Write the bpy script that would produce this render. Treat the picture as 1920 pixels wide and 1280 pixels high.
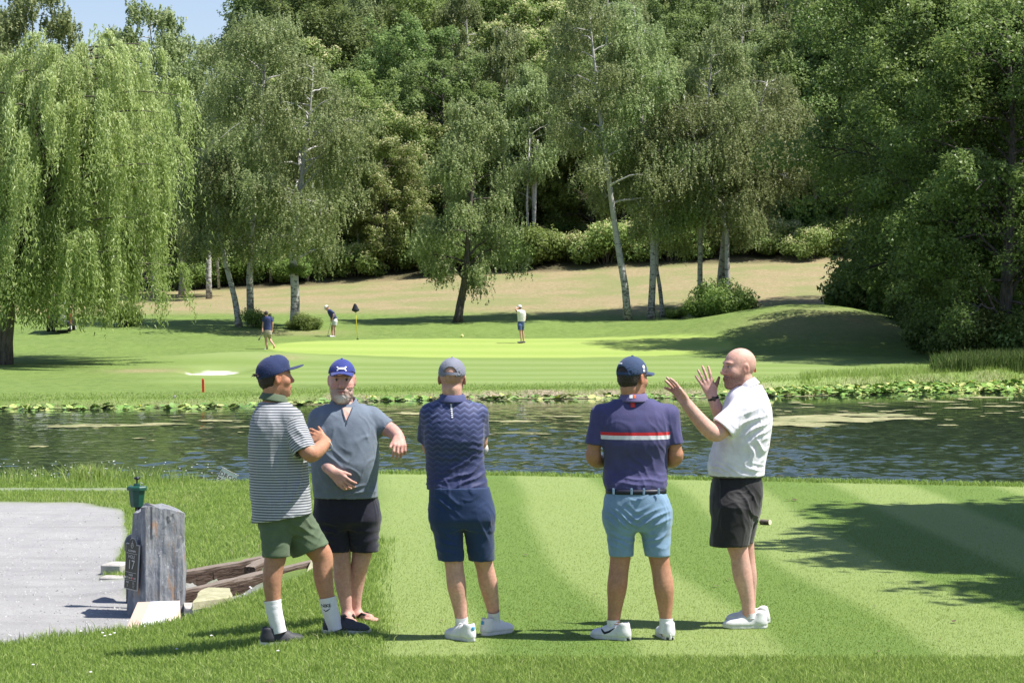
import bpy, math, random
import numpy as np
from mathutils import Matrix, Vector
R = math.radians
for o in list(bpy.data.objects): bpy.data.objects.remove(o)
scene = bpy.context.scene
COL = scene.collection
# ------------------------------------------------------------ camera, sky, sun
F = 4533.0; CZ = 2.15; PIT = math.atan(70 / F)
cam = bpy.data.cameras.new('camera'); cam.sensor_width = 36; cam.lens = F / 1920 * 36
cam.clip_start = 0.5; cam.clip_end = 5000
cam_o = bpy.data.objects.new('camera', cam); COL.objects.link(cam_o)
cam_o.location = (0, 0, CZ); cam_o.rotation_euler = (math.pi / 2 - PIT, 0, 0)
scene.camera = cam_o
SUN_EL, SUN_AZ = 61.0, 10.0
world = bpy.data.worlds.new('World'); scene.world = world; world.use_nodes = True
wn = world.node_tree.nodes; wl = world.node_tree.links
sky = wn.new('ShaderNodeTexSky'); sky.sky_type = 'NISHITA'; sky.sun_disc = False
sky.sun_elevation = R(SUN_EL); sky.sun_rotation = R(90 + SUN_AZ); sky.air_density = 1.1; sky.dust_density = 0.5; sky.ozone_density = 3.0
mxs = wn.new('ShaderNodeMix'); mxs.data_type = 'RGBA'; mxs.blend_type = 'MULTIPLY'; mxs.inputs[0].default_value = 1; mxs.inputs[7].default_value = (1.06, .97, 1.03, 1); wl.new(sky.outputs[0], mxs.inputs[6]); wl.new(mxs.outputs[2], wn['Background'].inputs[0]); wn['Background'].inputs[1].default_value = 0.088
sl = bpy.data.lights.new('sun', 'SUN'); sl.energy = 5.0; sl.angle = R(0.53); sl.color = (1.0, 0.955, 0.885)
so = bpy.data.objects.new('sun', sl); COL.objects.link(so)
SV = Vector((math.cos(R(SUN_EL)) * math.cos(R(SUN_AZ)), -math.cos(R(SUN_EL)) * math.sin(R(SUN_AZ)), math.sin(R(SUN_EL))))
so.rotation_euler = SV.to_track_quat('Z', 'Y').to_euler(); so.location = (30, -10, 60)
scene.view_settings.view_transform = 'Standard'; scene.view_settings.look = 'None'
scene.view_settings.exposure = 0.80; scene.view_settings.gamma = 1.0
scene.render.engine = 'CYCLES'
scene.cycles.max_bounces = 6; scene.cycles.diffuse_bounces = 3; scene.cycles.glossy_bounces = 3
scene.cycles.transmission_bounces = 4; scene.cycles.transparent_max_bounces = 4
scene.cycles.caustics_reflective = False; scene.cycles.caustics_refractive = False
scene.cycles.use_denoising = True

def at(px, py, Y):
    xc = (px - 960) / F; yc = (640 - py) / F
    dy = math.cos(PIT) + yc * math.sin(PIT); dz = -math.sin(PIT) + yc * math.cos(PIT)
    s = Y / dy
    return np.array((xc * s, Y, CZ + dz * s))
def pxx(px, Y): return (px - 960) / F * Y

# ------------------------------------------------------------ numpy noise
def _h(x, y, z, s):
    h = (x * 374761393 + y * 668265263 + z * 1274126177 + s * 974634777) & 0xffffffff
    h = ((h ^ (h >> 13)) * 1274126177) & 0xffffffff
    h = ((h ^ (h >> 16)) * 2246822519) & 0xffffffff
    return ((h ^ (h >> 15)) & 0xffffff) / float(0xffffff)
def vn(p, seed=0):
    p = np.asarray(p, dtype=np.float64)
    i = np.floor(p).astype(np.int64); f = p - i; u = f * f * (3 - 2 * f)
    r = 0
    for a in (0, 1):
        wx = u[..., 0] if a else 1 - u[..., 0]
        for b in (0, 1):
            wy = u[..., 1] if b else 1 - u[..., 1]
            for c in (0, 1):
                wz = u[..., 2] if c else 1 - u[..., 2]
                r = r + wx * wy * wz * _h(i[..., 0] + a, i[..., 1] + b, i[..., 2] + c, seed)
    return r * 2 - 1
def fbm(p, seed=0, oct=3):
    a, s, t = 1.0, 0.0, 0.0
    p = np.asarray(p, dtype=np.float64)
    for k in range(oct):
        s = s + a * vn(p, seed + k * 17); t += a; a *= .5; p = p * 2.03
    return s / t
def n2(x, y, sc, seed=0, oct=3): return fbm(np.stack([np.asarray(x) * sc, np.asarray(y) * sc, np.zeros_like(np.asarray(x, dtype=float)) + .5], -1), seed, oct)
def ss(a, b, x):
    t = np.clip((np.asarray(x, dtype=float) - a) / (b - a), 0, 1); return t * t * (3 - 2 * t)
def lerp(a, b, t): return a + (b - a) * t

# ------------------------------------------------------------ mesh helpers
def tag(o, label=None, cat=None, group=None, kind=None):
    if label: o['label'] = label
    if cat: o['category'] = cat
    if group: o['group'] = group
    if kind: o['kind'] = kind
    return o
def mk_data(name, V, faces, mat=None, smooth=True, attrs=None, uv=None):
    me = bpy.data.meshes.new(name)
    V = np.asarray(V, dtype=np.float32).reshape(-1, 3)
    if not isinstance(faces, (list, tuple)) or (len(faces) and np.isscalar(faces[0][0])): faces = [faces]
    faces = [np.asarray(f, dtype=np.int32) for f in faces if len(f)]
    me.vertices.add(len(V)); me.vertices.foreach_set('co', V.ravel())
    li = np.concatenate([f.ravel() for f in faces])
    tot = np.concatenate([np.full(len(f), f.shape[1], dtype=np.int32) for f in faces])
    st = np.concatenate([[0], np.cumsum(tot)[:-1]]).astype(np.int32)
    me.loops.add(len(li)); me.loops.foreach_set('vertex_index', li)
    me.polygons.add(len(tot)); me.polygons.foreach_set('loop_start', st)
    me.polygons.foreach_set('use_smooth', np.full(len(tot), bool(smooth)))
    if attrs:
        for k, v in attrs.items():
            v = np.asarray(v, dtype=np.float32)
            if v.ndim == 1:
                a = me.attributes.new(k, 'FLOAT', 'POINT'); a.data.foreach_set('value', v)
            elif v.shape[1] == 3:
                a = me.attributes.new(k, 'FLOAT_VECTOR', 'POINT'); a.data.foreach_set('vector', v.ravel())
    me.update(calc_edges=True); me.validate(clean_customdata=False)
    if mat: me.materials.append(mat)
    return me
def link(name, me, parent=None, loc=None, rot=None):
    o = bpy.data.objects.new(name, me); COL.objects.link(o)
    if parent: o.parent = parent
    if loc is not None: o.location = tuple(float(c) for c in loc)
    if rot is not None: o.rotation_euler = rot
    return o
def mk(name, V, faces, mat=None, parent=None, smooth=True, attrs=None, loc=None, rot=None):
    return link(name, mk_data(name, V, faces, mat, smooth, attrs), parent, loc, rot)
def empty(name, loc=(0, 0, 0), rz=0):
    o = bpy.data.objects.new(name, None); COL.objects.link(o); o.empty_display_size = .2
    o.location = tuple(float(c) for c in loc); o.rotation_euler = (0, 0, rz); return o
class MB:
    def __init__(s): s.v = []; s.f3 = []; s.f4 = []; s.n = 0
    def add(s, V, f):
        V = np.asarray(V, float).reshape(-1, 3); f = np.asarray(f, int)
        (s.f4 if f.shape[1] == 4 else s.f3).append(f + s.n); s.v.append(V); s.n += len(V); return s
    def more(s, f, off):
        f = np.asarray(f, int); (s.f4 if f.shape[1] == 4 else s.f3).append(f + off)
    def grid(s, P, closed_u=False):
        n, m = P.shape[:2]; i = np.arange(n if closed_u else n - 1)[:, None]; j = np.arange(m - 1)[None]
        i2 = (i + 1) % n
        f = np.stack([i * m + j + 0 * i, i2 * m + j, i2 * m + j + 1, i * m + j + 1], -1).reshape(-1, 4)
        return s.add(P.reshape(-1, 3), f)
    def tube(s, pts, rad, n=8, cap=True, flat=None):
        pts = np.asarray(pts, float); rad = np.broadcast_to(np.asarray(rad, float), (len(pts),))
        T = np.gradient(pts, axis=0); T /= np.linalg.norm(T, axis=1)[:, None] + 1e-9
        ref = np.array((0, 0, 1.)) if abs(T[:, 2]).mean() < .9 else np.array((1., 0, 0))
        A = np.cross(T, ref); A /= np.linalg.norm(A, axis=1)[:, None] + 1e-9; B = np.cross(T, A)
        a = np.linspace(0, 2 * np.pi, n, endpoint=False)
        P = pts[None] + rad[None, :, None] * (np.cos(a)[:, None, None] * A[None] + np.sin(a)[:, None, None] * B[None])
        off = s.n; s.grid(P, True); m = len(pts)
        if cap:
            s.v.append(pts[[0, -1]]); c0, c1 = s.n, s.n + 1; s.n += 2
            i = np.arange(n); i2 = (i + 1) % n
            s.f3.append(np.stack([np.full(n, c0), off + i2 * m, off + i * m], 1))
            s.f3.append(np.stack([np.full(n, c1), off + i * m + m - 1, off + i2 * m + m - 1], 1))
        return s
    def lathe(s, prof, n=24, c=(0, 0, 0), sx=1, sy=1):
        prof = np.asarray(prof, float); a = np.linspace(0, 2 * np.pi, n, endpoint=False)
        P = np.stack([prof[None, :, 0] * np.cos(a)[:, None] * sx + c[0], prof[None, :, 0] * np.sin(a)[:, None] * sy + c[1], np.broadcast_to(prof[None, :, 1] + c[2], (n, len(prof)))], -1)
        return s.grid(P, True)
    def box(s, c, d, rot=None, bev=0.0):
        d = np.asarray(d, float) / 2; b = min(bev, d.min() * .9)
        V = []
        if b <= 0:
            V = np.array([[x, y, z] for x in (-1, 1) for y in (-1, 1) for z in (-1, 1)]) * d
            f = np.array([[0, 1, 3, 2], [4, 6, 7, 5], [0, 4, 5, 1], [2, 3, 7, 6], [0, 2, 6, 4], [1, 5, 7, 3]])
            if rot is not None: V = V @ np.asarray(rot).T
            return s.add(V + np.asarray(c), f)
        S = [(x, y, z) for x in (-1, 1) for y in (-1, 1) for z in (-1, 1)]
        for q in S:
            q = np.array(q)
            for ax in range(3):
                p = q * (d - b); p[ax] = q[ax] * d[ax]; V.append(p)
        ix = {(q, ax): 3 * k + ax for k, q in enumerate(S) for ax in range(3)}
        f4 = []; f3 = []
        for ax in range(3):
            o1, o2 = [k for k in range(3) if k != ax]
            for sg in (-1, 1):
                L = []
                for a_, b_ in ((-1, -1), (1, -1), (1, 1), (-1, 1)):
                    q = [0] * 3; q[ax] = sg; q[o1] = a_; q[o2] = b_; L.append(ix[(tuple(q), ax)])
                f4.append(L)
            for a_ in (-1, 1):
                for b_ in (-1, 1):
                    q1 = [0] * 3; q1[o1] = a_; q1[o2] = b_; q1[ax] = -1; q2 = list(q1); q2[ax] = 1
                    f4.append([ix[(tuple(q1), o1)], ix[(tuple(q2), o1)], ix[(tuple(q2), o2)], ix[(tuple(q1), o2)]])
        for q in S: f3.append([ix[(q, 0)], ix[(q, 1)], ix[(q, 2)]])
        V = np.array(V)
        if rot is not None: V = V @ np.asarray(rot).T
        off = s.n; s.add(V + np.asarray(c), np.array(f4)); s.f3.append(np.array(f3) + off); return s
    def data(s, name, mat=None, smooth=False, attrs=None):
        V = np.concatenate(s.v); fs = []
        if s.f3: fs.append(np.concatenate(s.f3))
        if s.f4: fs.append(np.concatenate(s.f4))
        return mk_data(name, V, fs, mat, smooth, attrs)
    def build(s, name, mat=None, parent=None, smooth=False, loc=None, rot=None, attrs=None, fixn=False):
        me = s.data(name, mat, smooth, attrs)
        if fixn:
            import bmesh
            bm = bmesh.new(); bm.from_mesh(me); bmesh.ops.recalc_face_normals(bm, faces=bm.faces); bm.to_mesh(me); bm.free()
        return link(name, me, parent, loc, rot)
def rotz(a): c, s = math.cos(a), math.sin(a); return np.array([[c, -s, 0], [s, c, 0], [0, 0, 1.]])
def rotx(a): c, s = math.cos(a), math.sin(a); return np.array([[1., 0, 0], [0, c, -s], [0, s, c]])
def roty(a): c, s = math.cos(a), math.sin(a); return np.array([[c, 0, s], [0, 1., 0], [-s, 0, c]])

# ------------------------------------------------------------ material helpers
class NT:
    def __init__(s, name):
        s.m = bpy.data.materials.new(name); s.m.use_nodes = True; s.t = s.m.node_tree; s.n = s.t.nodes; s.l = s.t.links
        s.b = s.n['Principled BSDF']; s.out = s.n['Material Output']
    def node(s, t, **kw):
        x = s.n.new(t)
        for k, v in kw.items(): setattr(x, k, v)
        return x
    def put(s, sock, v):
        if isinstance(v, bpy.types.NodeSocket): s.l.new(v, sock)
        elif v is not None: sock.default_value = v if not (isinstance(v, tuple) and len(v) == 3 and len(sock.default_value) == 4) else (*v, 1)
    def attr(s, name):
        x = s.node('ShaderNodeAttribute', attribute_name=name); return x
    def math(s, op, a, b=None, c=None, clamp=False):
        x = s.node('ShaderNodeMath', operation=op, use_clamp=clamp); s.put(x.inputs[0], a)
        if b is not None: s.put(x.inputs[1], b)
        if c is not None: s.put(x.inputs[2], c)
        return x.outputs[0]
    def mix(s, f, a, b, blend='MIX'):
        x = s.node('ShaderNodeMix', data_type='RGBA', blend_type=blend); s.put(x.inputs[0], f)
        s.put(x.inputs[6], a if not (isinstance(a, tuple)) else (*a, 1)); s.put(x.inputs[7], b if not isinstance(b, tuple) else (*b, 1)); return x.outputs[2]
    def co(s, kind='Object', scale=(1, 1, 1), rot=(0, 0, 0)):
        c = s.node('ShaderNodeTexCoord'); m = s.node('ShaderNodeMapping'); m.inputs['Scale'].default_value = scale; m.inputs['Rotation'].default_value = rot
        s.l.new(c.outputs[kind], m.inputs[0]); return m.outputs[0]
    def noise(s, sc, det=3, rough=.55, co=None, out=0, dist=0):
        x = s.node('ShaderNodeTexNoise'); x.inputs['Scale'].default_value = sc; x.inputs['Detail'].default_value = det; x.inputs['Roughness'].default_value = rough; x.inputs['Distortion'].default_value = dist
        if co is not None: s.l.new(co, x.inputs['Vector'])
        return x.outputs[out]
    def ramp(s, f, stops, interp='LINEAR'):
        x = s.node('ShaderNodeValToRGB'); e = x.color_ramp.elements; x.color_ramp.interpolation = interp
        while len(e) < len(stops): e.new(.5)
        for k, (p, c) in enumerate(stops):
            e[k].position = p; e[k].color = (*c, 1) if isinstance(c, tuple) else (c, c, c, 1)
        s.put(x.inputs[0], f); return x.outputs[0]
    def bump(s, h, strength=.5, dist=.01, nrm=None):
        x = s.node('ShaderNodeBump'); x.inputs['Strength'].default_value = strength; x.inputs['Distance'].default_value = dist
        s.l.new(h, x.inputs['Height'])
        if nrm is not None: s.l.new(nrm, x.inputs['Normal'])
        return x.outputs[0]
    def fin(s, color=None, rough=None, normal=None, spec=None, metal=None):
        if color is not None: s.put(s.b.inputs['Base Color'], color if not isinstance(color, tuple) else (*color, 1))
        if rough is not None: s.put(s.b.inputs['Roughness'], rough)
        if normal is not None: s.l.new(normal, s.b.inputs['Normal'])
        if spec is not None: s.put(s.b.inputs['Specular IOR Level'], spec)
        if metal is not None: s.put(s.b.inputs['Metallic'], metal)
        return s.m
def plain(name, col, rough=.6, var=.12, sc=40, bump=.0, spec=.4, metal=0):
    t = NT(name); c = t.co(); n = t.noise(sc, 4, .6, c)
    a = tuple(max(0, v * (1 - var)) for v in col); b = tuple(min(1, v * (1 + var)) for v in col)
    colr = t.ramp(n, [(.3, a), (.7, b)])
    nr = t.bump(n, bump, .004) if bump else None
    return t.fin(colr, rough, nr, spec, metal)

# ------------------------------------------------------------ terrain
WZ = -1.0
YBx = [-12, -8, -5, -3.4, -2.4, -2.15, -1.72, -1.45, -1.2, 6]
YBy = [9.5, 12.4, 14.7, 16.35, 17.4, 18.1, 19.2, 20.4, 22, 22]
def yb(x): return np.interp(x, YBx, YBy)
def ytim(x): return 19.97 + (np.asarray(x) + 2.75) * .61
def yS(px): return np.interp(px, [-3000, 0, 400, 700, 1000, 1300, 1430, 1600, 1800, 1920, 2400, 6000], [66, 73.4, 74.6, 79.5, 81.5, 82.5, 86, 90, 94, 97, 99, 110])
def ybrow(px): return np.interp(px, [-3000, 0, 450, 620, 700, 1000, 1300, 1920, 4000], [34.5, 33.9, 33.6, 32.0, 30.8, 30.4, 29.7, 28.6, 26])
def H(x, y):
    x = np.asarray(x, float); y = np.asarray(y, float)
    yy = np.maximum(y, 2.0); px = 960 + F * x / yy
    zfg = -.15 * ss(-.9, -2.7, x) - .06 * ss(-3.4, -7, x)
    zl = -.35 + .35 * ss(-3.9, -1.75, x)
    zch = -.37 + .28 * ss(-2.7, -1.7, x); zmid = -.34 + .13 * (x + 2.75); zmid = np.maximum(zmid, -.36)
    xr_ = ss(-4.4, -3.9, x) * (1 - ss(-1.75, -1.55, x)); ch = (1 - ss(.0, .06, y - ytim(x))) * xr_; cm_ = (1 - ss(.86, .93, y - ytim(x))) * xr_ * (1 - ss(-2.25, -2.05, x))
    zl2 = lerp(zl, np.minimum(zl, zmid), cm_); zl2 = lerp(zl2, np.minimum(zl2, zch), ch)
    near = lerp(zfg, zl2, ss(0, .28, y - yb(x)))
    d = y - ybrow(px)
    near = near - np.where(d > 0, .38 * d * d / (d + .5), 0)
    near = np.maximum(near, -1.9)
    near = near + .012 * n2(x, y, 1.1, 3) * (px < 690)
    A = np.interp(px, [-500, 0, 400, 700, 900, 1100, 1400, 1900, 3000], [2.7, 2.8, 3.05, 3.6, 4.15, 4.5, 5.06, 5.2, 5.2])
    B = np.interp(px, [-500, 250, 420, 600, 900, 3000], [5, 6, 12, 19, 23, 23])
    base = np.interp(yy, [70, 85, 92, 100, 108, 111, 114.5, 121, 125, 130, 134], [-.8, -.7, -.55, -.35, -.08, .06, .30, .50, .93, 1.27, 1.5])
    base = np.where(yy > 134, lerp(1.5, A, np.clip((yy - 134) / 31, 0, 1)), base)
    base = np.where(yy > 165, lerp(A, B, np.clip((yy - 165) / 70, 0, 1)), base)
    base = base + np.maximum(yy - 235, 0) * .01
    def G(cx, cy, sx, sy, h): return h * np.exp(-((x - cx) / sx) ** 2 - ((y - cy) / sy) ** 2)
    base = base + G(14.9, 121, 6.2, 6.0, 1.58) + G(-11.1, 103, 4.2, 2.6, .36) + G(-19, 122, 5, 4, .25)
    base = base + .05 * n2(x, y, .12, 8) + np.where(yy > 140, .25 * n2(x, y, .06, 9), 0)
    inb = ((x + 11.6) / 1.3) ** 2 + ((y - 95.5) / 3.2) ** 2
    base = base - .28 * (1 - ss(.6, 1.3, inb)) * (1 - .5 * (y - 92) / 6)
    sh = yS(px) + .8 * n2(x, y, .5, 21)
    far = -1.9 + (base + 1.9) * ss(-1.6, .8, y - sh)
    return np.where(y < 52, near, far)
def Hf(x, y): return float(H(np.array([x]), np.array([y]))[0])

def masks(x, y):
    px = 960 + F * x / np.maximum(y, 2.)
    w = n2(x, y, .9, 30); wf = n2(x, y, .15, 31)
    m = {}
    near = y < 52
    tl = x + .057 * y   # tee left edge
    m['tee'] = ss(-.20, .20, tl - .02 + .14 * w + .10 * wf) * ss(14.42, 14.6, y + .05 * w) * near * (1 - ss(-.3, .15, y - ybrow(px) + .1 * w))
    yfar = np.interp(x, [-30, -5.4, -4.76, -4.2, -3.88, -3.77, -3.0, -2.1], [30.4, 30.3, 29.4, 26.3, 23.8, 22.3, 21.2, 20.5])
    path = ss(.12, .3, y - yb(x) + .05 * w) * (1 - ss(-.35, .25, y - yfar + .5 * w)) * (1 - ss(-2.2, -1.95, x))
    path2 = ss(32.2, 32.35, y + .1 * w) * (1 - ss(32.8, 33.0, y + .1 * w)) * (1 - ss(-5.2, -5.0, x))
    path = path * np.where(x > -3.3, 1 - ss(.9, 1.0, y - ytim(x)), 1); path = np.maximum(path, .8 * (x > -3.0) * (x < -2.15) * ss(-.02, .02, y - ytim(x)) * (1 - ss(.84, .9, y - ytim(x)))); m['path'] = np.maximum(path, path2 * .5) * near
    ell = ((x + .55) / 10.9) ** 2 + ((y - 112.2) / 7.4) ** 2
    m['green'] = 1 - ss(.95, 1.03, ell + .05 * wf)
    m['mown'] = ss(85.0, 86.5, y + 1.2 * wf) * (1 - ss(105, 107, y)) * ss(180, 420, px) * (1 - ss(1500, 1750, px)) * (1 - m['green'])
    inb = ((x + 11.75) / 1.0) ** 2 + ((y - 95.2) / 2.6) ** 2
    m['sand'] = 1 - ss(.8, 1.0, inb + .38 * w)
    dry = ss(133.5, 138.5, y + 3.0 * wf + .5 * w) * .95
    dry = np.maximum(dry, .75 * np.exp(-((x - 15.5) / 3.6) ** 2 - ((y - 116.5) / 3.5) ** 2) * (1 + .5 * w))
    dry = np.maximum(dry, .8 * np.exp(-((x + 11) / 2.6) ** 2 - ((y - 122.5) / 1.3) ** 2))
    dry = np.maximum(dry, .85 * np.exp(-((x + 14.2) / 1.5) ** 2 - ((y - 95) / 1.8) ** 2) * (1 + .4 * w))
    dry = np.maximum(dry, .75 * np.exp(-((x + 9.6) / .8) ** 2 - ((y - 101.5) / .8) ** 2) * (1 + .4 * w))
    dry = np.maximum(dry, .45 * ss(29.6, 30.4, y) * (1 - ss(31.8, 32.3, y)) * (px < 380) * (.6 + .6 * w))
    m['dry'] = np.clip(dry, 0, 1)
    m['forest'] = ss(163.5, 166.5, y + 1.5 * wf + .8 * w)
    sh = yS(px)
    mud = ss(-2.2, -.6, y - sh) * (1 - ss(-.1, .55, y - sh + .9 * w)) * np.where((px > 600) & (px < 1450), 1, .35)
    m['mud'] = np.clip(mud, 0, 1) * (~near)
    m['wet'] = np.clip(ss(-.62, -1.0, H(x, y)), 0, 1) * near
    st = np.abs(((x + .045 * y + .04 + .14 * vn(np.stack([x * 0 + 1., y * .25, y * 0], -1), 5)) / 1.86 + .5) % 1 - .5) * 2  # 0 at light centre
    s1 = 1 - ss(.38, .62, st)
    s2 = .5 + .5 * np.sin(y * 2 * np.pi / 3.9 + 1.4 * wf + .05 * x + 1.2 * np.sin(y * .21))
    m['stripe'] = np.where(near, s1, s2)
    m['shade'] = np.clip(.5 + .5 * n2(x, y, .35, 41) + .25 * n2(x, y, 1.7, 42), 0, 1)  # patchy turf tone at random, from noise alone
    return m
MK = ['tee', 'path', 'green', 'mown', 'sand', 'dry', 'forest', 'mud', 'stripe', 'shade', 'wet']

# ------------------------------------------------------------ ground material
def ground_material():
    t = NT('turf_and_soil'); A = {k: t.attr('m_' + k).outputs['Fac'] for k in MK}
    co = t.co('Object'); fine = t.noise(260, 3, .7, co); mid = t.noise(22, 4, .65, co); big = t.noise(1.3, 4, .6, co); far = t.noise(3.2, 5, .72, t.co('Object', (1, .38, 1)))
    streak = t.noise(60, 3, .6, t.co('Object', (1, .35, 1)))
    rough = t.mix(t.ramp(far, [(.38, 0.), (.62, 1.)]), (.115, .175, .038), (.19, .26, .07))
    rough = t.mix(t.math('MULTIPLY', t.ramp(big, [(.5, 0.), (.75, 1.)]), .5), rough, (.20, .27, .075))
    rough = t.mix(t.math('MULTIPLY', t.ramp(fine, [(.42, 1.), (.6, 0.)]), .55), rough, (.035, .075, .012))
    teec = t.mix(A['stripe'], (.095, .17, .024), (.25, .315, .105))
    teec = t.mix(t.math('MULTIPLY', t.ramp(streak, [(.42, 0.), (.68, 1.)]), .5), teec, (.27, .35, .12))
    teec = t.mix(t.math('MULTIPLY', t.ramp(mid, [(.38, 1.), (.55, 0.)]), .22), teec, (.11, .18, .02))
    teec = t.mix(t.math('MULTIPLY', t.ramp(fine, [(.36, 1.), (.52, 0.)]), .22), teec, (.08, .13, .02))
    teec = t.mix(t.math('MULTIPLY', A['shade'], .30), teec, (.19, .29, .05))
    gr = t.mix(A['stripe'], (.23, .33, .06), (.29, .37, .085)); gr = t.mix(t.math('MULTIPLY', far, .35), gr, (.34, .40, .14))
    mo = t.mix(A['stripe'], (.155, .225, .052), (.215, .28, .095)); mo = t.mix(t.math('MULTIPLY', far, .5), mo, (.17, .25, .06))
    dn = t.noise(5, 5, .75, t.co('Object', (1, .5, 1)))
    dr = t.mix(t.ramp(dn, [(.35, 0.), (.65, 1.)]), (.235, .19, .10), (.37, .295, .175))
    dr = t.mix(t.math('MULTIPLY', t.ramp(t.noise(.22, 4, .6, co), [(.42, 0.), (.6, 1.)]), .75), dr, (.19, .225, .08))
    dr = t.mix(t.math('MULTIPLY', t.ramp(t.noise(14, 5, .8, t.co('Object', (1, .5, 1))), [(.38, 1.), (.52, 0.)]), .55), dr, (.15, .12, .05))
    pn = t.noise(420, 3, .8, co); pb = t.noise(2.2, 5, .65, t.co('Object', (1, .5, 1)))
    pa = t.mix(t.ramp(pb, [(.35, 0.), (.65, 1.)]), (.33, .325, .32), (.40, .395, .385))
    pg = t.noise(60, 4, .8, co); pa = t.mix(t.ramp(pg, [(.36, .3), (.5, 0.)]), pa, (.22, .215, .21)); tr_ = t.noise(1.6, 3, .6, t.co('Object', (.25, 1.6, 1))); pa = t.mix(t.ramp(tr_, [(.5, 0.), (.7, .5)]), pa, (.26, .255, .25)); pa = t.mix(t.ramp(pn, [(.32, 1.), (.5, 0.)]), pa, (.19, .19, .20)); pg = t.noise(60, 4, .8, co); pa = t.mix(t.ramp(pg, [(.36, .6), (.5, 0.)]), pa, (.22, .215, .21)); tr_ = t.noise(1.6, 3, .6, t.co('Object', (.25, 1.6, 1))); pa = t.mix(t.ramp(tr_, [(.5, 0.), (.7, .5)]), pa, (.26, .255, .25)); pa = t.mix(t.ramp(pn, [(.58, 0.), (.72, 1.)]), pa, (.5, .5, .5))
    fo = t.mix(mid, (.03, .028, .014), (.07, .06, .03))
    mu = t.mix(t.ramp(t.noise(9, 5, .8, co), [(.35, 0.), (.6, 1.)]), (.07, .055, .035), (.40, .33, .24))
    c = t.mix(A['shade'], rough, t.mix(.35, rough, (.21, .31, .06)))
    c = t.mix(A['mown'], c, mo); c = t.mix(A['dry'], c, dr); c = t.mix(A['green'], c, gr)
    c = t.mix(A['tee'], c, teec); c = t.mix(A['path'], c, pa); c = t.mix(A['mud'], c, mu)
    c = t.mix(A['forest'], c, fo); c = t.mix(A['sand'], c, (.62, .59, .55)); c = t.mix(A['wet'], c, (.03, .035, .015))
    h = t.math('ADD', t.math('MULTIPLY', fine, .6), t.math('MULTIPLY', mid, .5))
    return t.fin(c, .85, t.bump(h, .7, .02), .25)
M_ground = ground_material()

def build_ground():
    ys = [3.0]
    while ys[-1] < 260: ys.append(ys[-1] * (1.0062 if ys[-1] > 12 else 1.03))
    while ys[-1] < 2500: ys.append(ys[-1] * 1.08)
    ys = np.array(ys)
    pxs = np.concatenate([np.linspace(-9000, -700, 30)[:-1], np.linspace(-700, -60, 24)[:-1], np.arange(-60, 1985, 15.0), np.linspace(2000, 2700, 24)[1:], np.linspace(2700, 11000, 30)[1:]])
    PX, Y = np.meshgrid(pxs, ys, indexing='ij')
    X = (PX - 960) / F * Y; Z = H(X, Y)
    n, m = X.shape
    V = np.stack([X, Y, Z], -1).reshape(-1, 3)
    mk_ = masks(V[:, 0], V[:, 1])
    i = np.arange(n - 1)[:, None]; j = np.arange(m - 1)[None]
    f = np.stack([i * m + j, (i + 1) * m + j, (i + 1) * m + j + 1, i * m + j + 1], -1).reshape(-1, 4)
    fm = {k: mk_[k][f].mean(1) for k in MK}
    ids = np.zeros(len(f), int)
    for k, key in enumerate(['mown', 'green', 'tee', 'path', 'sand']): ids[fm[key] > .5] = k + 1
    cy = V[f][:, :, 1].mean(1)
    ids[(fm['dry'] > .5) & (cy > 130)] = 6; ids[fm['forest'] > .5] = 7
    names = ['ground', 'fairway', 'putting_green', 'tee', 'gravel_path', 'bunker_sand', 'dry_hillside', 'forest_floor']
    labs = ['rough green grass round the tee, the pond and the far green', 'striped mown grass sloping from the green to the pond', 'pale smooth putting green with the flagstick', 'striped mown tee the five men stand on', 'light grey gravel path on the left by the slate stone', 'white sand of the small bunker across the pond', 'dry straw coloured grass slope below the trees', 'dark leaf litter on the wooded hill']
    for k, nm in enumerate(names):
        ff = f[ids == k]
        if not len(ff): continue
        u, inv = np.unique(ff.ravel(), return_inverse=True)
        o = mk(nm, V[u], inv.reshape(-1, 4), M_ground, None, True, {'m_' + q: mk_[q][u] for q in MK})
        tag(o, labs[k], kind='structure')
build_ground()

# ------------------------------------------------------------ water
def water():
    t = NT('pond_water')
    co = t.co('Object', (1, 1.0, 1)); geo = t.node('ShaderNodeNewGeometry'); sep = t.node('ShaderNodeSeparateXYZ'); t.l.new(geo.outputs['Position'], sep.inputs[0])
    n1 = t.noise(1.7, 1, .5, t.co('Object', (.6, 1, 1))); n2_ = t.noise(4.2, 2, .6, t.co('Object', (.7, 1, 1))); patch = t.noise(.09, 3, .55, t.co('Object', (.6, 1.4, 1)))
    ywin = t.math('MULTIPLY', t.math('SUBTRACT', 72.0, sep.outputs[1]), 1 / 24., clamp=True)
    xw = t.math('MULTIPLY_ADD', sep.outputs[0], .035, .68, clamp=True)
    amp = t.math('MULTIPLY', t.math('MULTIPLY', ywin, xw), t.math('MULTIPLY_ADD', patch, 1.3, .35))
    amp = t.math('ADD', amp, .02)
    h = t.math('MULTIPLY', t.math('ADD', n1, t.math('MULTIPLY', n2_, .38)), amp)
    nr = t.bump(h, 1.0, .05)
    col = t.mix(patch, (.014, .026, .022), (.035, .05, .026))
    t.b.inputs['IOR'].default_value = 1.333
    return t.fin(col, .045, nr, .5)
M_water = water()
xs = np.array([-400, -60, -25, 0, 25, 60, 400]) * 1.0; yy_ = np.array([30, 40, 60, 80, 99.5])
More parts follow.
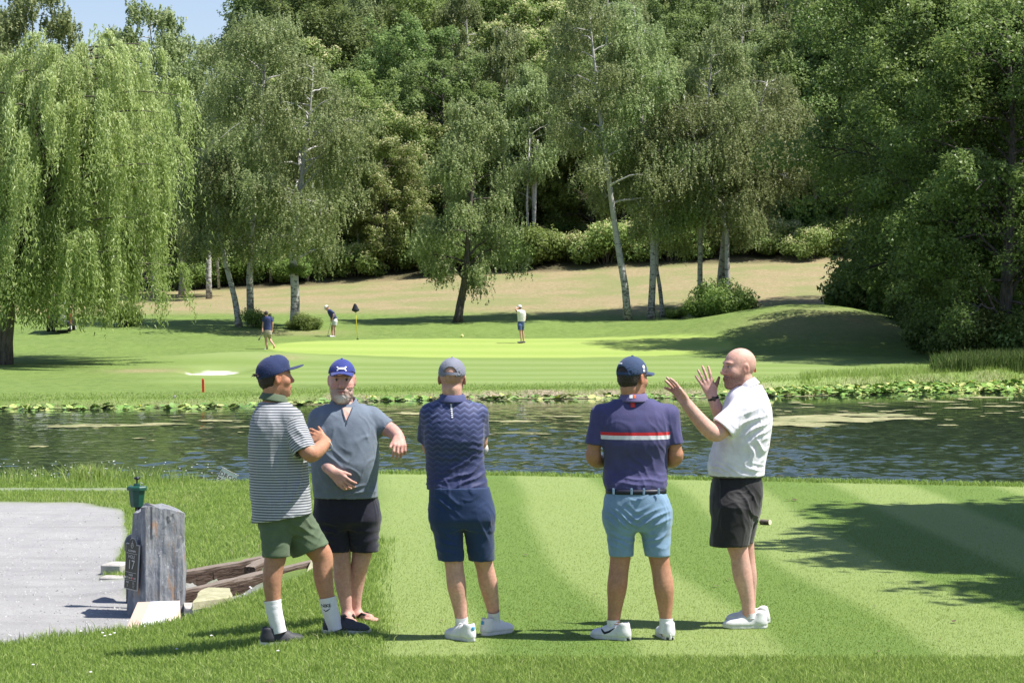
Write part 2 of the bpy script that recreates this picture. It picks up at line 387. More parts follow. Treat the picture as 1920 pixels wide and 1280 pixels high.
def pond():
    ys = np.concatenate([np.linspace(29.5, 33, 4)[:-1], 33 * np.exp(np.arange(0, math.log(79 / 33), 0.0020)), [82, 90, 100, 112]]); pxs = np.concatenate([np.linspace(-9000, -60, 12)[:-1], np.arange(-60, 1985, 8.5), np.linspace(1990, 11000, 12)])
    PX, Y = np.meshgrid(pxs, ys, indexing='ij'); X = (PX - 960) / F * Y; Xc = np.clip(X, -90, 90)
    inside = ss(-60, 0, PX) * (1 - ss(1920, 1985, PX)); wind = (1 - ss(50, 76, Y) * .88) * (.55 + .45 * ss(-12, 6, X)) * (.65 + .7 * ss(-.4, .5, n2(X, Y, .11, 61))) * inside * (1 - ss(74, 79, Y))
    q = np.stack([X + .35 * Y * 0, Y, 0 * X], -1); w = .75 * vn(q * (3.9, 3.3, 1), 62) + .45 * vn(q * (7, 5.6, 1) + 7, 63) + .25 * np.sin(7.5 * Y + 2.0 * X + 3.2 * vn(q * (.9, .9, 1), 64))
    V = np.stack([Xc, Y, WZ + .036 * w * wind], -1).reshape(-1, 3); n, m_ = X.shape; i = np.arange(n - 1)[:, None]; j = np.arange(m_ - 1)[None]
    f = np.stack([i * m_ + j, (i + 1) * m_ + j, (i + 1) * m_ + j + 1, i * m_ + j + 1], -1).reshape(-1, 4)
    o = mk('pond_water', V, f, M_water, None, True); tag(o, 'rippled dark pond water between the tee and the far bank', kind='structure')
pond()

# ------------------------------------------------------------ grass
def blade_material(name, cols, transl=.35):
    t = NT(name); v = t.attr('v').outputs['Fac']; h = t.attr('h').outputs['Fac']
    c = t.ramp(v, cols)
    t.fin(c, .7, None, .08)
    tr = t.node('ShaderNodeBsdfTranslucent'); t.l.new(c, tr.inputs[0]); mx = t.node('ShaderNodeMixShader'); mx.inputs[0].default_value = transl
    t.l.new(t.b.outputs[0], mx.inputs[1]); t.l.new(tr.outputs[0], mx.inputs[2]); t.l.new(mx.outputs[0], t.out.inputs[0])
    return t.m
M_blade = blade_material('grass_blades', [(0, (.15, .235, .04)), (.4, (.25, .36, .075)), (.75, (.36, .47, .13)), (.93, (.50, .57, .24)), (1, (.56, .52, .32))], .45)
M_short = blade_material('mown_grass', [(0, (.125, .205, .028)), (.5, (.215, .30, .052)), (.85, (.335, .40, .115)), (1, (.43, .47, .18))])
rng = np.random.default_rng(5)
def blades(name, x, y, hgt, wid, mat, lean=.45, label='', seg=2, vbias=None):
    n = len(x); z = H(x, y)
    a = rng.uniform(0, 2 * np.pi, n); side = np.stack([np.cos(a), np.sin(a), np.zeros(n)], 1)
    b = rng.uniform(0, 2 * np.pi, n); ln = np.abs(rng.normal(0, lean, n)); ld = np.stack([np.cos(b) * ln, np.sin(b) * ln, np.zeros(n)], 1)
    base = np.stack([x, y, z - .004], 1); hh = hgt[:, None]
    w = (np.broadcast_to(wid, (n,)) * .5)[:, None] * side
    up = np.array((0, 0, 1.))
    v = rng.beta(2.2, 2.2, n) if vbias is None else np.clip(vbias + rng.normal(0, .18, n), 0, 1)
    if seg == 1:
        V = np.stack([base - w, base + w, base + hh * (up + ld)], 1).reshape(-1, 3); f = np.arange(3 * n).reshape(n, 3); at_ = {'v': np.repeat(v, 3)}
        at_['h'] = np.tile([0, 0, 1.], n); faces = f
    else:
        mid = base + hh * (.55 * up + .35 * ld); tip = base + hh * (.9 * up + 1.25 * ld)
        V = np.stack([base - w, base + w, mid + w * .8, mid - w * .8, tip], 1).reshape(-1, 3); k = np.arange(n)[:, None] * 5
        faces = [k + np.array([[0, 1, 2, 3]]), k + np.array([[3, 2, 4]])]; at_ = {'v': np.repeat(v, 5), 'h': np.tile([0, 0, .5, .5, 1.], n)}
    o = mk(name, V, faces, mat, None, False, at_); tag(o, label, None, None, 'stuff'); o['category'] = 'grass'; return o
def scatter(n, x0, x1, y0, y1, keep):
    x = rng.uniform(x0, x1, n); y = rng.uniform(y0, y1, n); k = keep(x, y); return x[k], y[k]
def clumpy(x, y, sc, s): return rng.uniform(-1, 1, len(x)) < 1.2 * n2(x, y, sc, s) + .75
x, y = scatter(260000, -5.2, -.55, 12.6, 22.0, lambda x, y: (y < yb(x) + .16) & (x + .057 * y < .03 - .14 * n2(x, y, .9, 30) - .10 * n2(x, y, .15, 31) + .16 * rng.random(len(x)) ** 3) & (x > -4.6 + (y - 12.6) * .1) & (x < 0))
k = clumpy(x, y, 5, 1); x, y = x[k], y[k]
h = .030 + .028 * rng.random(len(x)) + .02 * (n2(x, y, 2.5, 2) > .15) * rng.random(len(x)); h = h * (1 + .9 * np.exp(-np.abs(y - yb(x)) * 9) * rng.random(len(x)))
blades('rough_grass', x, y, h, .0055, M_blade, .5, 'uncut green grass on the slope below the two left men')
x, y = scatter(110000, -1.2, 4.2, 12.6, 14.62, lambda x, y: (x + .057 * y > .0) & (y < 14.55 + .07 * n2(x, y, 1.5, 4) + .12 * rng.random(len(x)) ** 2.5))
blades('rough_grass', x, y, .035 + .03 * rng.random(len(x)), .0055, M_blade, .45, 'strip of longer grass along the near edge of the tee')
x, y = scatter(150000, -7.6, -1.2, 19.5, 34.4, lambda x, y: (x + .057 * y < .03) & (masks(x, y)['path'] < .35) & (y > yb(x)) & ((y > ytim(x) + .98) | (x < -3.6) | (x > -2.05)) & ((y > ytim(x) + .12) | (x > -1.6)))
blades('rough_grass', x, y, (.03 + .035 * rng.random(len(x))) * (1 + 1.0 * (y > 33) * rng.random(len(x))), .008, M_blade, .45, 'grass bank between the gravel path, the timbers and the pond', vbias=.55 + .12 * n2(x, y, .8, 7))
x, y = scatter(420000, -1.7, 6.2, 14.55, 30, lambda x, y: (masks(x, y)['tee'] > .25 + .7 * rng.random(len(x))) & (rng.random(len(x)) < (16.5 / y) ** 3.2))
mm = masks(x, y)
blades('tee_grass', x, y, .010 + .009 * rng.random(len(x)), .0045, M_short, .8, 'closely mown grass of the striped tee', 1, .0 + .62 * mm['stripe'] + .12 * mm['shade'])
x, y = scatter(60000, -2.2, 7, 27.5, 32, lambda x, y: np.abs(y - ybrow(960 + F * x / y) - .25) < .45)
blades('edge_grass', x, y, .03 + .05 * rng.random(len(x)), .010, M_blade, .4, 'grass along the far edge of the tee above the water', vbias=.55)
def bank(x, y):
    px = 960 + F * x / y; d = y - yS(px); return (d > -.5) & (d < 5.5) & (px > -60) & (px < 1990) & (rng.random(len(x)) < np.exp(-d / 2.5))
x, y = scatter(400000, -19, 21, 73, 103, bank)
px_ = 960 + F * x / y
blades('bank_grass', x, y, (.03 + .05 * rng.random(len(x))) * (1 + 2.2 * (px_ > 1500)), .022, M_blade, .4, 'uncut grass along the far bank of the pond', 1, .6 + .2 * n2(x, y, .6, 3))

def gravel():
    x, y = scatter(11000, -7, -2.6, 16.2, 29, lambda x, y: (masks(x, y)['path'] > .5) & (rng.random(len(x)) < (17 / y) ** 2)); n = len(x); z = H(x, y); r_ = rng.uniform(.004, .012, n) * (1 + .8 * (rng.random(n) > .97))
    a = rng.uniform(0, 6.28, n)[:, None] + np.array([0, 2.1, 4.2])[None]; B = np.stack([x[:, None] + r_[:, None] * np.cos(a), y[:, None] + r_[:, None] * np.sin(a), np.broadcast_to(z[:, None], (n, 3))], -1); T = np.stack([x + rng.normal(0, .002, n), y, z + r_ * .8], 1)[:, None]
    V = np.concatenate([B, T], 1).reshape(-1, 3); f = np.arange(n)[:, None, None] * 4 + np.array([[0, 1, 3], [1, 2, 3], [2, 0, 3]])[None]
    t = NT('gravel_bits'); v = t.attr('v').outputs['Fac']; t.fin(t.ramp(v, [(0, (.22, .22, .22)), (.5, (.36, .355, .35)), (1, (.5, .5, .49))]), .8)
    tag(mk('gravel', V, f.reshape(-1, 3), t.m, None, False, {'v': np.repeat(rng.random(n), 4)}), 'loose gravel bits on the path', kind='stuff')
gravel()
# ============================================================ TREES
def leaf_material(name, dark, mid, light, transl=.5, flower=(.62, .58, .30), rough=.5):
    t = NT(name); v = t.attr('v').outputs['Fac']; f = t.attr('f').outputs['Fac']
    oi = t.node('ShaderNodeObjectInfo')
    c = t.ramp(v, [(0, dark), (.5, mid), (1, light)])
    hs = t.node('ShaderNodeHueSaturation'); t.l.new(c, hs.inputs['Color'])
    t.l.new(t.math('MULTIPLY_ADD', oi.outputs['Random'], .028, .482), hs.inputs['Hue'])
    t.l.new(t.math('MULTIPLY_ADD', oi.outputs['Random'], .45, .75), hs.inputs['Value'])
    c = t.mix(f, hs.outputs[0], flower)
    t.fin(c, rough, None, .35)
    tr = t.node('ShaderNodeBsdfTranslucent'); t.l.new(c, tr.inputs[0]); mx = t.node('ShaderNodeMixShader'); mx.inputs[0].default_value = transl
    t.l.new(t.b.outputs[0], mx.inputs[1]); t.l.new(tr.outputs[0], mx.inputs[2]); t.l.new(mx.outputs[0], t.out.inputs[0])
    return t.m
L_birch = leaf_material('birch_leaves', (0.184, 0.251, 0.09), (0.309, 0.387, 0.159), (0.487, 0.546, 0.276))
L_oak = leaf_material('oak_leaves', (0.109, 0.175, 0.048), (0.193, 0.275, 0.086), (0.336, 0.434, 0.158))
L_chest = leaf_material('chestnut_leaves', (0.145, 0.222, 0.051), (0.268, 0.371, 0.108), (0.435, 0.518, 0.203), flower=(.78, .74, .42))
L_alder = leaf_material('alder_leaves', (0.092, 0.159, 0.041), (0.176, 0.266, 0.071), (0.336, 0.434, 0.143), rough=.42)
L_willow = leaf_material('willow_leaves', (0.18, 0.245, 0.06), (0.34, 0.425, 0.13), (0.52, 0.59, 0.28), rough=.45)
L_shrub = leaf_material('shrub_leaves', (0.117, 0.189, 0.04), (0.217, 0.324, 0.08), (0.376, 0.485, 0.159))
def bark_birch():
    t = NT('birch_bark'); z = t.noise(3.0, 4, .7, t.co('Object', (1.2, 1.2, 2.6))); s = t.noise(9, 3, .7, t.co('Object', (1, 1, 5)))
    geo = t.co('Object'); sep = t.node('ShaderNodeSeparateXYZ'); t.l.new(geo, sep.inputs[0])
    low = t.math('MULTIPLY_ADD', sep.outputs[2], -.16, 1.0, clamp=True)
    thr = t.math('MULTIPLY_ADD', low, .13, .37)
    blk = t.math('GREATER_THAN', thr, z)
    c = t.mix(s, (.30, .29, .27), (.52, .51, .49)); c = t.mix(t.math('MULTIPLY', blk, .85), c, (.09, .082, .075))
    return t.fin(c, .8, t.bump(z, .6, .03))
B_birch = bark_birch()
def bark(name, a, b):
    t = NT(name); z = t.noise(7, 5, .7, t.co('Object', (1.5, 1.5, .35))); c = t.ramp(z, [(.35, a), (.65, b)]); return t.fin(c, .9, t.bump(z, .9, .05))
B_dark = bark('dark_bark', (.035, .03, .024), (.13, .115, .095))
B_will = bark('willow_bark', (.05, .042, .032), (.17, .15, .12))

def leaf_quads(P, size, g, aspect=.62, nrm=None, spread=1.0, updir=None):
    n = len(P)
    if nrm is None: nrm = g.normal(size=(n, 3))
    else: nrm = nrm + g.normal(size=(n, 3)) * spread
    nrm /= np.linalg.norm(nrm, axis=1)[:, None] + 1e-9
    if updir is None: d = g.normal(size=(n, 3))
    else: d = updir + g.normal(size=(n, 3)) * .35
    a = d - (d * nrm).sum(1)[:, None] * nrm; a /= np.linalg.norm(a, axis=1)[:, None] + 1e-9
    b = np.cross(nrm, a); s = (np.broadcast_to(size, (n,)) * g.uniform(.7, 1.25, n))[:, None]
    V = np.stack([P + a * s * .55, P + b * s * .56 * aspect - a * s * .35, P - b * s * .56 * aspect - a * s * .35], 1).reshape(-1, 3)
    return V, np.arange(3 * n).reshape(n, 3)

def trunk_path(H_, lean, wob, g, n=12):
    t = np.linspace(0, 1, n); x = lean[0] * t ** 1.1 + wob * np.sin(t * 4 + g.uniform(0, 6)) * t; y = lean[1] * t + wob * np.cos(t * 3.4 + g.uniform(0, 6)) * t
    return np.stack([x, y, t * H_], 1)

def make_tree(kind, seed, H_=16, R_=3.6, z0=.25, leaves=24000, leaf=.12, mat=None, bmat=None, r0=.19, lean=(0, 0), path=None, shape='round', flowers=0., limbs=26, droop=.9, wob=.25, clump=1.0, nsub=5):
    g = np.random.default_rng(seed)
    tp = trunk_path(H_ * .97, lean, wob, g) if path is None else np.asarray(path, float)
    hh = tp[-1, 2]; rad = r0 * (1 - np.linspace(0, 1, len(tp))) ** .85 + .02; rad[0] *= 1.25
    def tpos(t):
        k = t * (len(tp) - 1); i = np.clip(int(k), 0, len(tp) - 2); return tp[i] + (tp[i + 1] - tp[i]) * (k - i)
    m_t = MB(); m_t.tube(tp, rad, 10); m_b = MB(); C = []; CR = []
    for k in range(limbs):
        t = z0 + (1 - z0) * ((k + g.uniform(0, .9)) / limbs) ** .9; c = (t - z0) / (1 - z0)
        if shape == 'round': env = math.sqrt(max(.03, 1 - (2 * c - .85) ** 2 / 1.4))
        elif shape == 'birch': env = (.5 + .5 * math.sin(min(1, c * 1.5 + .1) * math.pi / 2)) * (1.04 - c ** 2.0 * .8)
        else: env = 1 - .75 * c
        L = R_ * env * g.uniform(.75, 1.15); az = k * 2.399 + g.uniform(-1.2, 1.2); up = (g.uniform(.15, 1.15) if kind == 'birch' else g.uniform(-.25, 1.6)) * (1.2 - .3 * c)
        p0 = tpos(min(t, .985)); s = np.linspace(0, 1, 7)[:, None]; dr = np.array((math.cos(az), math.sin(az), 0))
        P = p0 + dr * L * s + np.array((0, 0, 1.)) * L * (up * s - (.45 * up + .15 * droop) * s ** 2) + g.normal(0, .04 * L, (7, 3)) * s
        r1 = max(.02, (.38 if kind == 'birch' else .30) * r0 * (1 - .5 * c)); m_b.tube(P, r1 * (1 - .8 * s[:, 0]), 5, False)
        for q in range(nsub):
            u = .35 + .65 * (q + 1) / nsub; i = u * 6; i0 = min(5, int(i)); b = P[i0] + (P[i0 + 1] - P[i0]) * (i - i0)
            sd = az + g.uniform(-1.3, 1.3); l2 = L * g.uniform(.12, .38); e = b + np.array((math.cos(sd) * l2, math.sin(sd) * l2, g.uniform(-.8, 1.1) * l2))
            if q < nsub - 1: m_b.tube(np.stack([b, (b + e) / 2 + (0, 0, .06 * l2), e]), [r1 * .4, r1 * .28, .010], 4, False)
            C.append(e); CR.append(clump * (.50 + .13 * L) * g.uniform(.7, 1.3))
    C.append(tpos(1)); CR.append(clump * .5)
    C = np.array(C); CR = np.array(CR); w = CR ** 2; w /= w.sum(); n = leaves
    ci = g.choice(len(C), n, p=w); cc = C[ci]; cr = CR[ci][:, None]
    if kind == 'birch':
        ns = n // 9; si = g.choice(len(C), ns, p=w); d = g.normal(size=(ns, 3)); d /= np.linalg.norm(d, axis=1)[:, None]
        root = C[si] + d * CR[si][:, None] * g.uniform(.2, 1.15, (ns, 1)) ** .6 * (1, 1, .75); Ls = g.uniform(.15, 1.0, ns) * droop * (.6 + .4 * CR[si])
        sw = g.normal(0, .12, (ns, 2)); kk = np.tile(np.arange(9) / 8., ns); idx = np.repeat(np.arange(ns), 9)
        P = root[idx].copy(); P[:, 2] -= kk * Ls[idx]; P[:, :2] += sw[idx] * kk[:, None] * Ls[idx][:, None] * 2 + g.normal(0, .03, (len(P), 2))
        outn = np.concatenate([d[:, :2], d[:, 2:] * .5 + .5], 1)[idx]
        V, f = leaf_quads(P, leaf, g, .72, outn, .8); vv = np.clip(.45 + .35 * g.normal(0, .6, ns)[idx] + .2 * g.normal(size=len(P)), 0, 1); ff = np.zeros(len(P))
    else:
        d = g.normal(size=(n, 3)); d /= np.linalg.norm(d, axis=1)[:, None]; d[:, 2] = np.where(d[:, 2] < -.55, -d[:, 2], d[:, 2])
        rr = g.uniform(.55, 1.05, (n, 1)); lump = 1 + .30 * vn(cc * 2.1 + d * 1.8, seed)[:, None] + .35 * vn(cc * 1.7 + d * 4.5, seed + 5)[:, None]
        P = cc + d * cr * rr * lump * (1.05, 1.05, 1.05)
        nr = d * .8 + (0, 0, .7); V, f = leaf_quads(P, leaf, g, .66, nr, .75)
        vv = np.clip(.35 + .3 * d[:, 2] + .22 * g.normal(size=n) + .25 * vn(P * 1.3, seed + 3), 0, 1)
        ff = ((d[:, 2] > .45) & (rr[:, 0] > .78) & (g.random(n) < flowers) & (vn(P * .5, seed + 9) > -.25)).astype(float) * g.uniform(.55, 1, n)
    at_ = {'v': np.repeat(vv, 3), 'f': np.repeat(ff, 3)}
    return dict(trunk=m_t.data('trunk', bmat, True), branches=m_b.data('branches', bmat, True), crown=mk_data('crown', V, f, mat, False, at_))
def plant(tr, name, loc, label, cat='tree', group=None, s=1, rz=0, sz=None):
    e = empty(name, loc, rz); e.scale = (s, s, sz or s)
    for k in ('trunk', 'branches', 'crown'):
        if tr.get(k): link(k, tr[k], e)
    tag(e, label, cat, group); return e
def make_bush(seed, R_, H_, leaves, leaf, mat, flowers=0):
    g = np.random.default_rng(seed); nb = 14; a = g.uniform(0, 6.28, nb); r = R_ * np.sqrt(g.random(nb)) * .75
    C = np.stack([np.cos(a) * r, np.sin(a) * r, H_ * (.25 + .5 * g.random(nb)) * (1.1 - .5 * r / R_)], 1); CR = g.uniform(.28, .45, nb) * R_
    m = MB()
    for c in C: m.tube(np.stack([[c[0] * .2, c[1] * .2, -.1], c * .5 + (0, 0, .1), c]), [.03, .02, .01], 5, False)
    ci = g.integers(0, nb, leaves); d = g.normal(size=(leaves, 3)); d /= np.linalg.norm(d, axis=1)[:, None]
    P = C[ci] + d * CR[ci][:, None] * g.uniform(.5, 1.08, (leaves, 1)) * (1, 1, .9) * (1 + .25 * vn(d * 2 + C[ci], seed)[:, None]); P[:, 2] = np.maximum(P[:, 2], .03)
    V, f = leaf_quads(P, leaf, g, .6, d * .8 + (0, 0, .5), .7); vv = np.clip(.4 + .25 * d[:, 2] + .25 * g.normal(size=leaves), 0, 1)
    ff = ((d[:, 2] > .3) & (g.random(leaves) < flowers)).astype(float)
    return dict(branches=m.data('branches', B_dark, True), crown=mk_data('crown', V, f, mat, False, {'v': np.repeat(vv, 3), 'f': np.repeat(ff, 3)}))

# ---- weeping willow
def willow():
    g = np.random.default_rng(77); Y = 100.0; b = at(8, 690, Y); b[2] = Hf(b[0], Y) - .05
    root = empty('weeping_willow', b); tag(root, 'huge weeping willow with long hanging strands at the left edge', 'tree')
    cx, cy = 1.9, .6   # crown centre relative to trunk
    m = MB(); tr = np.array([[0, 0, -.2], [.05, 0, 1.0], [.2, 0, 2.4], [.5, .1, 4.2], [.9, .3, 6.5], [1.5, .4, 9.5], [2.0, .5, 12.6]])
    m.tube(tr, [.40, .31, .28, .26, .2, .12, .05], 14); m.build('trunk', B_will, root, True)
    mb = MB(); heads = []
    nb = 90
    for k in range(nb):
        u = (k + .5) / nb; az = k * 2.399; c = u
        z = 3.8 + 9.2 * u; Rr = (5.7 * math.sqrt(max(.02, 1 - ((z - 5.0) / 8.8) ** 2)) if z > 5.0 else 5.7) * g.uniform(.5, 1.04)
        i = np.clip((z - 3.5) / 9 * 4 + 2, 0, 5.9); i0 = int(i); p0 = tr[i0] + (tr[i0 + 1] - tr[i0]) * (i - i0); p0[2] = min(p0[2], z)
        cxx = cx + 1.9 * (z - 5) / 9; e = np.array((cxx + math.cos(az) * Rr, cy + math.sin(az) * Rr, z + .3))
        mid = (p0 + e) / 2 + (0, 0, .14 * Rr + .5); s = np.linspace(0, 1, 8)[:, None]
        P = (1 - s) ** 2 * p0 + 2 * s * (1 - s) * mid + s ** 2 * e; mb.tube(P, .085 * (1 - s[:, 0] * .85), 5, False)
        for s_ in np.linspace(.35, 1, 6):
            q = (1 - s_) ** 2 * p0 + 2 * s_ * (1 - s_) * mid + s_ ** 2 * e
            heads.append((*q, az, .5 + .5 * s_, Rr))
    mb.build('branches', B_will, root, True)
    hd = np.array(heads); ns = 15000; nbun = 760; wt = g.random(len(hd)) ** 1.3 + .1; wt /= wt.sum(); bh = hd[g.choice(len(hd), nbun, p=wt)]
    baz = bh[:, 3] + g.normal(0, .55, nbun); boff = np.abs(g.normal(0, .9, nbun)); bz = g.normal(.0, .25, nbun); bi = g.choice(nbun, ns, p=(lambda w: w / w.sum())(g.random(nbun) ** 2 + .05)); h = bh[bi]
    az = baz[bi] + g.normal(0, .10, ns); off = boff[bi] + g.normal(0, .10, ns)
    root_p = h[:, :3] + np.stack([np.cos(az) * off * .55 + g.normal(0, .10, ns), np.sin(az) * off * .55 + g.normal(0, .10, ns), bz[bi] + g.normal(0, .10, ns)], 1); bun_sw = g.uniform(.2, .9, nbun)[bi]; bun_L = g.uniform(.6, 1.15, nbun)[bi]
    # lengths: lower heads reach down to about 1.3-2.5 m above the ground
    floor = 1.25 + 1.3 * g.random(ns) ** 1.0 + 1.2 * ss(.3, 1, vn(np.stack([np.cos(az) * 2, np.sin(az) * 2, h[:, 5]], 1), 4))
    L = np.minimum(g.uniform(1.4, 4.6, ns), np.maximum(root_p[:, 2] - floor, .4)); L = L * bun_L; L = np.where((h[:, 2] < 8) & (g.random(ns) < .5), np.maximum(root_p[:, 2] - floor, .4), L)
    nl = 15; sw = np.stack([np.cos(az), np.sin(az)], 1) * bun_sw[:, None] + g.normal(0, .05, (ns, 2)) + (-.12, 0)
    kk = (np.tile(np.arange(nl), ns) + .5 * g.random(ns * nl)) / nl; idx = np.repeat(np.arange(ns), nl); Li = L[idx]
    P = root_p[idx].copy(); P[:, 2] -= Li * kk ** 1.25 - .25 * np.sin(kk * 3.14) * np.minimum(Li, 1)
    P[:, :2] += sw[idx] * (1 - (1 - kk[:, None]) ** 2) * np.minimum(1.1, .45 * Li[:, None]) + g.normal(0, .035, (len(P), 2))
    P[:, 0] += .12 * np.sin(P[:, 2] * 1.4 + az[idx] * 3) * kk
    V, f = leaf_quads(P, .23, g, .22, np.stack([np.cos(az), np.sin(az), .25 + 0 * az], 1)[idx], .9, np.array((0, 0, -1.)) + np.concatenate([sw, np.zeros((ns, 1))], 1)[idx] * .3)
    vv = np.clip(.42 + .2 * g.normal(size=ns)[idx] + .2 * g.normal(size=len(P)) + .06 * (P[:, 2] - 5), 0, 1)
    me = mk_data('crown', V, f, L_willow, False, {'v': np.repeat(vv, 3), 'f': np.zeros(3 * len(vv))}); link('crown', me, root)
willow()

# ---- birches standing in front of the wood
def tpath(pts, Y, base):
    return np.array([at(px, py, Y) - base for px, py in pts])
def front_birch(pts, Y, label, r0, R_, seed, limbs=26, leaves=24000, z0=.28, droop=1., mat=None, leaf=.125, clump=1.0, bk=None):
    b = at(*pts[0], Y); b[2] = Hf(b[0], Y) - .08
    P = tpath(pts, Y, b); P[0] = (0, 0, 0)
    tt = np.linspace(0, len(P) - 1, 16); P = np.stack([np.interp(tt, range(len(P)), P[:, k]) for k in range(3)], 1)
    g = np.random.default_rng(seed); P[:, 1] += np.cumsum(g.normal(0, .12, 16))
    tr = make_tree('birch', seed, R_=R_, z0=z0, leaves=leaves, leaf=leaf, mat=mat or L_birch, bmat=bk or B_birch, r0=r0, path=P, shape='birch', limbs=limbs, droop=droop, clump=clump)
    return plant(tr, 'birch_tree', b, label)
front_birch([(448, 609), (440, 560), (424, 500), (408, 430), (400, 360), (396, 290)], 125, 'leaning pale birch with the leafy bush at its foot, left of the walking golfer', .16, 2.3, 1, 16, 21600, .42)
front_birch([(470, 603), (469, 540), (472, 450), (478, 350), (488, 230), (497, 120), (500, 50)], 126.5, 'tall upright birch right behind the leaning one', .19, 4.1, 2, 34, 52650, .36)
front_birch([(552, 618), (554, 560), (551, 490), (556, 420), (566, 330), (580, 230), (590, 120)], 124.5, 'thick pale birch with a bush at its foot, between walking and putting golfers', .25, 4.0, 3, 34, 52650, .32)
front_birch([(858, 601), (863, 570), (871, 530), (876, 480), (880, 410), (888, 330), (893, 255), (895, 200)], 129, 'short dark leaning birch behind the putting green, crown hanging low', .23, 2.5, 4, 30, 38000, .26, 1.0, bk=B_dark)
front_birch([(1177, 598), (1172, 540), (1160, 470), (1148, 390), (1138, 310), (1128, 240), (1118, 150), (1108, 60), (1100, -20)], 130, 'tallest birch with a long bare white curving trunk, right of the far man in white', .20, 2.9, 5, 26, 36450, .36, 1.1)
front_birch([(1221, 592), (1224, 520), (1226, 440), (1218, 350), (1205, 230), (1200, 110), (1190, 10)], 131, 'grey birch first to the right of the tallest curved one', .19, 3.0, 6, 26, 39150, .36, 1.1)
front_birch([(1243, 588), (1238, 545), (1231, 505), (1232, 450), (1250, 380), (1262, 300), (1270, 220)], 132.5, 'slim crooked birch close behind the grey one', .11, 2.2, 7, 16, 21600, .45)
front_birch([(1312, 580), (1311, 520), (1311, 440), (1315, 350), (1320, 260), (1330, 160), (1335, 60)], 133, 'straight brownish birch left of the leaning pair at the round bush', .15, 3.4, 8, 28, 39150, .33)
front_birch([(1347, 560), (1352, 510), (1360, 440), (1372, 360), (1395, 290), (1420, 220), (1440, 150)], 135, 'pale thick birch leaning right out of the round bush', .24, 4.1, 9, 34, 52650, .33, 1.2)
front_birch([(1367, 575), (1363, 520), (1362, 440), (1350, 380), (1325, 320), (1300, 260), (1280, 180)], 131.5, 'thinner birch in front of the thick pale one at the round bush', .15, 3.4, 10, 28, 39150, .33, 1.1)

# ---- bare white dead branches seen on two crowns
def bare_branch(pts, Y, lab, r):
    P = np.array([at(px, py, Y) for px, py in pts]); o0 = P[0].copy(); m = MB(); m.tube(P - o0, np.linspace(r, r * .25, len(P)), 7)
    k = len(P) // 2; m.tube(np.stack([P[k] - o0, P[k] - o0 + (-.3, .1, .35), P[k] - o0 + (-.75, .1, .45)]), [r * .5, r * .3, .01], 5)
    return o0, m
# (added to the thick pale birch as its part)
o0, m = bare_branch([(1362, 392), (1345, 372), (1322, 357), (1300, 352), (1275, 342), (1252, 325)], 130.5, '', .065)
tb = [o for o in COL.objects if o.get('label', '').startswith('thinner birch')][0]
bb = m.build('bare_limb', B_birch, tb, True); bb.location = tuple(o0 - np.array(tb.location)); bb['label'] = 'bare white limb reaching left'

# ---- wood on the hill (shared kinds)
KB = [make_tree('birch', 20 + k, 17, 3.6, .25, 36000, .18, L_birch, B_birch, .17, shape='birch', limbs=28, droop=1.1, wob=.5) for k in range(2)]
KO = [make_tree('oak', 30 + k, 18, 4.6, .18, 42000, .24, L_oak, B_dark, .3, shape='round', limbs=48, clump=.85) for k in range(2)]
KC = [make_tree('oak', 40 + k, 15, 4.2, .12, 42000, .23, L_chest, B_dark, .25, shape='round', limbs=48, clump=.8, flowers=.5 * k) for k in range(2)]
KS = [make_bush(50 + k, 1.9, 2.6, 8000, .16, L_shrub if k else L_chest, .25 * (1 - k)) for k in range(2)]
g = np.random.default_rng(11)
descr = {'b': 'grey green wood birch', 'o': 'dark wood oak', 'c': 'fresh green chestnut', 'f': 'cream blossoming chestnut'}
LM = [(-120, 'the top left corner'), (60, 'the willow'), (345, 'the willow fringe'), (448, 'the leaning pale birch'), (552, 'the thick pale birch'), (668, 'the flagstick'), (760, 'the space right of the flag'), (858, 'the short leaning birch'), (975, 'the far man in white'), (1080, 'the gap by the tallest birch'), (1177, 'the tallest curved birch'), (1311, 'the straight brownish birch'), (1420, 'the round bush'), (1520, 'the grass mound'), (1640, 'the right end of the mound'), (1803, 'the big alder trunk'), (1950, 'the right edge')]
used_labels = set()
def place_label(what, px, Y):
    k = min(range(len(LM)), key=lambda i: abs(LM[i][0] - px)); lv = 'front row' if Y < 177 else 'second row' if Y < 188 else 'third row' if Y < 201 else 'fourth row' if Y < 215 else 'fifth row' if Y < 229 else 'last row'
    for side in ('', 'just left of ' if px < LM[k][0] else 'just right of ', 'farther from ', 'half hidden near ', 'smaller one near ', 'larger one near ', 'darker one near ', 'lighter one near '):
        lab = f"{what}, {lv}, {side or 'behind '}{LM[k][1]}"
        if lab not in used_labels: used_labels.add(lab); return lab
    return lab
def ftree(px, Y, kind, s=1.0, label=None, dz=0):
    x = pxx(px, Y); z = Hf(x, Y); src = {'b': KB[g.integers(2)], 'o': KO[g.integers(2)], 'c': KC[0], 'f': KC[1]}[kind]
    nm = {'b': 'birch_tree', 'o': 'oak_tree', 'c': 'chestnut_tree', 'f': 'chestnut_tree'}[kind]
    return plant(src, nm, (x, Y, z - .15 + dz), label or place_label(descr[kind], px, Y), 'tree', None if label else {'b': 'birches in the wood', 'o': 'oaks in the wood', 'c': 'green chestnuts in the wood', 'f': 'blossoming chestnuts in the wood'}[kind], s, g.uniform(0, 6.28), s * g.uniform(.92, 1.08))
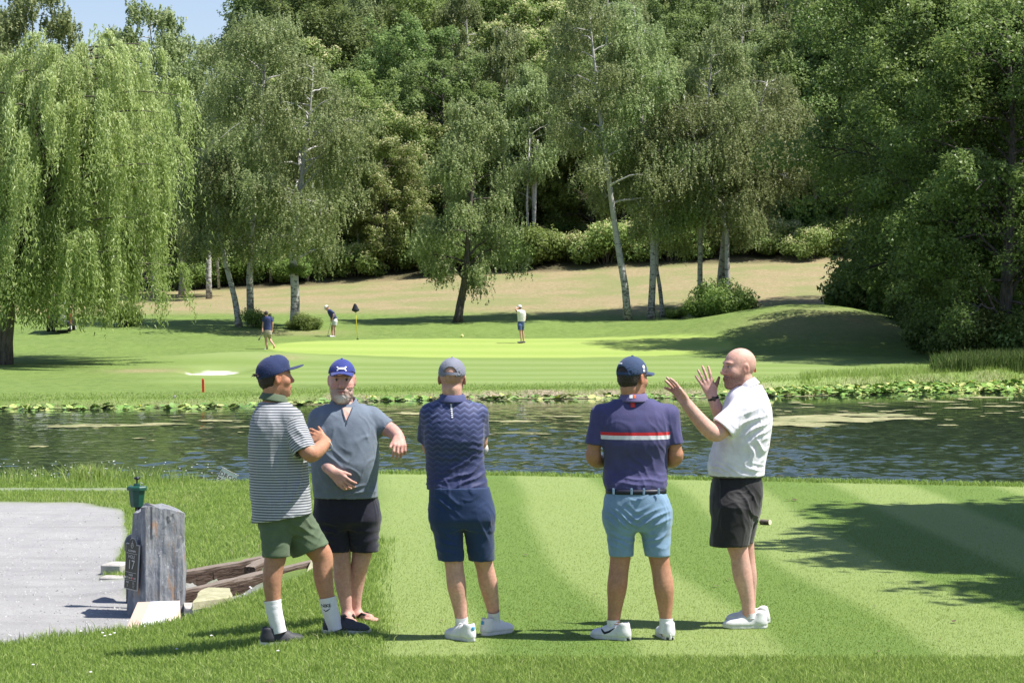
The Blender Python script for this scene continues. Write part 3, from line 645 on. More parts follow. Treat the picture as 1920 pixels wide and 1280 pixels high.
# edge row
edge = [(345, 168, 'o', .62), (395, 171, 'b', .72), (440, 174, 'o', .62), (505, 168.5, 'b', .85), (585, 169, 'b', .8), (640, 173, 'c', .75), (705, 171, 'f', .68), (765, 173, 'f', .66), (825, 176, 'o', .75),
        (930, 172, 'c', .7), (1000, 170, 'b', .85), (1050, 174, 'o', .75), (1110, 172, 'c', .7), (1170, 171, 'f', .62), (1260, 173, 'c', .75), (1340, 175, 'f', .6), (1420, 171, 'b', .85), (1470, 172, 'o', .85), (1530, 172, 'b', .95), (1590, 170, 'o', .9), (1660, 173, 'o', 1.), (1740, 175, 'b', 1.), (1850, 175, 'o', 1.1)]
for e in edge: ftree(*e)
for Yr, st, hs in ((182, 78, .85), (194, 82, .9), (208, 80, .95), (222, 85, .95), (234, 90, 1.0)):
    px = -160 + g.uniform(0, 60)
    while px < 2080:
        Y = Yr + g.uniform(-5, 5); kind = g.choice(['b', 'b', 'o', 'c', 'f'], p=[.3, .2, .25, .15, .10])
        if Yr > 200 and 500 < px < 930: kind = 'o'
        if Yr > 190 and 930 < px < 1260: kind = g.choice(['f', 'b', 'c'])
        s = hs * g.uniform(.85, 1.15)
        if px < 470: s *= np.interp(px, [-100, 60, 110, 200, 330, 470], [.9, 1.05, .8, .55, .55, .8]) ; 
        if px < 470 and Yr > 200: s *= .85
        ftree(px, Y, kind, s); px += st * g.uniform(.75, 1.25)
ftree(50, 150, 'b', 1.12, 'tall birch rising behind the top left of the willow')
ftree(-20, 155, 'b', 1.15, 'birch at the very top left corner behind the willow')
ftree(290, 160, 'b', 1.08, 'birch with a pointed top right of the willow against the sky')
ftree(340, 158, 'b', .98, 'smaller birch between willow and leaning birch')
ftree(392, 154, 'b', .98, 'airy birch behind the leaning pale birch')
ftree(720, 168, 'f', .6, 'low chestnut with cream blossom between the short birch and the left birches')
# shrubs along the edge of the wood
for k, px in enumerate(np.arange(335, 1640, 42)):
    Y = 166.5 + g.uniform(-1, 1.5) + (1.5 if 560 < px < 830 else 0); x = pxx(px + g.uniform(-12, 12), Y); s = g.uniform(.75, 1.35)
    plant(KS[g.integers(2)], 'shrub', (x, Y, Hf(x, Y) - .1), place_label('bush at the wood edge', px, 150), 'bush', 'bushes along the edge of the wood', s * 1.15, g.uniform(0, 6))
for k in range(46):
    Y = g.uniform(170, 182); px = g.uniform(300, 1700); x = pxx(px, Y)
    plant(KS[g.integers(2)], 'shrub', (x, Y, Hf(x, Y) - .1), place_label('undergrowth bush', px, Y), 'bush', 'undergrowth bushes in the wood', g.uniform(.8, 1.5), g.uniform(0, 6))
# thin trunks at the wood edge
for px, py, tx, Y, r in ((508, 500, 511, 167, .13), (598, 505, 601, 167.5, .06), (577, 520, 583, 166.5, .09), (607, 500, 612, 168, .05), (676, 500, 668, 168, .06), (411, 495, 404, 165, .10), (1000, 470, 1003, 168, .12), (992, 470, 988, 168.5, .1)):
    b = at(px, py, Y); b[2] = Hf(b[0], Y) - .1; P = np.array([[0, 0, 0], [pxx(tx, Y) - b[0], .1, 4.0], [pxx(tx, Y) - b[0] + .2, .2, 8.5]])
    m = MB(); m.tube(P, [r, r * .8, r * .3], 7); o = m.build('bare_trunk', B_birch, None, True); o.location = tuple(b); tag(o, place_label('thin bare white trunk', px, 150), 'tree trunk', 'thin trunks at the edge of the wood')

# ---- big dark alders on the right
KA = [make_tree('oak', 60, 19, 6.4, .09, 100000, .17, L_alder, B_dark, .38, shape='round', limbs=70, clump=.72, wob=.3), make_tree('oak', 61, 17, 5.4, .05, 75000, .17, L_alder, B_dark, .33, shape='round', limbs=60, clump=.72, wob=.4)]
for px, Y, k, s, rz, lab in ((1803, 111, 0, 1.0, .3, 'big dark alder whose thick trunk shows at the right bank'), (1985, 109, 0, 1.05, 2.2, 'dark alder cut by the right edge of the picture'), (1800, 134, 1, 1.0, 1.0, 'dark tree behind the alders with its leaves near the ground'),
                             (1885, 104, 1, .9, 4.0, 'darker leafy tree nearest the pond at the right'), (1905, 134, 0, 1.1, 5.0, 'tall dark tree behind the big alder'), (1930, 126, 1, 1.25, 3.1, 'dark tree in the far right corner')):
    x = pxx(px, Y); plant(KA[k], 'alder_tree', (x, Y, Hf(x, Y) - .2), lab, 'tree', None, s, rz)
KU = make_bush(70, 1.8, 2.3, 9000, .15, L_alder)
KG = make_bush(71, 1.35, 1.6, 8000, .11, L_shrub)
for px, Y, s in ((1585, 131, .9), (1625, 129, 1.5), (1670, 128, 2.0), (1715, 124, 2.0), (1690, 132, 2.6), (1740, 130, 2.9), (1745, 114, 1.1), (1770, 108, 1.2), (1805, 103.5, .95), (1850, 103, 1.1), (1900, 103, 1.2), (1950, 103, 1.3), (1730, 119, 1.3), (1830, 112, 1.5), (1900, 112, 1.6), (1880, 106, 1.3), (1960, 108, 1.6)):
    x = pxx(px, Y); plant(KU, 'shrub', (x, Y, Hf(x, Y) - .1), place_label('dark shaded bush', px, 170 + (Y - 103) * 2), 'bush', 'dark bushes under the alders', s, g.uniform(0, 6))
for px, row, Y, s, lab in ((478, 608, 124.8, .62, 'leafy bush at the foot of the leaning birch'), (573, 617, 124, .56, 'leafy bush on the right of the thick pale birch'), (548, 612, 124.2, .3, 'small bush on the left of the thick pale birch'), (1352, 600, 128.5, 1.25, 'large round bush at the foot of the birch pair'), (1312, 602, 129, .75, 'bush joined to the left of the large round bush'),
                           (1272, 590, 131, .45, 'small bush left of the large round bush'), (1252, 588, 133, .38, 'little bush behind the crooked birch'), (1385, 590, 129.5, .8, 'bush on the right side of the large round bush'), (233, 615, 124, .75, 'dark bush behind the hanging strands of the willow')):
    x = pxx(px, Y); plant(KG, 'shrub', (x, Y, Hf(x, Y) - .08), lab, 'bush', None, s * 1.12, g.uniform(0, 6))
x = pxx(556, 124.5); plant(KG, 'leaf_shoots', (x, 124.2, Hf(x, 124.5) + 2.75), 'tuft of fresh shoots growing on the trunk of the thick pale birch', 'tuft', None, .42, 1)
# ---- tree standing to the right of the frame, whose shade falls on the tee
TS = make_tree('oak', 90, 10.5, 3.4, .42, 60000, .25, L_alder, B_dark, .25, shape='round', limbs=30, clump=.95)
plant(TS, 'shade_tree', (11.0, 21.0, -.1), 'tree beside the tee that throws the shade on the grass', 'tree', None, 1.0, .4)

# ============================================================ PEOPLE
class Sdf:
    def __init__(s, lo, hi, h):
        s.h = h; s.lo = np.asarray(lo, float); n = np.ceil((np.asarray(hi) - s.lo) / h).astype(int) + 1; s.n = n
        s.ax = [(s.lo[k] + h * np.arange(n[k])).astype(np.float32) for k in range(3)]; s.D = np.full(n, .5, np.float32)
    def _sl(s, lo, hi):
        a = np.clip(np.floor((np.asarray(lo) - s.lo) / s.h).astype(int), 0, s.n); b = np.clip(np.ceil((np.asarray(hi) - s.lo) / s.h).astype(int) + 1, 0, s.n)
        sl = tuple(slice(a[k], b[k]) for k in range(3)); X = s.ax[0][sl[0]][:, None, None]; Y = s.ax[1][sl[1]][None, :, None]; Z = s.ax[2][sl[2]][None, None, :]
        return sl, X, Y, Z
    def op(s, prim, k=.015, mode='u'):
        fn, lo, hi = prim; pad = k + 3 * s.h
        sl, X, Y, Z = s._sl(np.asarray(lo) - pad, np.asarray(hi) + pad); D = s.D[sl]
        if D.size == 0: return s
        d = fn(X, Y, Z).astype(np.float32)
        if mode == 'u':
            hh = np.clip(.5 + .5 * (D - d) / k, 0, 1); s.D[sl] = D + (d - D) * hh - k * hh * (1 - hh)
        elif mode == 's':
            d = -d; hh = np.clip(.5 - .5 * (D - d) / k, 0, 1); s.D[sl] = D + (d - D) * hh + k * hh * (1 - hh)
        return s
    def mesh(s): return nets(s.D, s.lo, s.h)
def nets(D, lo, h):
    S = D < 0; c = np.zeros(tuple(np.array(D.shape) - 1), np.uint8); sh = [(a, b, d) for a in (0, 1) for b in (0, 1) for d in (0, 1)]
    nx, ny, nz = c.shape
    for a, b, d in sh: c += S[a:a + nx, b:b + ny, d:d + nz]
    act = (c > 0) & (c < 8); I = np.argwhere(act); idx = np.full(c.shape, -1, np.int32); idx[act] = np.arange(len(I))
    vals = {q: D[I[:, 0] + q[0], I[:, 1] + q[1], I[:, 2] + q[2]] for q in sh}
    P = np.zeros((len(I), 3)); W = np.zeros(len(I))
    for q in sh:
        for k in range(3):
            if q[k]: continue
            r = list(q); r[k] = 1; r = tuple(r); a = vals[q]; b = vals[r]; m = (a < 0) != (b < 0)
            t = np.where(m, a / np.where(m, a - b, 1), 0); p = np.tile(np.array(q, float), (len(I), 1)); p[:, k] += t; P += p * m[:, None]; W += m
    V = (I + P / W[:, None]) * h + lo
    quads = []
    for k in range(3):
        a = [slice(None)] * 3; b = [slice(None)] * 3; a[k] = slice(0, -1); b[k] = slice(1, None); A = S[tuple(a)]; B = S[tuple(b)]
        E = np.argwhere(A != B); o1, o2 = [(1, 2), (2, 0), (0, 1)][k]
        E = E[(E[:, o1] > 0) & (E[:, o2] > 0) & (E[:, o1] < c.shape[o1]) & (E[:, o2] < c.shape[o2])]
        def g(d1, d2):
            e = E.copy(); e[:, o1] -= d1; e[:, o2] -= d2; return idx[e[:, 0], e[:, 1], e[:, 2]]
        q = np.stack([g(1, 1), g(0, 1), g(0, 0), g(1, 0)], 1); fl = ~A[E[:, 0], E[:, 1], E[:, 2]]; q[fl] = q[fl][:, ::-1]; quads.append(q)
    return V, np.concatenate(quads)
def vnormals(V, f):
    n = np.zeros_like(V); a = np.cross(V[f[:, 2]] - V[f[:, 0]], V[f[:, 3]] - V[f[:, 1]])
    for k in range(4): np.add.at(n, f[:, k], a)
    return n / (np.linalg.norm(n, axis=1)[:, None] + 1e-12)
def relax(V, f, it=1, w=.5):
    for _ in range(it):
        s = np.zeros_like(V); c = np.zeros(len(V))
        for k in range(4):
            a = f[:, k]; b = f[:, (k + 1) % 4]; np.add.at(s, a, V[b]); np.add.at(s, b, V[a]); np.add.at(c, a, 1); np.add.at(c, b, 1)
        V = V * (1 - w) + w * s / np.maximum(c, 1)[:, None]
    return V
def cone(a, b, ra, rb, clip0=None, clip1=None):
    a = np.asarray(a, float); b = np.asarray(b, float); ab = b - a; L2 = float(ab @ ab) + 1e-9; L = math.sqrt(L2)
    def fn(X, Y, Z):
        t = ((X - a[0]) * ab[0] + (Y - a[1]) * ab[1] + (Z - a[2]) * ab[2]) / L2; tc = np.clip(t, 0, 1)
        d = np.sqrt((X - a[0] - tc * ab[0]) ** 2 + (Y - a[1] - tc * ab[1]) ** 2 + (Z - a[2] - tc * ab[2]) ** 2) - (ra + (rb - ra) * tc)
        if clip1: d = np.maximum(d, (t - 1) * L)
        return d
    r = max(ra, rb); return fn, np.minimum(a, b) - r, np.maximum(a, b) + r
def cyl(a, b, ra, rb, plane=None, ext=0., sy=1.):   # open ended tapered sleeve, flat cut at b (plane normal optional)
    a = np.asarray(a, float); b = np.asarray(b, float); ab = b - a; L = np.linalg.norm(ab); u = ab / L; pn = u if plane is None else np.asarray(plane, float) / np.linalg.norm(plane)
    def fn(X, Y, Z):
        t = ((X - a[0]) * u[0] + (Y - a[1]) * u[1] + (Z - a[2]) * u[2]) / L; tc = np.maximum(t, 0)
        d = np.sqrt((X - a[0] - tc * ab[0]) ** 2 + ((Y - a[1] - tc * ab[1]) / sy) ** 2 + (Z - a[2] - tc * ab[2]) ** 2) - (ra + (rb - ra) * np.minimum(tc, 1.3))
        return np.maximum(d, (X - b[0]) * pn[0] + (Y - b[1]) * pn[1] + (Z - b[2]) * pn[2] - ext)
    r = max(ra, rb) * max(1, sy); e = b + u * (ext + .03); return fn, np.minimum(a, e) - r, np.maximum(a, e) + r
def ell(c, r, Rm=None):
    c = np.asarray(c, float); r = np.asarray(r, float)
    def fn(X, Y, Z):
        x, y, z = X - c[0], Y - c[1], Z - c[2]
        if Rm is not None: x, y, z = [Rm[0][k] * x + Rm[1][k] * y + Rm[2][k] * z for k in range(3)]
        k0 = np.sqrt((x / r[0]) ** 2 + (y / r[1]) ** 2 + (z / r[2]) ** 2); k1 = np.sqrt((x / r[0] ** 2) ** 2 + (y / r[1] ** 2) ** 2 + (z / r[2] ** 2) ** 2)
        return k0 * (k0 - 1) / np.maximum(k1, 1e-6)
    m = r.max(); return fn, c - m, c + m
def loft(rows, zc0=None, zc1=None, pw=2.35, grow=0.):   # rows: z, cx, cy, a, b   (z ascending)
    rows = np.array(sorted(rows, key=lambda q: q[0]), float); z = rows[:, 0]
    z0 = z[0] if zc0 is None else zc0; z1 = z[-1] if zc1 is None else zc1
    zz = np.linspace(z0, z1, 80); co = [np.interp(zz, z, rows[:, k]) for k in range(1, 5)]
    for q in range(2): co = [np.convolve(np.pad(c, 2, mode='edge'), np.ones(5) / 5, 'valid') for c in co]
    def fn(X, Y, Z):
        cx, cy, a, b = [np.interp(Z, zz, c) for c in co]; a = a + grow; b = b + grow
        q = (np.abs((X - cx) / a) ** pw + np.abs((Y - cy) / b) ** pw) ** (1 / pw)
        d = (q - 1) * np.minimum(a, b)
        return np.maximum(np.maximum(d, z0 - Z), Z - z1)
    m = rows[:, 3:5].max() + grow + .03
    return fn, np.array((rows[:, 1].min() - m, rows[:, 2].min() - m, z0)), np.array((rows[:, 1].max() + m, rows[:, 2].max() + m, z1))
nrmz = lambda v: np.asarray(v, float) / np.linalg.norm(v)

def skin_material(name, col, sss=.0):
    t = NT(name); a = t.node('ShaderNodeAttribute', attribute_name='tint'); n = t.noise(55, 4, .6, t.co('Object')); n2 = t.noise(9, 3, .6, t.co('Object'))
    c = t.mix(1.0, a.outputs['Color'], t.ramp(n, [(.3, (.86, .82, .82)), (.7, (1.08, 1.06, 1.05))]), 'MULTIPLY'); c = t.mix(t.math('MULTIPLY', t.ramp(n2, [(.45, 0.), (.7, 1.)]), .25), c, t.mix(1.0, c, (1.05, .8, .75), 'MULTIPLY'))
    return t.fin(c, .56, t.bump(n, .45, .004), .32)
M_skin = skin_material('skin', (1, 1, 1))
def cloth_material(name, base, kind=None, rough=.8, p=None):
    t = NT(name); co = t.co('Object'); weave = t.noise(380, 2, .6, co); n = t.noise(14, 3, .6, co); su = t.attr('su').outputs['Fac']; sx = t.attr('sx').outputs['Fac']; sl = t.attr('slv').outputs['Fac']
    c = t.mix(t.ramp(n, [(.3, 0.), (.7, 1.)]), tuple(v * .88 for v in base), tuple(min(1, v * 1.1) for v in base))
    if kind == 'stripes':
        w = t.math('FRACT', t.math('MULTIPLY', su, 1 / .0172)); s = t.math('GREATER_THAN', w, .50); c = t.mix(s, c, p)
    elif kind == 'chevron':
        zz = t.math('ABSOLUTE', t.math('SUBTRACT', t.math('FRACT', t.math('MULTIPLY', sx, 1 / .058)), .5)); w = t.math('FRACT', t.math('ADD', t.math('MULTIPLY', su, 1 / .034), t.math('MULTIPLY', zz, 1.1)))
        s = t.math('MULTIPLY', t.math('POWER', w, 2.5), t.math('MULTIPLY_ADD', su, 2.2, -2.2, clamp=True)); s = t.math('MULTIPLY', s, t.math('SUBTRACT', 1.0, sl)); c = t.mix(t.math('MULTIPLY', s, .75), c, p)
    elif kind == 'bands':
        z1, z2, z3, z4 = p; on = t.math('SUBTRACT', 1.0, sl)
        b = lambda a, d: t.math('MULTIPLY', t.math('MULTIPLY', t.math('GREATER_THAN', su, a), t.math('LESS_THAN', su, d)), on)
        c = t.mix(b(z3, z4), c, (.62, .03, .035)); c = t.mix(b(z1, z2), c, (.72, .72, .74))
    elif kind == 'waffle':
        w1 = t.math('SINE', t.math('MULTIPLY', su, 700.)); w2 = t.math('SINE', t.math('MULTIPLY', sx, 700.)); c = t.mix(t.math('MULTIPLY', t.math('MULTIPLY', w1, w2), .25, clamp=True), c, (.05, .065, .085))
    t.b.inputs['Sheen Weight'].default_value = .15 if sum(base) > .05 else .03
    h = t.math('ADD', t.math('MULTIPLY', weave, .3), n)
    return t.fin(c, rough, t.bump(h, .35, .008), .25)

def hand(S, w, d, t, nsgn=1, curl=(15, 15, 15, 15), spread=(9, 3, -3, -9), sc=1.0, thumb=(.5, .75, .25), tcurl=15):
    w = np.asarray(w, float); d = nrmz(d); t = np.asarray(t, float); t = nrmz(t - (t @ d) * d); n = nsgn * np.cross(d, t)
    offs = np.array((.033, .011, -.011, -.031)) * sc; lf = (.92, 1.0, .95, .76)
    S.op(cone(w, w + d * .03 * sc, .026 * sc, .024 * sc), .015)
    for i in range(4):
        kn = w + d * (.092 - .006 * abs(i - 1)) * sc + t * offs[i]
        S.op(cone(w + d * .015 * sc + t * offs[i] * .55, kn, .019 * sc, .0115 * sc), .012)
    for i in range(4):
        kn = w + d * (.092 - .006 * abs(i - 1)) * sc + t * offs[i]; a = math.radians(spread[i]); dd = d * math.cos(a) + t * math.sin(a)
        p = kn; th = 0; 
        for L, r0, r1, cf in ((.044, .0102, .0092, .8), (.027, .0092, .0085, 1.2), (.022, .0085, .0072, .9)):
            th += math.radians(curl[i]) * cf; q = p + (dd * math.cos(th) + n * math.sin(th)) * L * lf[i] * sc; S.op(cone(p, q, r0 * sc, r1 * sc), .004); p = q
    b = w + d * .028 * sc + t * .024 * sc; td = nrmz(d * thumb[0] + t * thumb[1] + n * thumb[2]); m = b + td * .046 * sc; S.op(cone(b, m, .017 * sc, .0115 * sc), .012)
    td2 = nrmz(td + d * math.sin(math.radians(tcurl)) * 1.2); S.op(cone(m, m + td2 * .034 * sc, .0112 * sc, .0085 * sc), .004)

def head_sdf(S, c, Rm, s, beard=0, jaw=1.0):
    P = lambda *v: c + Rm @ (np.array(v) * s)
    E = lambda v, r, k=.012, m='u': S.op(ell(P(*v), np.array(r) * s, Rm), k * s, m)
    E((0, -.008, .032), (.077, .097, .089), .01); E((0, .022, -.03), (.063 * jaw, .068, .078), .03); E((0, .05, -.075), (.045 * jaw, .04, .04), .03); E((0, .07, -.102), (.024, .022, .018), .02)
    if beard: E((0, .045, -.085), (.060, .054, .052), .02)
    E((.040, .058, -.022), (.026, .025, .026), .02); E((-.040, .058, -.022), (.026, .025, .026), .02)
    E((0, .078, .033), (.052, .018, .011), .014)
    for q in (-1, 1): E((q * .031, .100, .012), (.019, .017, .011), .012, 's')
    for q in (-1, 1): E((q * .031, .080, .010), (.0135, .0125, .0115), .003)
    S.op(cone(P(0, .088, .022), P(0, .112, -.022), .0085 * s, .0125 * s), .012 * s); E((0, .100, -.027), (.0185, .013, .0095), .008)
    E((0, .088, -.060), (.026, .015, .014), .012); E((0, .1045, -.0615), (.024, .008, .0022), .003, 's')
    for q in (-1, 1):
        Re = Rm @ rotz(q * .30); S.op(ell(P(q * .079, -.006, -.002), np.array((.0085, .021, .034)) * s, Re), .006 * s); S.op(ell(P(q * .088, .000, .002), np.array((.006, .012, .020)) * s, Re), .004 * s, 's')

def decal(target, shapeV, shapeF, org, right, up, mat, parent, name, off=.0025, depth=.25, label=None):
    """flat print laid on a surface: points of a plane are dropped on the target mesh along the plane's normal"""
    from mathutils.bvhtree import BVHTree
    me = target.data; n = len(me.vertices); co = np.empty(n * 3, np.float32); me.vertices.foreach_get('co', co); co = co.reshape(-1, 3)
    ls = [list(p.vertices) for p in me.polygons]; bv = BVHTree.FromPolygons([tuple(v) for v in co], ls)
    right = nrmz(right); up = nrmz(up); nn = np.cross(right, up); out = []
    for v in shapeV:
        p = np.asarray(org) + right * v[0] + up * v[1] + nn * depth
        hit = bv.ray_cast(Vector(p), Vector(-nn), depth * 2.2); out.append(np.array(hit[0]) + nn * off if hit[0] is not None else p - nn * depth)
    o = mk(name, np.array(out), shapeF, mat, parent, False)
    if label: o['label'] = label
    return o
def strip_shape(lines, w, seg=.006):
    m = MB()
    for ln in lines:
        ln = np.asarray(ln, float); pts = [ln[0]]
        for a, b in zip(ln[:-1], ln[1:]):
            k = max(1, int(np.linalg.norm(b - a) / seg)); pts += [a + (b - a) * (i + 1) / k for i in range(k)]
        p = np.array(pts); T = np.gradient(p, axis=0); T /= np.linalg.norm(T, axis=1)[:, None] + 1e-9; N = np.stack([-T[:, 1], T[:, 0]], 1); ww = w if np.isscalar(w) else np.interp(np.linspace(0, 1, len(p)), np.linspace(0, 1, len(w)), w)[:, None]
        G = np.stack([p - N * ww / 2, p + N * ww / 2], 1); G = np.concatenate([G, np.zeros((*G.shape[:2], 1))], 2); m.grid(G)
    return np.concatenate(m.v), np.concatenate(m.f4)
def rect_shape(w, h, nx=4, ny=4):
    x, y = np.meshgrid(np.linspace(-w / 2, w / 2, nx + 1), np.linspace(-h / 2, h / 2, ny + 1), indexing='ij'); m = MB(); m.grid(np.stack([x, y, 0 * x], -1)); return m.v[0], m.f4[0]
def disc_shape(r, n=14):
    m = MB(); a = np.linspace(0, 2 * np.pi, n, endpoint=False); P = np.stack([np.stack([rr * np.cos(a), rr * np.sin(a), 0 * a], -1) for rr in (r, r * .5, r * .02)], 1); m.grid(P, True); return m.v[0], m.f4[0]
def text_shape(s, size, bold=0.0):
    cu = bpy.data.curves.new('txt', 'FONT'); cu.body = s; cu.size = size; cu.align_x = 'CENTER'; cu.align_y = 'CENTER'; cu.resolution_u = 2; cu.offset = bold
    ob = bpy.data.objects.new('txt', cu); COL.objects.link(ob); dg = bpy.context.evaluated_depsgraph_get(); me = bpy.data.meshes.new_from_object(ob.evaluated_get(dg))
    V = np.array([v.co[:] for v in me.vertices]); me.calc_loop_triangles(); f = np.array([t.vertices[:] for t in me.loop_triangles]); bpy.data.objects.remove(ob); bpy.data.curves.remove(cu); bpy.data.meshes.remove(me); return V, f
M_white = plain('white_print', (.8, .8, .8), .6, .03); M_black = plain('black_print', (.012, .012, .014), .5, .05); M_red = plain('red_print', (.62, .04, .045), .6, .05); M_orange = plain('orange_print', (.72, .14, .05), .6, .05)

# ---- shoes, built once per kind
def make_shoe(kind, upper_m, sole_m, lace_m):
    lo, hi = (-.07, -.14, -.01), (.07, .20, .16); S = Sdf(lo, hi, .0045)
    for c, r in (((0, -.068, .040), (.038, .046, .060)), ((0, .0, .034), (.041, .085, .056)), ((0, .07, .028), (.0475, .085, .044)), ((.003, .122, .026), (.043, .053, .033))): S.op(ell(c, r), .02)
    S.op(cone((0, -.055, .05), (0, -.062, .092), .043, .040), .015); S.op(cone((0, -.01, .07), (0, .06, .06), .03, .026), .02)
    S.op(ell((0, -.05, .125), (.031, .046, .045)), .006, 's')
    zc = S.ax[2][None, None, :]; S.D = np.maximum(S.D, (.022 - zc)); V, f = S.mesh(); V = relax(V, f, 1)
    up = mk_data('shoe', V, f, upper_m, True)
    S = Sdf(lo, (.07, .20, .06), .0045)
    def sole(X, Y, Z):
        w = np.interp(Y, [-.117, -.107, -.09, -.05, 0, .06, .12, .155, .172, .179], [.001, .013, .031, .0385, .0385, .0455, .0435, .029, .012, .001]); zt = .030 + .010 * np.clip((-Y + .02) / .1, 0, 1) + .004 * np.sin(Y * 40); zb = .0 + .22 * np.maximum(Y - .11, 0) ** 1 * .6 + .15 * np.maximum(-Y - .09, 0)
        return np.maximum(np.maximum(np.abs(X) - w, Z - zt), zb - Z)
    S.op((sole, np.array((-.05, -.12, 0)), np.array((.05, .185, .05))), .004); V, f = S.mesh(); so_ = mk_data('sole', V, f, sole_m, True)
    m = MB()
    for k, y in enumerate((.015, .032, .049, .066)):
        z = .103 - .012 * k - (.008 if k else 0) * .8; a = np.linspace(-1, 1, 7); m.tube(np.stack([a * .026, y + .008 * a, z - .016 * a ** 2 - .004 * k], 1), .0032, 5)
    m.tube([[0, .012, .105], [.02, .0, .11], [.035, .02, .09]], .0028, 5); m.tube([[0, .012, .105], [-.02, .0, .11], [-.034, .022, .088]], .0028, 5)
    return up, so_, m.data('laces', lace_m, True)
W_mat = plain('white_shoe_leather', (.66, .66, .65), .5, .06, 60, .2); WS = plain('white_rubber', (.6, .6, .58), .6, .08, 50); K_mat = plain('black_shoe_mesh', (.035, .037, .045), .6, .3, 120, .3); LW = plain('shoe_laces', (.7, .7, .7), .7, .05); LK = plain('black_laces', (.02, .02, .022), .7, .1)
SH_white = make_shoe('w', W_mat, WS, LW); SH_black = make_shoe('k', K_mat, WS, LK)
def shoe(p, kind, x, y, z, yaw, extra=None, s=1.0):
    up, so_, la = kind; o = link('shoe', up, p, (x, y, z)); o.rotation_euler = (0, 0, R(yaw - 90)); o.scale = (s, s, s); link('sole', so_, o); link('laces', la, o); return o
def sock(p, pts, wid, mat):
    m = MB(); pts = np.array(pts); t = np.linspace(0, 1, 14); P = np.stack([np.interp(t, np.linspace(0, 1, len(pts)), pts[:, k]) for k in range(3)], 1); r = np.interp(t, np.linspace(0, 1, len(wid)), wid) + .0012 * np.sin(np.arange(14) * 2.1)
    m.tube(P, r, 20, False); return m.build('sock', mat, p, True)
M_sock = plain('white_sock', (.72, .72, .73), .9, .05, 90, .3)

# ---- caps in the head frame
def cap_parts(opening, flat=False, zb=.046):
    S = Sdf((-.11, -.13, -.02), (.11, .13, .16), .0042); S.op(ell((0, -.008, .036), (.086, .107, .098)), .004)
    if flat: S.op(ell((0, .03, .085), (.062, .06, .052)), .02)
    X, Y, Z = S.ax[0][:, None, None], S.ax[1][None, :, None], S.ax[2][None, None, :]
    inn = ell((0, -.008, .033), (.081, .102, .094))[0](X, Y, Z); D = np.maximum(S.D, -inn); zc = zb - .004 - .45 * np.maximum(-.0 + (.06 - Y), 0) * .5 + 0 * X; zc = np.maximum(zc, .006 + .5 * zb * 0)
    D = np.maximum(D, (zc - Z))
    if opening:
        op_ = ell((0, -.115, .030), (.040, .05, .038))[0](X, Y, Z); D = np.maximum(D, -op_)
    S.D = D.astype(np.float32); V, f = S.mesh(); dome = (relax(V, f, 1, .4), f)
    u = np.linspace(-1, 1, 21)[:, None]; v = np.linspace(0, 1, 7)[None]; a = u * R(64)
    xi, yi = .084 * np.sin(a), -.008 + .104 * np.cos(a); Lb = .084 * np.sqrt(np.maximum(1 - u ** 2, 0)) ** .75 + .004
    x = xi * (1 - .06 * v) + 0 * v; y = yi + Lb * v; z = zb - (.10 if flat else .5) * v * 0 - (5.2 if not flat else 1.6) * x ** 2 * (.35 + .65 * v) - (.004 if not flat else -.016) * v * np.cos(a)
    top = np.stack([x, y + 0 * z, z + 0 * x], -1); bot = top - (0, 0, .0042); m = MB(); m.grid(top); m.grid(bot[::-1]); m.grid(np.stack([top[:, -1], bot[:, -1]], 1)); m.grid(np.stack([bot[:, 0], top[:, 0]], 1))
    return dome, m
def hair_mesh(long=False):
    S = Sdf((-.11, -.14, -.12), (.11, .1, .15), .0045); S.op(ell((0, -.012, .032), (.0785, .098, .0905)), .01); S.op(ell((0, -.042, -.018), (.062, .052, .05)), .03)
    if long: S.op(ell((0, -.070, -.01), (.045, .035, .055)), .02)
    X, Y, Z = S.ax[0][:, None, None], S.ax[1][None, :, None], S.ax[2][None, None, :]
    D = np.maximum(S.D, -.068 - Z); D = np.maximum(D, np.where(Z < .035, Y + .022 + .25 * np.maximum(-Z, 0), -1.) * 1.0); D = np.maximum(D, Y - .05); S.D = D.astype(np.float32); V, f = S.mesh()
    n = vnormals(V, f); V = V + n * (.0022 * vn(V * 160, 3) + .002 * vn(V * 60, 4))[:, None]; return V, f

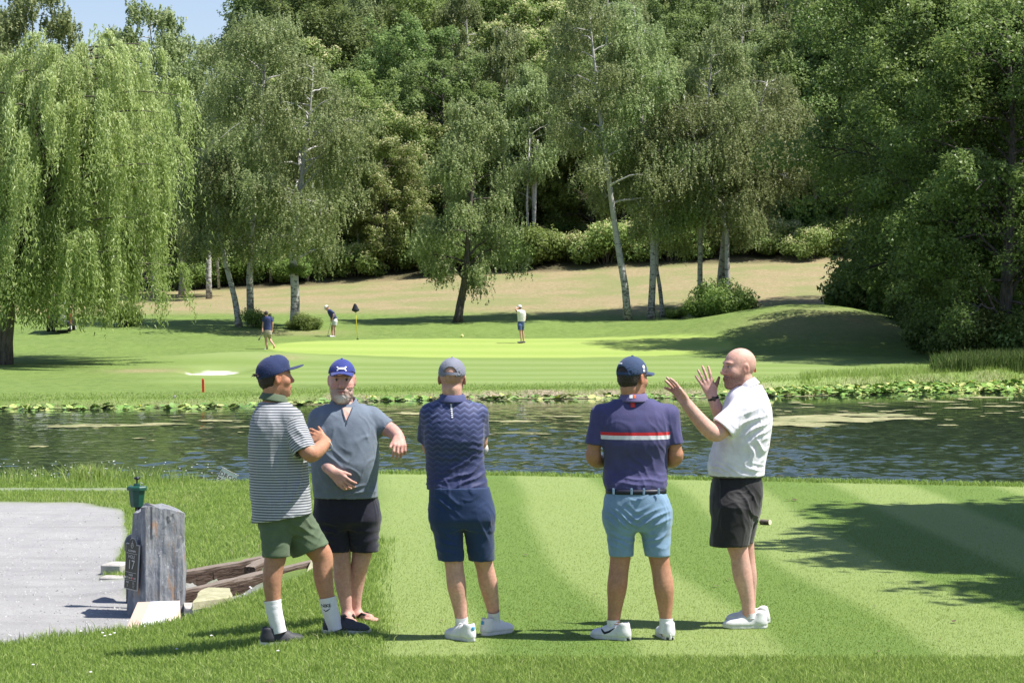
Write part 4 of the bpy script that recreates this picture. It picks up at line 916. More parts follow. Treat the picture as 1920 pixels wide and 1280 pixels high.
def smooth_chain(P, r, n=5):
    P = np.array(P); r = np.array(r); k = len(P); t = np.linspace(0, k - 1, (k - 1) * n + 1)
    Q = np.stack([np.interp(t, range(k), P[:, j]) for j in range(3)], 1); q = np.interp(t, range(k), r)
    for _ in range(3):
        Q[1:-1] = .25 * Q[:-2] + .5 * Q[1:-1] + .25 * Q[2:]; q[1:-1] = .25 * q[:-2] + .5 * q[1:-1] + .25 * q[2:]
    return Q, q
class Man:
    def __init__(s, name, Y0, px0, spec):
        s.Y0 = Y0; x0 = pxx(px0, Y0); s.b = np.array((x0, Y0, Hf(x0, Y0))); s.spec = spec; s.name = name
    def J(s, px, py, dy=0.): return at(px, py, s.Y0 + dy) - s.b
    def pw(s, w): return w / F * s.Y0
    def rows(s, R_):
        out = []
        for py, l, r, dy, b in R_:
            a = s.J(l, py, dy); c = s.J(r, py, dy); out.append((a[2], (a[0] + c[0]) / 2, a[1], (c[0] - a[0]) / 2, b))
        return out
    def build(s):
        sp = s.spec; J = s.J; pw = s.pw
        hc = J(*sp['head']); hs = sp.get('hs', 1.07); Rm = rotz(R(sp['hyaw'] - 90)) @ rotx(R(sp.get('hpitch', 0))) @ roty(R(sp.get('hroll', 0)))
        tr = s.rows(sp['torso']); pts = [hc + (0, 0, .16), hc - .16, hc + .16]
        for ch in sp['arms'] + sp['legs']: pts += [J(*q[:3]) + (.12, .12, .12) for q in ch['c']] + [J(*q[:3]) - (.12, .12, .12) for q in ch['c']]
        for ch in sp['arms']:
            if 'hand' in ch: pts += [J(*ch['c'][-1][:3]) + .21 * nrmz(ch['hand'][0]) + q for q in (-.06, .06)]
        pts += [np.array((q[1] - q[3], q[2] - q[4], q[0])) for q in tr] + [np.array((q[1] + q[3], q[2] + q[4], q[0])) for q in tr]
        lo = np.min(pts, 0) - .02; hi = np.max(pts, 0) + .02; lo[2] = -.01
        S = Sdf(lo, hi, sp.get('h', .0052))
        S.op(loft([(q[0], q[1], q[2], min(q[3] * .82, .19), min(q[4] * .76, .125)) for q in tr]), .03)
        nb = J(*sp['neck']); S.op(cone(hc + Rm @ np.array((0, -.022, -.06)) * hs, nb - (0, 0, .02), .060 * hs, .055 * hs), .02)
        head_sdf(S, hc, Rm, hs, sp.get('beard', 0), sp.get('jaw', 1.0))
        for ch in sp['arms']:
            c = ch['c']; P, r = smooth_chain([J(*q[:3]) for q in c], [pw(q[3]) / 2 * .94 for q in c])
            for sl in sp['shirt']['sleeves']:
                a, b = J(*sl['a']), J(*sl['b']); ab = b - a; t = ((P - a) @ ab) / (ab @ ab); dd = np.linalg.norm(P - a - np.clip(t, 0, 1)[:, None] * ab, axis=1); m = (t < 1.3) & (dd < .09) & (np.arange(len(P)) < len(P) * .75)
                r = np.where(m, np.minimum(r, np.interp(t, [0, 1], [sl['r'][0] - .024, sl['r'][1] - .019])), r)
            for k in range(len(P) - 1): S.op(cone(P[k], P[k + 1], r[k], r[k + 1]), .008)
            if 'hand' in ch: hd = ch['hand']; hand(S, J(*c[-1][:3]), *hd[:2], **hd[2])
        for ch in sp['legs']:
            c = ch['c']; P, r = smooth_chain([J(*q[:3]) for q in c], [pw(q[3]) / 2 * .95 for q in c]); r[:3] = np.minimum(r[:3], .075)
            for k in range(len(P) - 1): S.op(cone(P[k], P[k + 1], r[k], r[k + 1]), .008)
            if ch.get('calf'):
                q = ch['calf']; S.op(ell(J(*q[:3]), q[3]), .03)
            if 'foot' in ch:   # bare foot
                yaw = R(ch['foot']); d = np.array((math.cos(yaw), math.sin(yaw), 0)); t = np.array((-d[1], d[0], 0)); A = P[-1].copy(); A[2] = 0
                S.op(cone(A + (0, 0, .045) - d * .03, A + d * .12 + (0, 0, .036), .036, .028), .03); S.op(cone(P[-1], A - d * .03 + (0, 0, .045), r[-1], .034), .02)
                for k in range(5): o = (k - 2) * .017; S.op(cone(A + d * .11 + t * o + (0, 0, .030), A + d * (.185 - .010 * abs(k - 1)) + t * o * 1.1 + (0, 0, .026), .014, .010), .008)
        V, f = S.mesh(); V = relax(V, f, 1, .35)
        L = (V - hc) @ Rm / hs; hd = (np.linalg.norm(L, axis=1) < .17)
        if sp.get('beard'):
            n = vnormals(V, f); bm = hd & (L[:, 2] < -.03) & (L[:, 1] > .0); V = V + n * (bm * (.004 + .004 * vn(V * 170, 2) + .003 * vn(V * 70, 5)))[:, None]
        tint = np.tile(np.array(sp['skin']), (len(V), 1)); sc_ = tint * (.95 + .08 * vn(V * 7, 9) + .07 * vn(V * 26, 15) + .05 * vn(V * (90, 90, 40), 16))[:, None] * (1 + np.array((.02, -.05, -.06)) * np.clip(vn(V * 12, 18), 0, 1)[:, None] * 2); tint = sc_
        def paint(m, col, k=1.0):
            nonlocal tint
            m = np.clip(m, 0, 1)[:, None] * k; tint = tint * (1 - m) + np.array(col) * m
        g_ = lambda x, y, z, rx, ry, rz: np.exp(-((L[:, 0] - x) / rx) ** 2 - ((L[:, 1] - y) / ry) ** 2 - ((L[:, 2] - z) / rz) ** 2) * hd
        skin = np.array(sp['skin'])
        paint(1.4 * g_(.04, .06, -.025, .022, .05, .02) + 1.4 * g_(-.04, .06, -.025, .022, .05, .02) + 1.2 * g_(0, .11, -.02, .015, .02, .015), skin * (1.08, .78, .74), .45)
        paint(1.3 * (g_(.09, 0, 0, .02, .03, .04) + g_(-.09, 0, 0, .02, .03, .04)), skin * (1.1, .72, .65), .5)
        br = sp.get('brow', (.05, .035, .025))
        for q in (-1, 1):
            paint(1.6 * g_(q * .034, .085, .032, .019, .03, .0045), br, .8); paint(2 * g_(q * .031, .09, .011, .0125, .02, .0055), (.55, .50, .46), .6); paint(2.2 * g_(q * .031, .092, .011, .0055, .02, .0058), (.03, .025, .02), 1)
            paint(1.5 * g_(q * .031, .09, .018, .015, .02, .003), skin * .3, .8)
        paint(1.6 * g_(0, .1, -.062, .023, .03, .0075), (skin * (.95, .55, .52)), .75); paint(1.6 * g_(0, .1, -.0615, .022, .03, .0022), skin * .2, .9)
        hcol = np.array(sp.get('haircol', (.04, .03, .022)))
        if sp.get('beard'):
            bm = ss(-.030, -.05, L[:, 2] + .35 * np.maximum(0, .06 - np.abs(L[:, 0])) * -1 * 0) * (L[:, 1] > -.01) * hd * (1 - 1.2 * np.clip(g_(0, .11, -.062, .024, .04, .009), 0, 1)); bm = bm * ss(-.14, -.12, L[:, 2])
            nz = vn(V * 240, 6); side = np.clip(np.abs(L[:, 0]) / .05, 0, 1)
            paint(bm * (.75 + .35 * nz), (.33, .28, .24), .9); paint(bm * (1 - side) * ss(-.075, -.09, L[:, 2]) * 1.4, (.72, .70, .67), .9); paint(1.5 * g_(0, .1, -.045, .028, .03, .007), (.20, .13, .09), .75)
        if sp.get('stubble_shade'):
            bm = hd * ss(-.02, -.05, L[:, 2]) * ss(-.01, .02, L[:, 1]) * ss(-.135, -.11, L[:, 2]); paint(bm * (.8 + .3 * vn(V * 200, 6)), skin * (.26, .22, .22), .9); paint(1.4 * g_(0, .1, -.045, .03, .03, .006), skin * .4, .6)  # jaw stubble, its colour darkened further to paint in the face's shade
        if sp.get('crop'):  # shaved hair shadow
            bm = hd * (L[:, 1] < .01) * ss(-.055, -.03, L[:, 2]) * (1 - ss(.03, .06, L[:, 2])); paint(bm, hcol, sp['crop'])
        if sp.get('tattoo'):
            for (px, py, dy, rr) in sp['tattoo']:
                c = J(px, py, dy); m = np.exp(-(np.linalg.norm(V - c, axis=1) / rr) ** 4) * (vn(V * 42, 12) + .6 * vn(V * 95, 13) > .12); paint(m, (.16, .17, .20), .62)
        for ch in sp['legs']:
            pass
        p = mk('person', V, f, M_skin, None, True, {'tint': tint}, loc=s.b); s.o = p; s.hc = hc; s.Rm = Rm; s.hs = hs; p['label'] = sp['label']; p['category'] = 'person'
        if sp.get('hair'):
            HV, Hf_ = hair_mesh(sp.get('hair') == 'long'); mk('hair', HV * hs @ Rm.T + hc, Hf_, plain('hair', tuple(hcol), .6, .4, 160, .5), p, True)
        if sp.get('cap'):
            q = sp['cap']; dome, m = cap_parts(q.get('open', False), q.get('flat', False), q.get('zb', .046)); Rc = Rm @ rotx(R(q.get('tilt', 0))); tf = lambda V: (np.asarray(V) * hs * q.get('s', 1.0)) @ Rc.T + hc
            cm = cloth_material('cap_cloth', q['col'], None, .8); s.cap = mk('cap', tf(dome[0]), dome[1], cm, p, True); m.v = [tf(v) for v in m.v]
            b = m.build('brim', cloth_material('brim_cloth', q.get('bcol', q['col'])), s.cap, True); s.Rc = Rc; s.tf = tf
            bt = MB(); bt.lathe([(.0001, .140), (.006, .139), (.008, .136), (.0085, .132)], 10, (0, -.008, 0)); bt.v = [tf(v) for v in bt.v]; bt.build('button', cm, s.cap, True)
            if q.get('open'):
                st = MB(); a = np.linspace(R(-118), R(-62), 12); c1 = np.stack([.088 * np.cos(a), -.006 + .104 * np.sin(a), 0 * a + .018], 1); c2 = c1 + (0, 0, .017); st.grid(np.stack([c1, c2], 1)); c3 = c1 * (1.05, 1.05, 1); st.grid(np.stack([c2 * (1.04, 1.04, 1), c3], 1)); st.v = [tf(v) for v in st.v]; st.build('strap', cloth_material('strap_cloth', q.get('scol', q['col'])), s.cap, True)
        s.shirt_(); s.shorts_(); s.collar_()
        return s
    def garment(s, name, parts_c, parts_u, mat, thick, folds, h=.0075, kz=.03, sleeves=(), hasp=()):
        los = np.min([q[1] for q in parts_u], 0) - .04; his = np.max([q[2] for q in parts_u], 0) + .04
        A = Sdf(los, his, h); B = Sdf(los, his, h)
        for i, q in enumerate(parts_c): A.op(q, kz if np.isscalar(kz) else kz[i])
        for i, q in enumerate(parts_u): B.op(q, kz if np.isscalar(kz) else kz[i])
        A.D = np.maximum(A.D, -(B.D + thick))
        if hasp:
            X, Y_, Z = A.ax[0][:, None, None], A.ax[1][None, :, None], A.ax[2][None, None, :]; T = parts_c[0][0](X, Y_, Z); Tu = parts_u[0][0](X, Y_, Z)
            for b, pn in hasp:
                pl = -((X - b[0]) * pn[0] + (Y_ - b[1]) * pn[1] + (Z - b[2]) * pn[2]); near = np.sqrt((X - b[0]) ** 2 + (Y_ - b[1]) ** 2 + (Z - b[2]) ** 2) - .24
                A.D = np.minimum(A.D, np.maximum(np.maximum(T, -(Tu + thick)), np.maximum(pl, near))).astype(np.float32)
        V, f = A.mesh(); V = relax(V, f, 1, .5); n = vnormals(V, f)
        dsp = .003 * fbm(V * 7, 5, 2); rr = 1 - np.abs(vn(V * (11, 11, 7) + 1.2 * fbm(V * 3, 8, 2)[:, None] * 2, 77)); dsp = dsp + .0055 * (ss(.72, 1, rr) - .15) * (.5 + .5 * vn(V * 4, 19))
        for fo in folds:
            c, rad, dr, fr, am, sd = fo[:6]; c = np.array(c); w = np.exp(-(((V - c) / np.array(rad)) ** 2).sum(1)); q = (V @ nrmz(dr)) * fr + 1.3 * fbm(V * 5.0, sd, 2); r = 1 - np.abs(np.sin(np.pi * q)); dsp = dsp + 2.2 * am * w * (r ** 1.6 - .38) * np.clip(.55 + .8 * vn(V * 6 + sd, sd + 1), 0, 1.3)
        V = V + n * dsp[:, None]
        slv = np.zeros(len(V)); su = V[:, 2].copy(); sx = V[:, 0].copy()
        for (a, b, tor) in sleeves:
            a = np.asarray(a); b = np.asarray(b); ab = b - a; L = np.linalg.norm(ab); t = (V - a) @ ab / L / L; ds = np.linalg.norm(V - a - np.clip(t, 0, 1.1)[:, None] * ab, axis=1)
            X, Y_, Z = V[:, 0], V[:, 1], V[:, 2]; dt = tor(X, Y_, Z); m = (ds - .07 < dt - .012) & (t > .12); slv[m] = 1; su[m] = -(t * L)[m] + a[2]
        return mk(name, V, f, mat, s.o, True, {'su': su, 'sx': sx, 'slv': slv})
    def shirt_(s):
        sp = s.spec; J = s.J; pw = s.pw; tr = s.rows(sp['torso']); q = sp['shirt']
        z0 = tr[-1][0] if 'hem' not in q else J(900, q['hem'])[2]; g = q.get('grow', .006)
        zs = [r[0] for r in tr]; zlow = min(zs)
        pc = [loft(tr, zc0=z0, grow=g)]; pu = [loft(tr, zc0=z0 - .06, grow=g)]; slv = []
        if 'hemtilt' in q:   # slanted hem (n, point)
            nn, pt = np.array(q['hemtilt'][0], float), J(*q['hemtilt'][1]); nn /= np.linalg.norm(nn); f0, l0, h0 = pu[0]
            pc = [(lambda X, Y, Z: np.maximum(f0(X, Y, Z), -((X - pt[0]) * nn[0] + (Y - pt[1]) * nn[1] + (Z - pt[2]) * nn[2])), l0, h0)]
        nb = J(*sp['neck'])
        hp = []
        for sl in q['sleeves']:
            a, b = J(*sl['a']), J(*sl['b']); ra, rb = sl['r']; pl = sl.get('n'); hp.append((b, nrmz(b - a if pl is None else pl)))
            tc = cone(nb - (0, 0, .065), a + (0, 0, .0), .055, ra * .93); pc.append(tc); pu.append(tc)
            pc.append(cyl(a, b, ra, rb, pl)); pu.append(cyl(a, b, ra, rb, pl, .05)); slv.append((a, b, pc[0][0]))
        folds = [(J(*fo[0]), *fo[1:]) for fo in q.get('folds', [])]
        s.shirt = s.garment('shirt', pc, pu, q['mat'], .017, folds, sleeves=slv, kz=.028, hasp=hp)
    def shorts_(s):
        sp = s.spec; J = s.J; q = sp['shorts']; hr = s.rows(q['hips']); q0 = min(hr, key=lambda r: r[0]); hr = hr + [(q0[0] - .05, q0[1], q0[2], q0[3] * .86, q0[4] * .72)]; pc = []; pu = []; sy = q.get('sy', 1.18)
        for a, b, ra, rb, pl in q['legs']:
            A, B = J(*a), J(*b); pc.append(cyl(A, B, s.pw(ra), s.pw(rb), pl, 0, sy)); pu.append(cyl(A, B, s.pw(ra), s.pw(rb), pl, .05, sy))
        pc.append(loft(hr, grow=.004)); pu.append(loft(hr, zc1=max(r[0] for r in hr) + .05, zc0=min(r[0] for r in hr), grow=.004))
        folds = [(J(*fo[0]), *fo[1:]) for fo in q.get('folds', [])]
        s.shorts = s.garment('shorts', pc, pu, q['mat'], .017, folds, kz=[.006, .006, .04])
    def collar_(s):
        q = s.spec['collar']; c = s.J(*q['c']); rx, ry = q['r']; gap = q.get('gap'); tilt = rotx(R(q.get('tx', 0))) @ roty(R(q.get('ty', 0)))
        a = np.linspace(0, 2 * np.pi, 41) if not gap else np.linspace(R(gap[0]), R(gap[1]), 40); hh = q.get('h', .036) + .014
        prof = [(.93, -.008), (.94, hh * .7), (.98, hh), (1.06, hh * .92), (1.28, .006), (1.30, .0), (1.26, -.002), (1.03, hh * .75)]
        P = np.array([[[rx * r * math.cos(t), ry * r * math.sin(t), z + (.0)] for r, z in prof] for t in a])
        if gap:
            w = np.minimum(np.arange(40), np.arange(40)[::-1]) / 6.; w = np.clip(1 - w, 0, 1); P[:, 4:6, 2] -= (w * .035)[:, None]; P[:, :, 2] -= (w * .02)[:, None]
        P = P @ tilt.T + c; m = MB(); m.grid(P); s.coll = m.build('collar', q['mat'], s.o, True)
        if q.get('extra'): q['extra'](s)

D90 = (0, 0, -1)
# -- man in navy chevron shirt, back to us
mv_navy = cloth_material('navy_chevron_cloth', (.028, .037, .105), 'chevron', .6, (.15, .18, .36)); navy2 = cloth_material('navy_shorts_cloth', (.016, .036, .10), None, .75); navyc = cloth_material('navy_collar_cloth', (.060, .070, .17), None, .7)
skinA = (.60, .36, .27); skinB = (.46, .245, .15); skinC = (.64, .40, .32)
M3 = Man('m3', 15.5, 880, dict(label='man seen from behind in a navy zigzag shirt, navy shorts and grey cap, arms folded', skin=skinA, head=(848, 711, .02), hyaw=84, hpitch=-4, neck=(850, 752, .01), crop=.35, haircol=(.16, .11, .08), hs=1.04,
    torso=[(750, 822, 878, .02, .075), (756, 808, 890, .02, .09), (764, 799, 899, .025, .105), (775, 795, 905, .02, .118), (800, 795, 907, .01, .13), (830, 797, 906, .01, .13), (860, 799, 906, .03, .12), (885, 801, 909, .03, .125), (918, 803, 914, .01, .14)],
    arms=[dict(c=[(804, 775, .02, 36), (802, 812, .07, 30), (805, 848, .12, 26), (835, 842, .27, 20)]), dict(c=[(897, 775, .02, 36), (901, 805, .07, 30), (901, 842, .12, 26), (870, 838, .27, 20)])],
    legs=[dict(c=[(838, 960, 0, 56), (850, 1045, 0, 36), (852, 1062, 0, 34), (856, 1098, .0, 37), (861, 1130, .01, 28), (865, 1155, .01, 23), (866, 1182, .02, 23)]), dict(c=[(893, 960, 0, 56), (904, 1045, .1, 36), (908, 1058, .12, 33), (915, 1092, .15, 37), (921, 1122, .2, 29), (925, 1146, .22, 22), (926, 1172, .24, 22)])],
    cap=dict(col=(.19, .20, .25), open=True, tilt=-2), shirt=dict(mat=mv_navy, sleeves=[dict(a=(807, 776, .02), b=(800, 826, .09), r=(.064, .066)), dict(a=(896, 775, .02), b=(900, 815, .09), r=(.062, .064))],
        folds=[((880, 880, -.1), (.17, .2, .13), (-.45, 0, 1), 17, .011, 1), ((820, 905, -.1), (.2, .2, .06), (.1, 0, 1), 30, .008, 2), ((800, 800, -.08), (.09, .15, .1), (-.5, 0, .9), 20, .008, 3), ((905, 830, -.08), (.08, .15, .12), (.3, 0, 1), 22, .007, 4), ((850, 850, -.1), (.15, .15, .1), (.3, 0, 1), 12, .006, 5)]),
    shorts=dict(mat=navy2, hips=[(912, 806, 916, 0, .135), (925, 805, 920, 0, .14), (945, 804, 925, 0, .145), (975, 806, 926, 0, .14)], legs=[((837, 968, 0), (847, 1050, 0), 30, 24, D90), ((896, 968, 0), (903, 1050, .06), 30, 25, D90)],
        folds=[((845, 940, -.12), (.15, .2, .05), (.6, 0, 1), 18, .009, 6), ((840, 1020, -.08), (.1, .2, .08), (.5, 0, 1), 20, .007, 7), ((905, 1000, -.1), (.1, .2, .1), (1, 0, .4), 12, .006, 8)]),
    collar=dict(c=(848, 751, .008), r=(.072, .078), mat=navyc, tx=5, h=.030))).build()
o = M3.o; g0 = M3.b[2]
shoe(o, SH_white, *(at(868, 1196, 15.45) - M3.b)[:2], 0, 128, s=1.02); shoe(o, SH_white, *(at(926, 1188, 15.72) - M3.b)[:2], 0, 48, s=1.02)
sock(o, [M3.J(865, 1155, .0), M3.J(866, 1166, .01), M3.J(867, 1182, .02)], [.042, .040, .041], M_sock); sock(o, [M3.J(925, 1144, .2), M3.J(926, 1155, .22), M3.J(927, 1172, .24)], [.041, .039, .040], M_sock)
mtab = plain('blue_heel_tab', (.05, .30, .55), .5, .05)
for ch, (px, py, yy) in zip([c for c in o.children if c.name.startswith('shoe')], ((875, 1178, 0), (918, 1170, .2))):
    m = MB(); m.box((0, -.108, .085), (.022, .008, .022), None, .003); m.build('heel_tab', mtab, ch)
m = MB(); m.lathe([(.001, .03), (.018, .024), (.024, 0), (.02, -.026), (.001, -.034)], 14, M3.J(909, 841, .11)); m.build('glove', plain('grey_white_glove', (.55, .54, .52), .7, .1), o, True)
decal(M3.cap, *disc_shape(.012), M3.tf([(-.008, -.10, .082)])[0], M3.Rc @ (-1, 0, 0), M3.Rc @ (0, .35, 1), M_red, M3.cap, 'badge')
decal(M3.cap, *rect_shape(.055, .0055, 8, 1), M3.tf([(-.008, -.10, .082)])[0], M3.Rc @ (-1, 0, 0), M3.Rc @ (0, .35, 1), M_white, M3.cap, 'lettering', .0035)
for k in range(7):
    decal(M3.shirt, *rect_shape(.011, .0085, 1, 1), M3.J(845.5 + .4 * k, 757.5 + 4.0 * k, -.13), (1, 0, 0), (0, .1, 1), M_white, M3.shirt, 'lettering', .004)

# -- man in purple shirt with red and white band
zb = lambda Y0, Mb, py: at(1190, py, Y0)[2] - Mb
purp = cloth_material('purple_cloth', (.088, .070, .175), 'bands', .7, None) if False else None
M4 = Man('m4', 15.5, 1192, dict(label='man from behind in purple shirt with red and white band, light blue shorts', skin=skinB, head=(1186, 709, .0), hyaw=48, hpitch=-2, neck=(1188, 750, .01), hair=True, haircol=(.030, .022, .017), hs=1.06,
    torso=[(748, 1156, 1219, .02, .075), (754, 1142, 1234, .02, .09), (763, 1130, 1248, .025, .105), (776, 1124, 1256, .02, .123), (800, 1126, 1256, .01, .14), (832, 1131, 1251, .01, .14), (860, 1134, 1250, .03, .13), (885, 1133, 1250, .03, .13), (903, 1131, 1251, .01, .145), (917, 1137, 1247, 0, .135)],
    arms=[dict(c=[(1127, 778, .02, 40), (1116, 825, .0, 33), (1111, 858, .02, 30), (1122, 866, .12, 26), (1150, 860, .30, 19)]), dict(c=[(1255, 778, .02, 40), (1263, 825, .0, 33), (1268, 858, .02, 30), (1257, 866, .12, 26), (1230, 860, .30, 19)])],
    legs=[dict(c=[(1162, 960, 0, 58), (1164, 1038, 0, 40), (1161, 1062, 0, 37), (1157, 1100, -.01, 39), (1154, 1130, .0, 29), (1151, 1158, .0, 23), (1150, 1185, 0, 24)]), dict(c=[(1227, 960, 0, 58), (1234, 1038, 0, 40), (1239, 1062, .0, 36), (1245, 1100, -.01, 40), (1247, 1130, .0, 30), (1248, 1158, .0, 22), (1249, 1185, 0, 23)])],
    cap=dict(col=(.030, .055, .12), open=True, tilt=-1), shirt=dict(mat=None, sleeves=[dict(a=(1127, 778, .02), b=(1114, 833, .0), r=(.066, .061), n=(-.12, 0, -1)), dict(a=(1254, 778, .02), b=(1264, 833, .0), r=(.066, .061), n=(.12, 0, -1))],
        folds=[((1215, 870, -.1), (.14, .2, .14), (.8, 0, .6), 13, .009, 11), ((1190, 900, -.1), (.25, .2, .04), (.05, 0, 1), 30, .008, 12), ((1150, 880, -.1), (.1, .2, .1), (-.5, 0, 1), 15, .007, 13), ((1132, 800, -.05), (.05, .15, .1), (1, 0, -.2), 20, .008, 14), ((1250, 805, -.05), (.05, .15, .1), (1, 0, .2), 20, .008, 15)]),
    shorts=dict(mat=cloth_material('light_blue_cloth', (.19, .30, .43), None, .8), hips=[(921, 1138, 1247, 0, .135), (935, 1134, 1253, 0, .145), (955, 1132, 1257, 0, .15), (980, 1133, 1256, 0, .14)], legs=[((1164, 965, 0), (1165, 1042, 0), 30.5, 22.5, D90), ((1226, 965, 0), (1233, 1042, 0), 30.5, 24, D90)],
        folds=[((1165, 975, -.12), (.12, .2, .06), (.45, 0, 1), 20, .010, 16), ((1225, 975, -.12), (.12, .2, .06), (-.45, 0, 1), 20, .010, 17), ((1160, 1015, -.1), (.1, .2, .07), (.5, 0, 1), 18, .008, 18), ((1235, 1010, -.1), (.1, .2, .08), (-.8, 0, 1), 16, .008, 19)]),
    collar=dict(c=(1188, 750, .008), r=(.076, .082), mat=cloth_material('purple_collar_cloth', (.13, .11, .23), None, .8), tx=5, h=.034)))
z4 = lambda py: M4.J(1190, py)[2]
M4.spec['shirt']['mat'] = cloth_material('purple_cloth', (.062, .060, .155), 'bands', .75, (z4(822), z4(814.5), z4(814.5), z4(808.5)))
M4.build(); o = M4.o
shoe(o, SH_white, *(at(1153, 1200, 15.48) - M4.b)[:2], 0, 148, s=1.02); shoe(o, SH_white, *(at(1249, 1195, 15.55) - M4.b)[:2], 0, 100, s=1.02)
sock(o, [M4.J(1150, 1161, 0), M4.J(1150, 1170, .0), M4.J(1150, 1186, .0)], [.043, .041, .042], M_sock); sock(o, [M4.J(1249, 1158, 0), M4.J(1249, 1170, 0), M4.J(1249, 1186, 0)], [.043, .043, .046], M_sock)
for ch in [c for c in o.children if c.name.startswith('shoe')]:
    sv, sf = strip_shape([[(-.062, .012), (-.03, -.012), (.0, -.002), (.04, .026)]], [.006, .015, .012, .003]); decal(ch, sv, sf, (.0, .02, .055), (0, -1, 0) if ch.rotation_euler[2] > .5 else (0, 1, 0), (0, 0, 1), M_black, ch, 'logo', .0015)
    m = MB(); m.box((0, -.098, .012), (.046, .026, .018), None, .004); m.build('heel_tread', M_black, ch)
def m4x():
    bx_ = MB(); a = np.linspace(0, 2 * np.pi, 49); hr = M4.rows([(921, 1138, 1247, 0, .135)])[0]
    for dz, q in ((0, 0),):
        e = lambda k, z: np.stack([hr[1] + (hr[3] + k) * np.sign(np.cos(a)) * np.abs(np.cos(a)) ** .85, hr[2] + (hr[4] + k) * np.sign(np.sin(a)) * np.abs(np.sin(a)) ** .85, 0 * a + z], 1)
        z0, z1 = z4(924), z4(915); bx_.grid(np.stack([e(.000, z0), e(.009, z0), e(.010, z1), e(.0, z1)], 1))
    return bx_.build('belt', plain('black_navy_belt', (.012, .014, .028), .5, .1), M4.o, True)
belt = m4x()
for px in (1184, 1207, 1150, 1235):
    m = MB(); c = M4.J(px, 921, -.155 if px in (1184, 1207) else -.135); m.box(c, (.014, .008, .040), None, .002); m.build('belt_loop', M4.spec['shorts']['mat'], M4.shorts)
decal(M4.coll, *rect_shape(.021, .044, 4, 6), M4.J(1182, 744, -.0), (1, 0, 0), (0, .2, 1), M_white, M4.coll, 'stripe', .002, .3, 'white stripe'); decal(M4.coll, *rect_shape(.017, .044, 4, 6), M4.J(1188.5, 744, -.0), (1, 0, 0), (0, .2, 1), M_orange, M4.coll, 'stripe', .002, .3, 'orange red stripe')
decal(M4.shirt, *rect_shape(.028, .034, 3, 3), M4.J(1187, 757, -.1), (1, 0, 0), (0, .4, 1), M_red, M4.shirt, 'badge', .004)
tv, tf_ = text_shape('a', .03); decal(M4.shirt, tv, tf_, M4.J(1187, 757, -.1), (1, 0, 0), (0, .4, 1), M_orange, M4.shirt, 'lettering', .006)
decal(M4.cap, *rect_shape(.045, .008, 8, 1), M4.tf([(-.02, -.09, .085)])[0], M4.Rc @ (.95, -.3, 0), M4.Rc @ (0, .3, 1), M_white, M4.cap, 'lettering')
decal(M4.cap, *disc_shape(.012), M4.tf([(.095, .0, .07)])[0], (.8, .6, 0), (0, 0, 1), M_white, M4.cap, 'badge'); decal(M4.cap, *rect_shape(.017, .014, 2, 2), M4.tf([(.095, .0, .048)])[0], (.8, .6, 0), (0, 0, 1), M_white, M4.cap, 'lettering')
m = MB(); hcg = lambda v: M4.Rm @ (np.array(v) * M4.hs) + M4.hc
m.tube([hcg((.078, .0, .02)), hcg((.074, .06, .022)), hcg((.066, .10, .022))], .003, 5); m.build('glasses', M_black, M4.o, True)
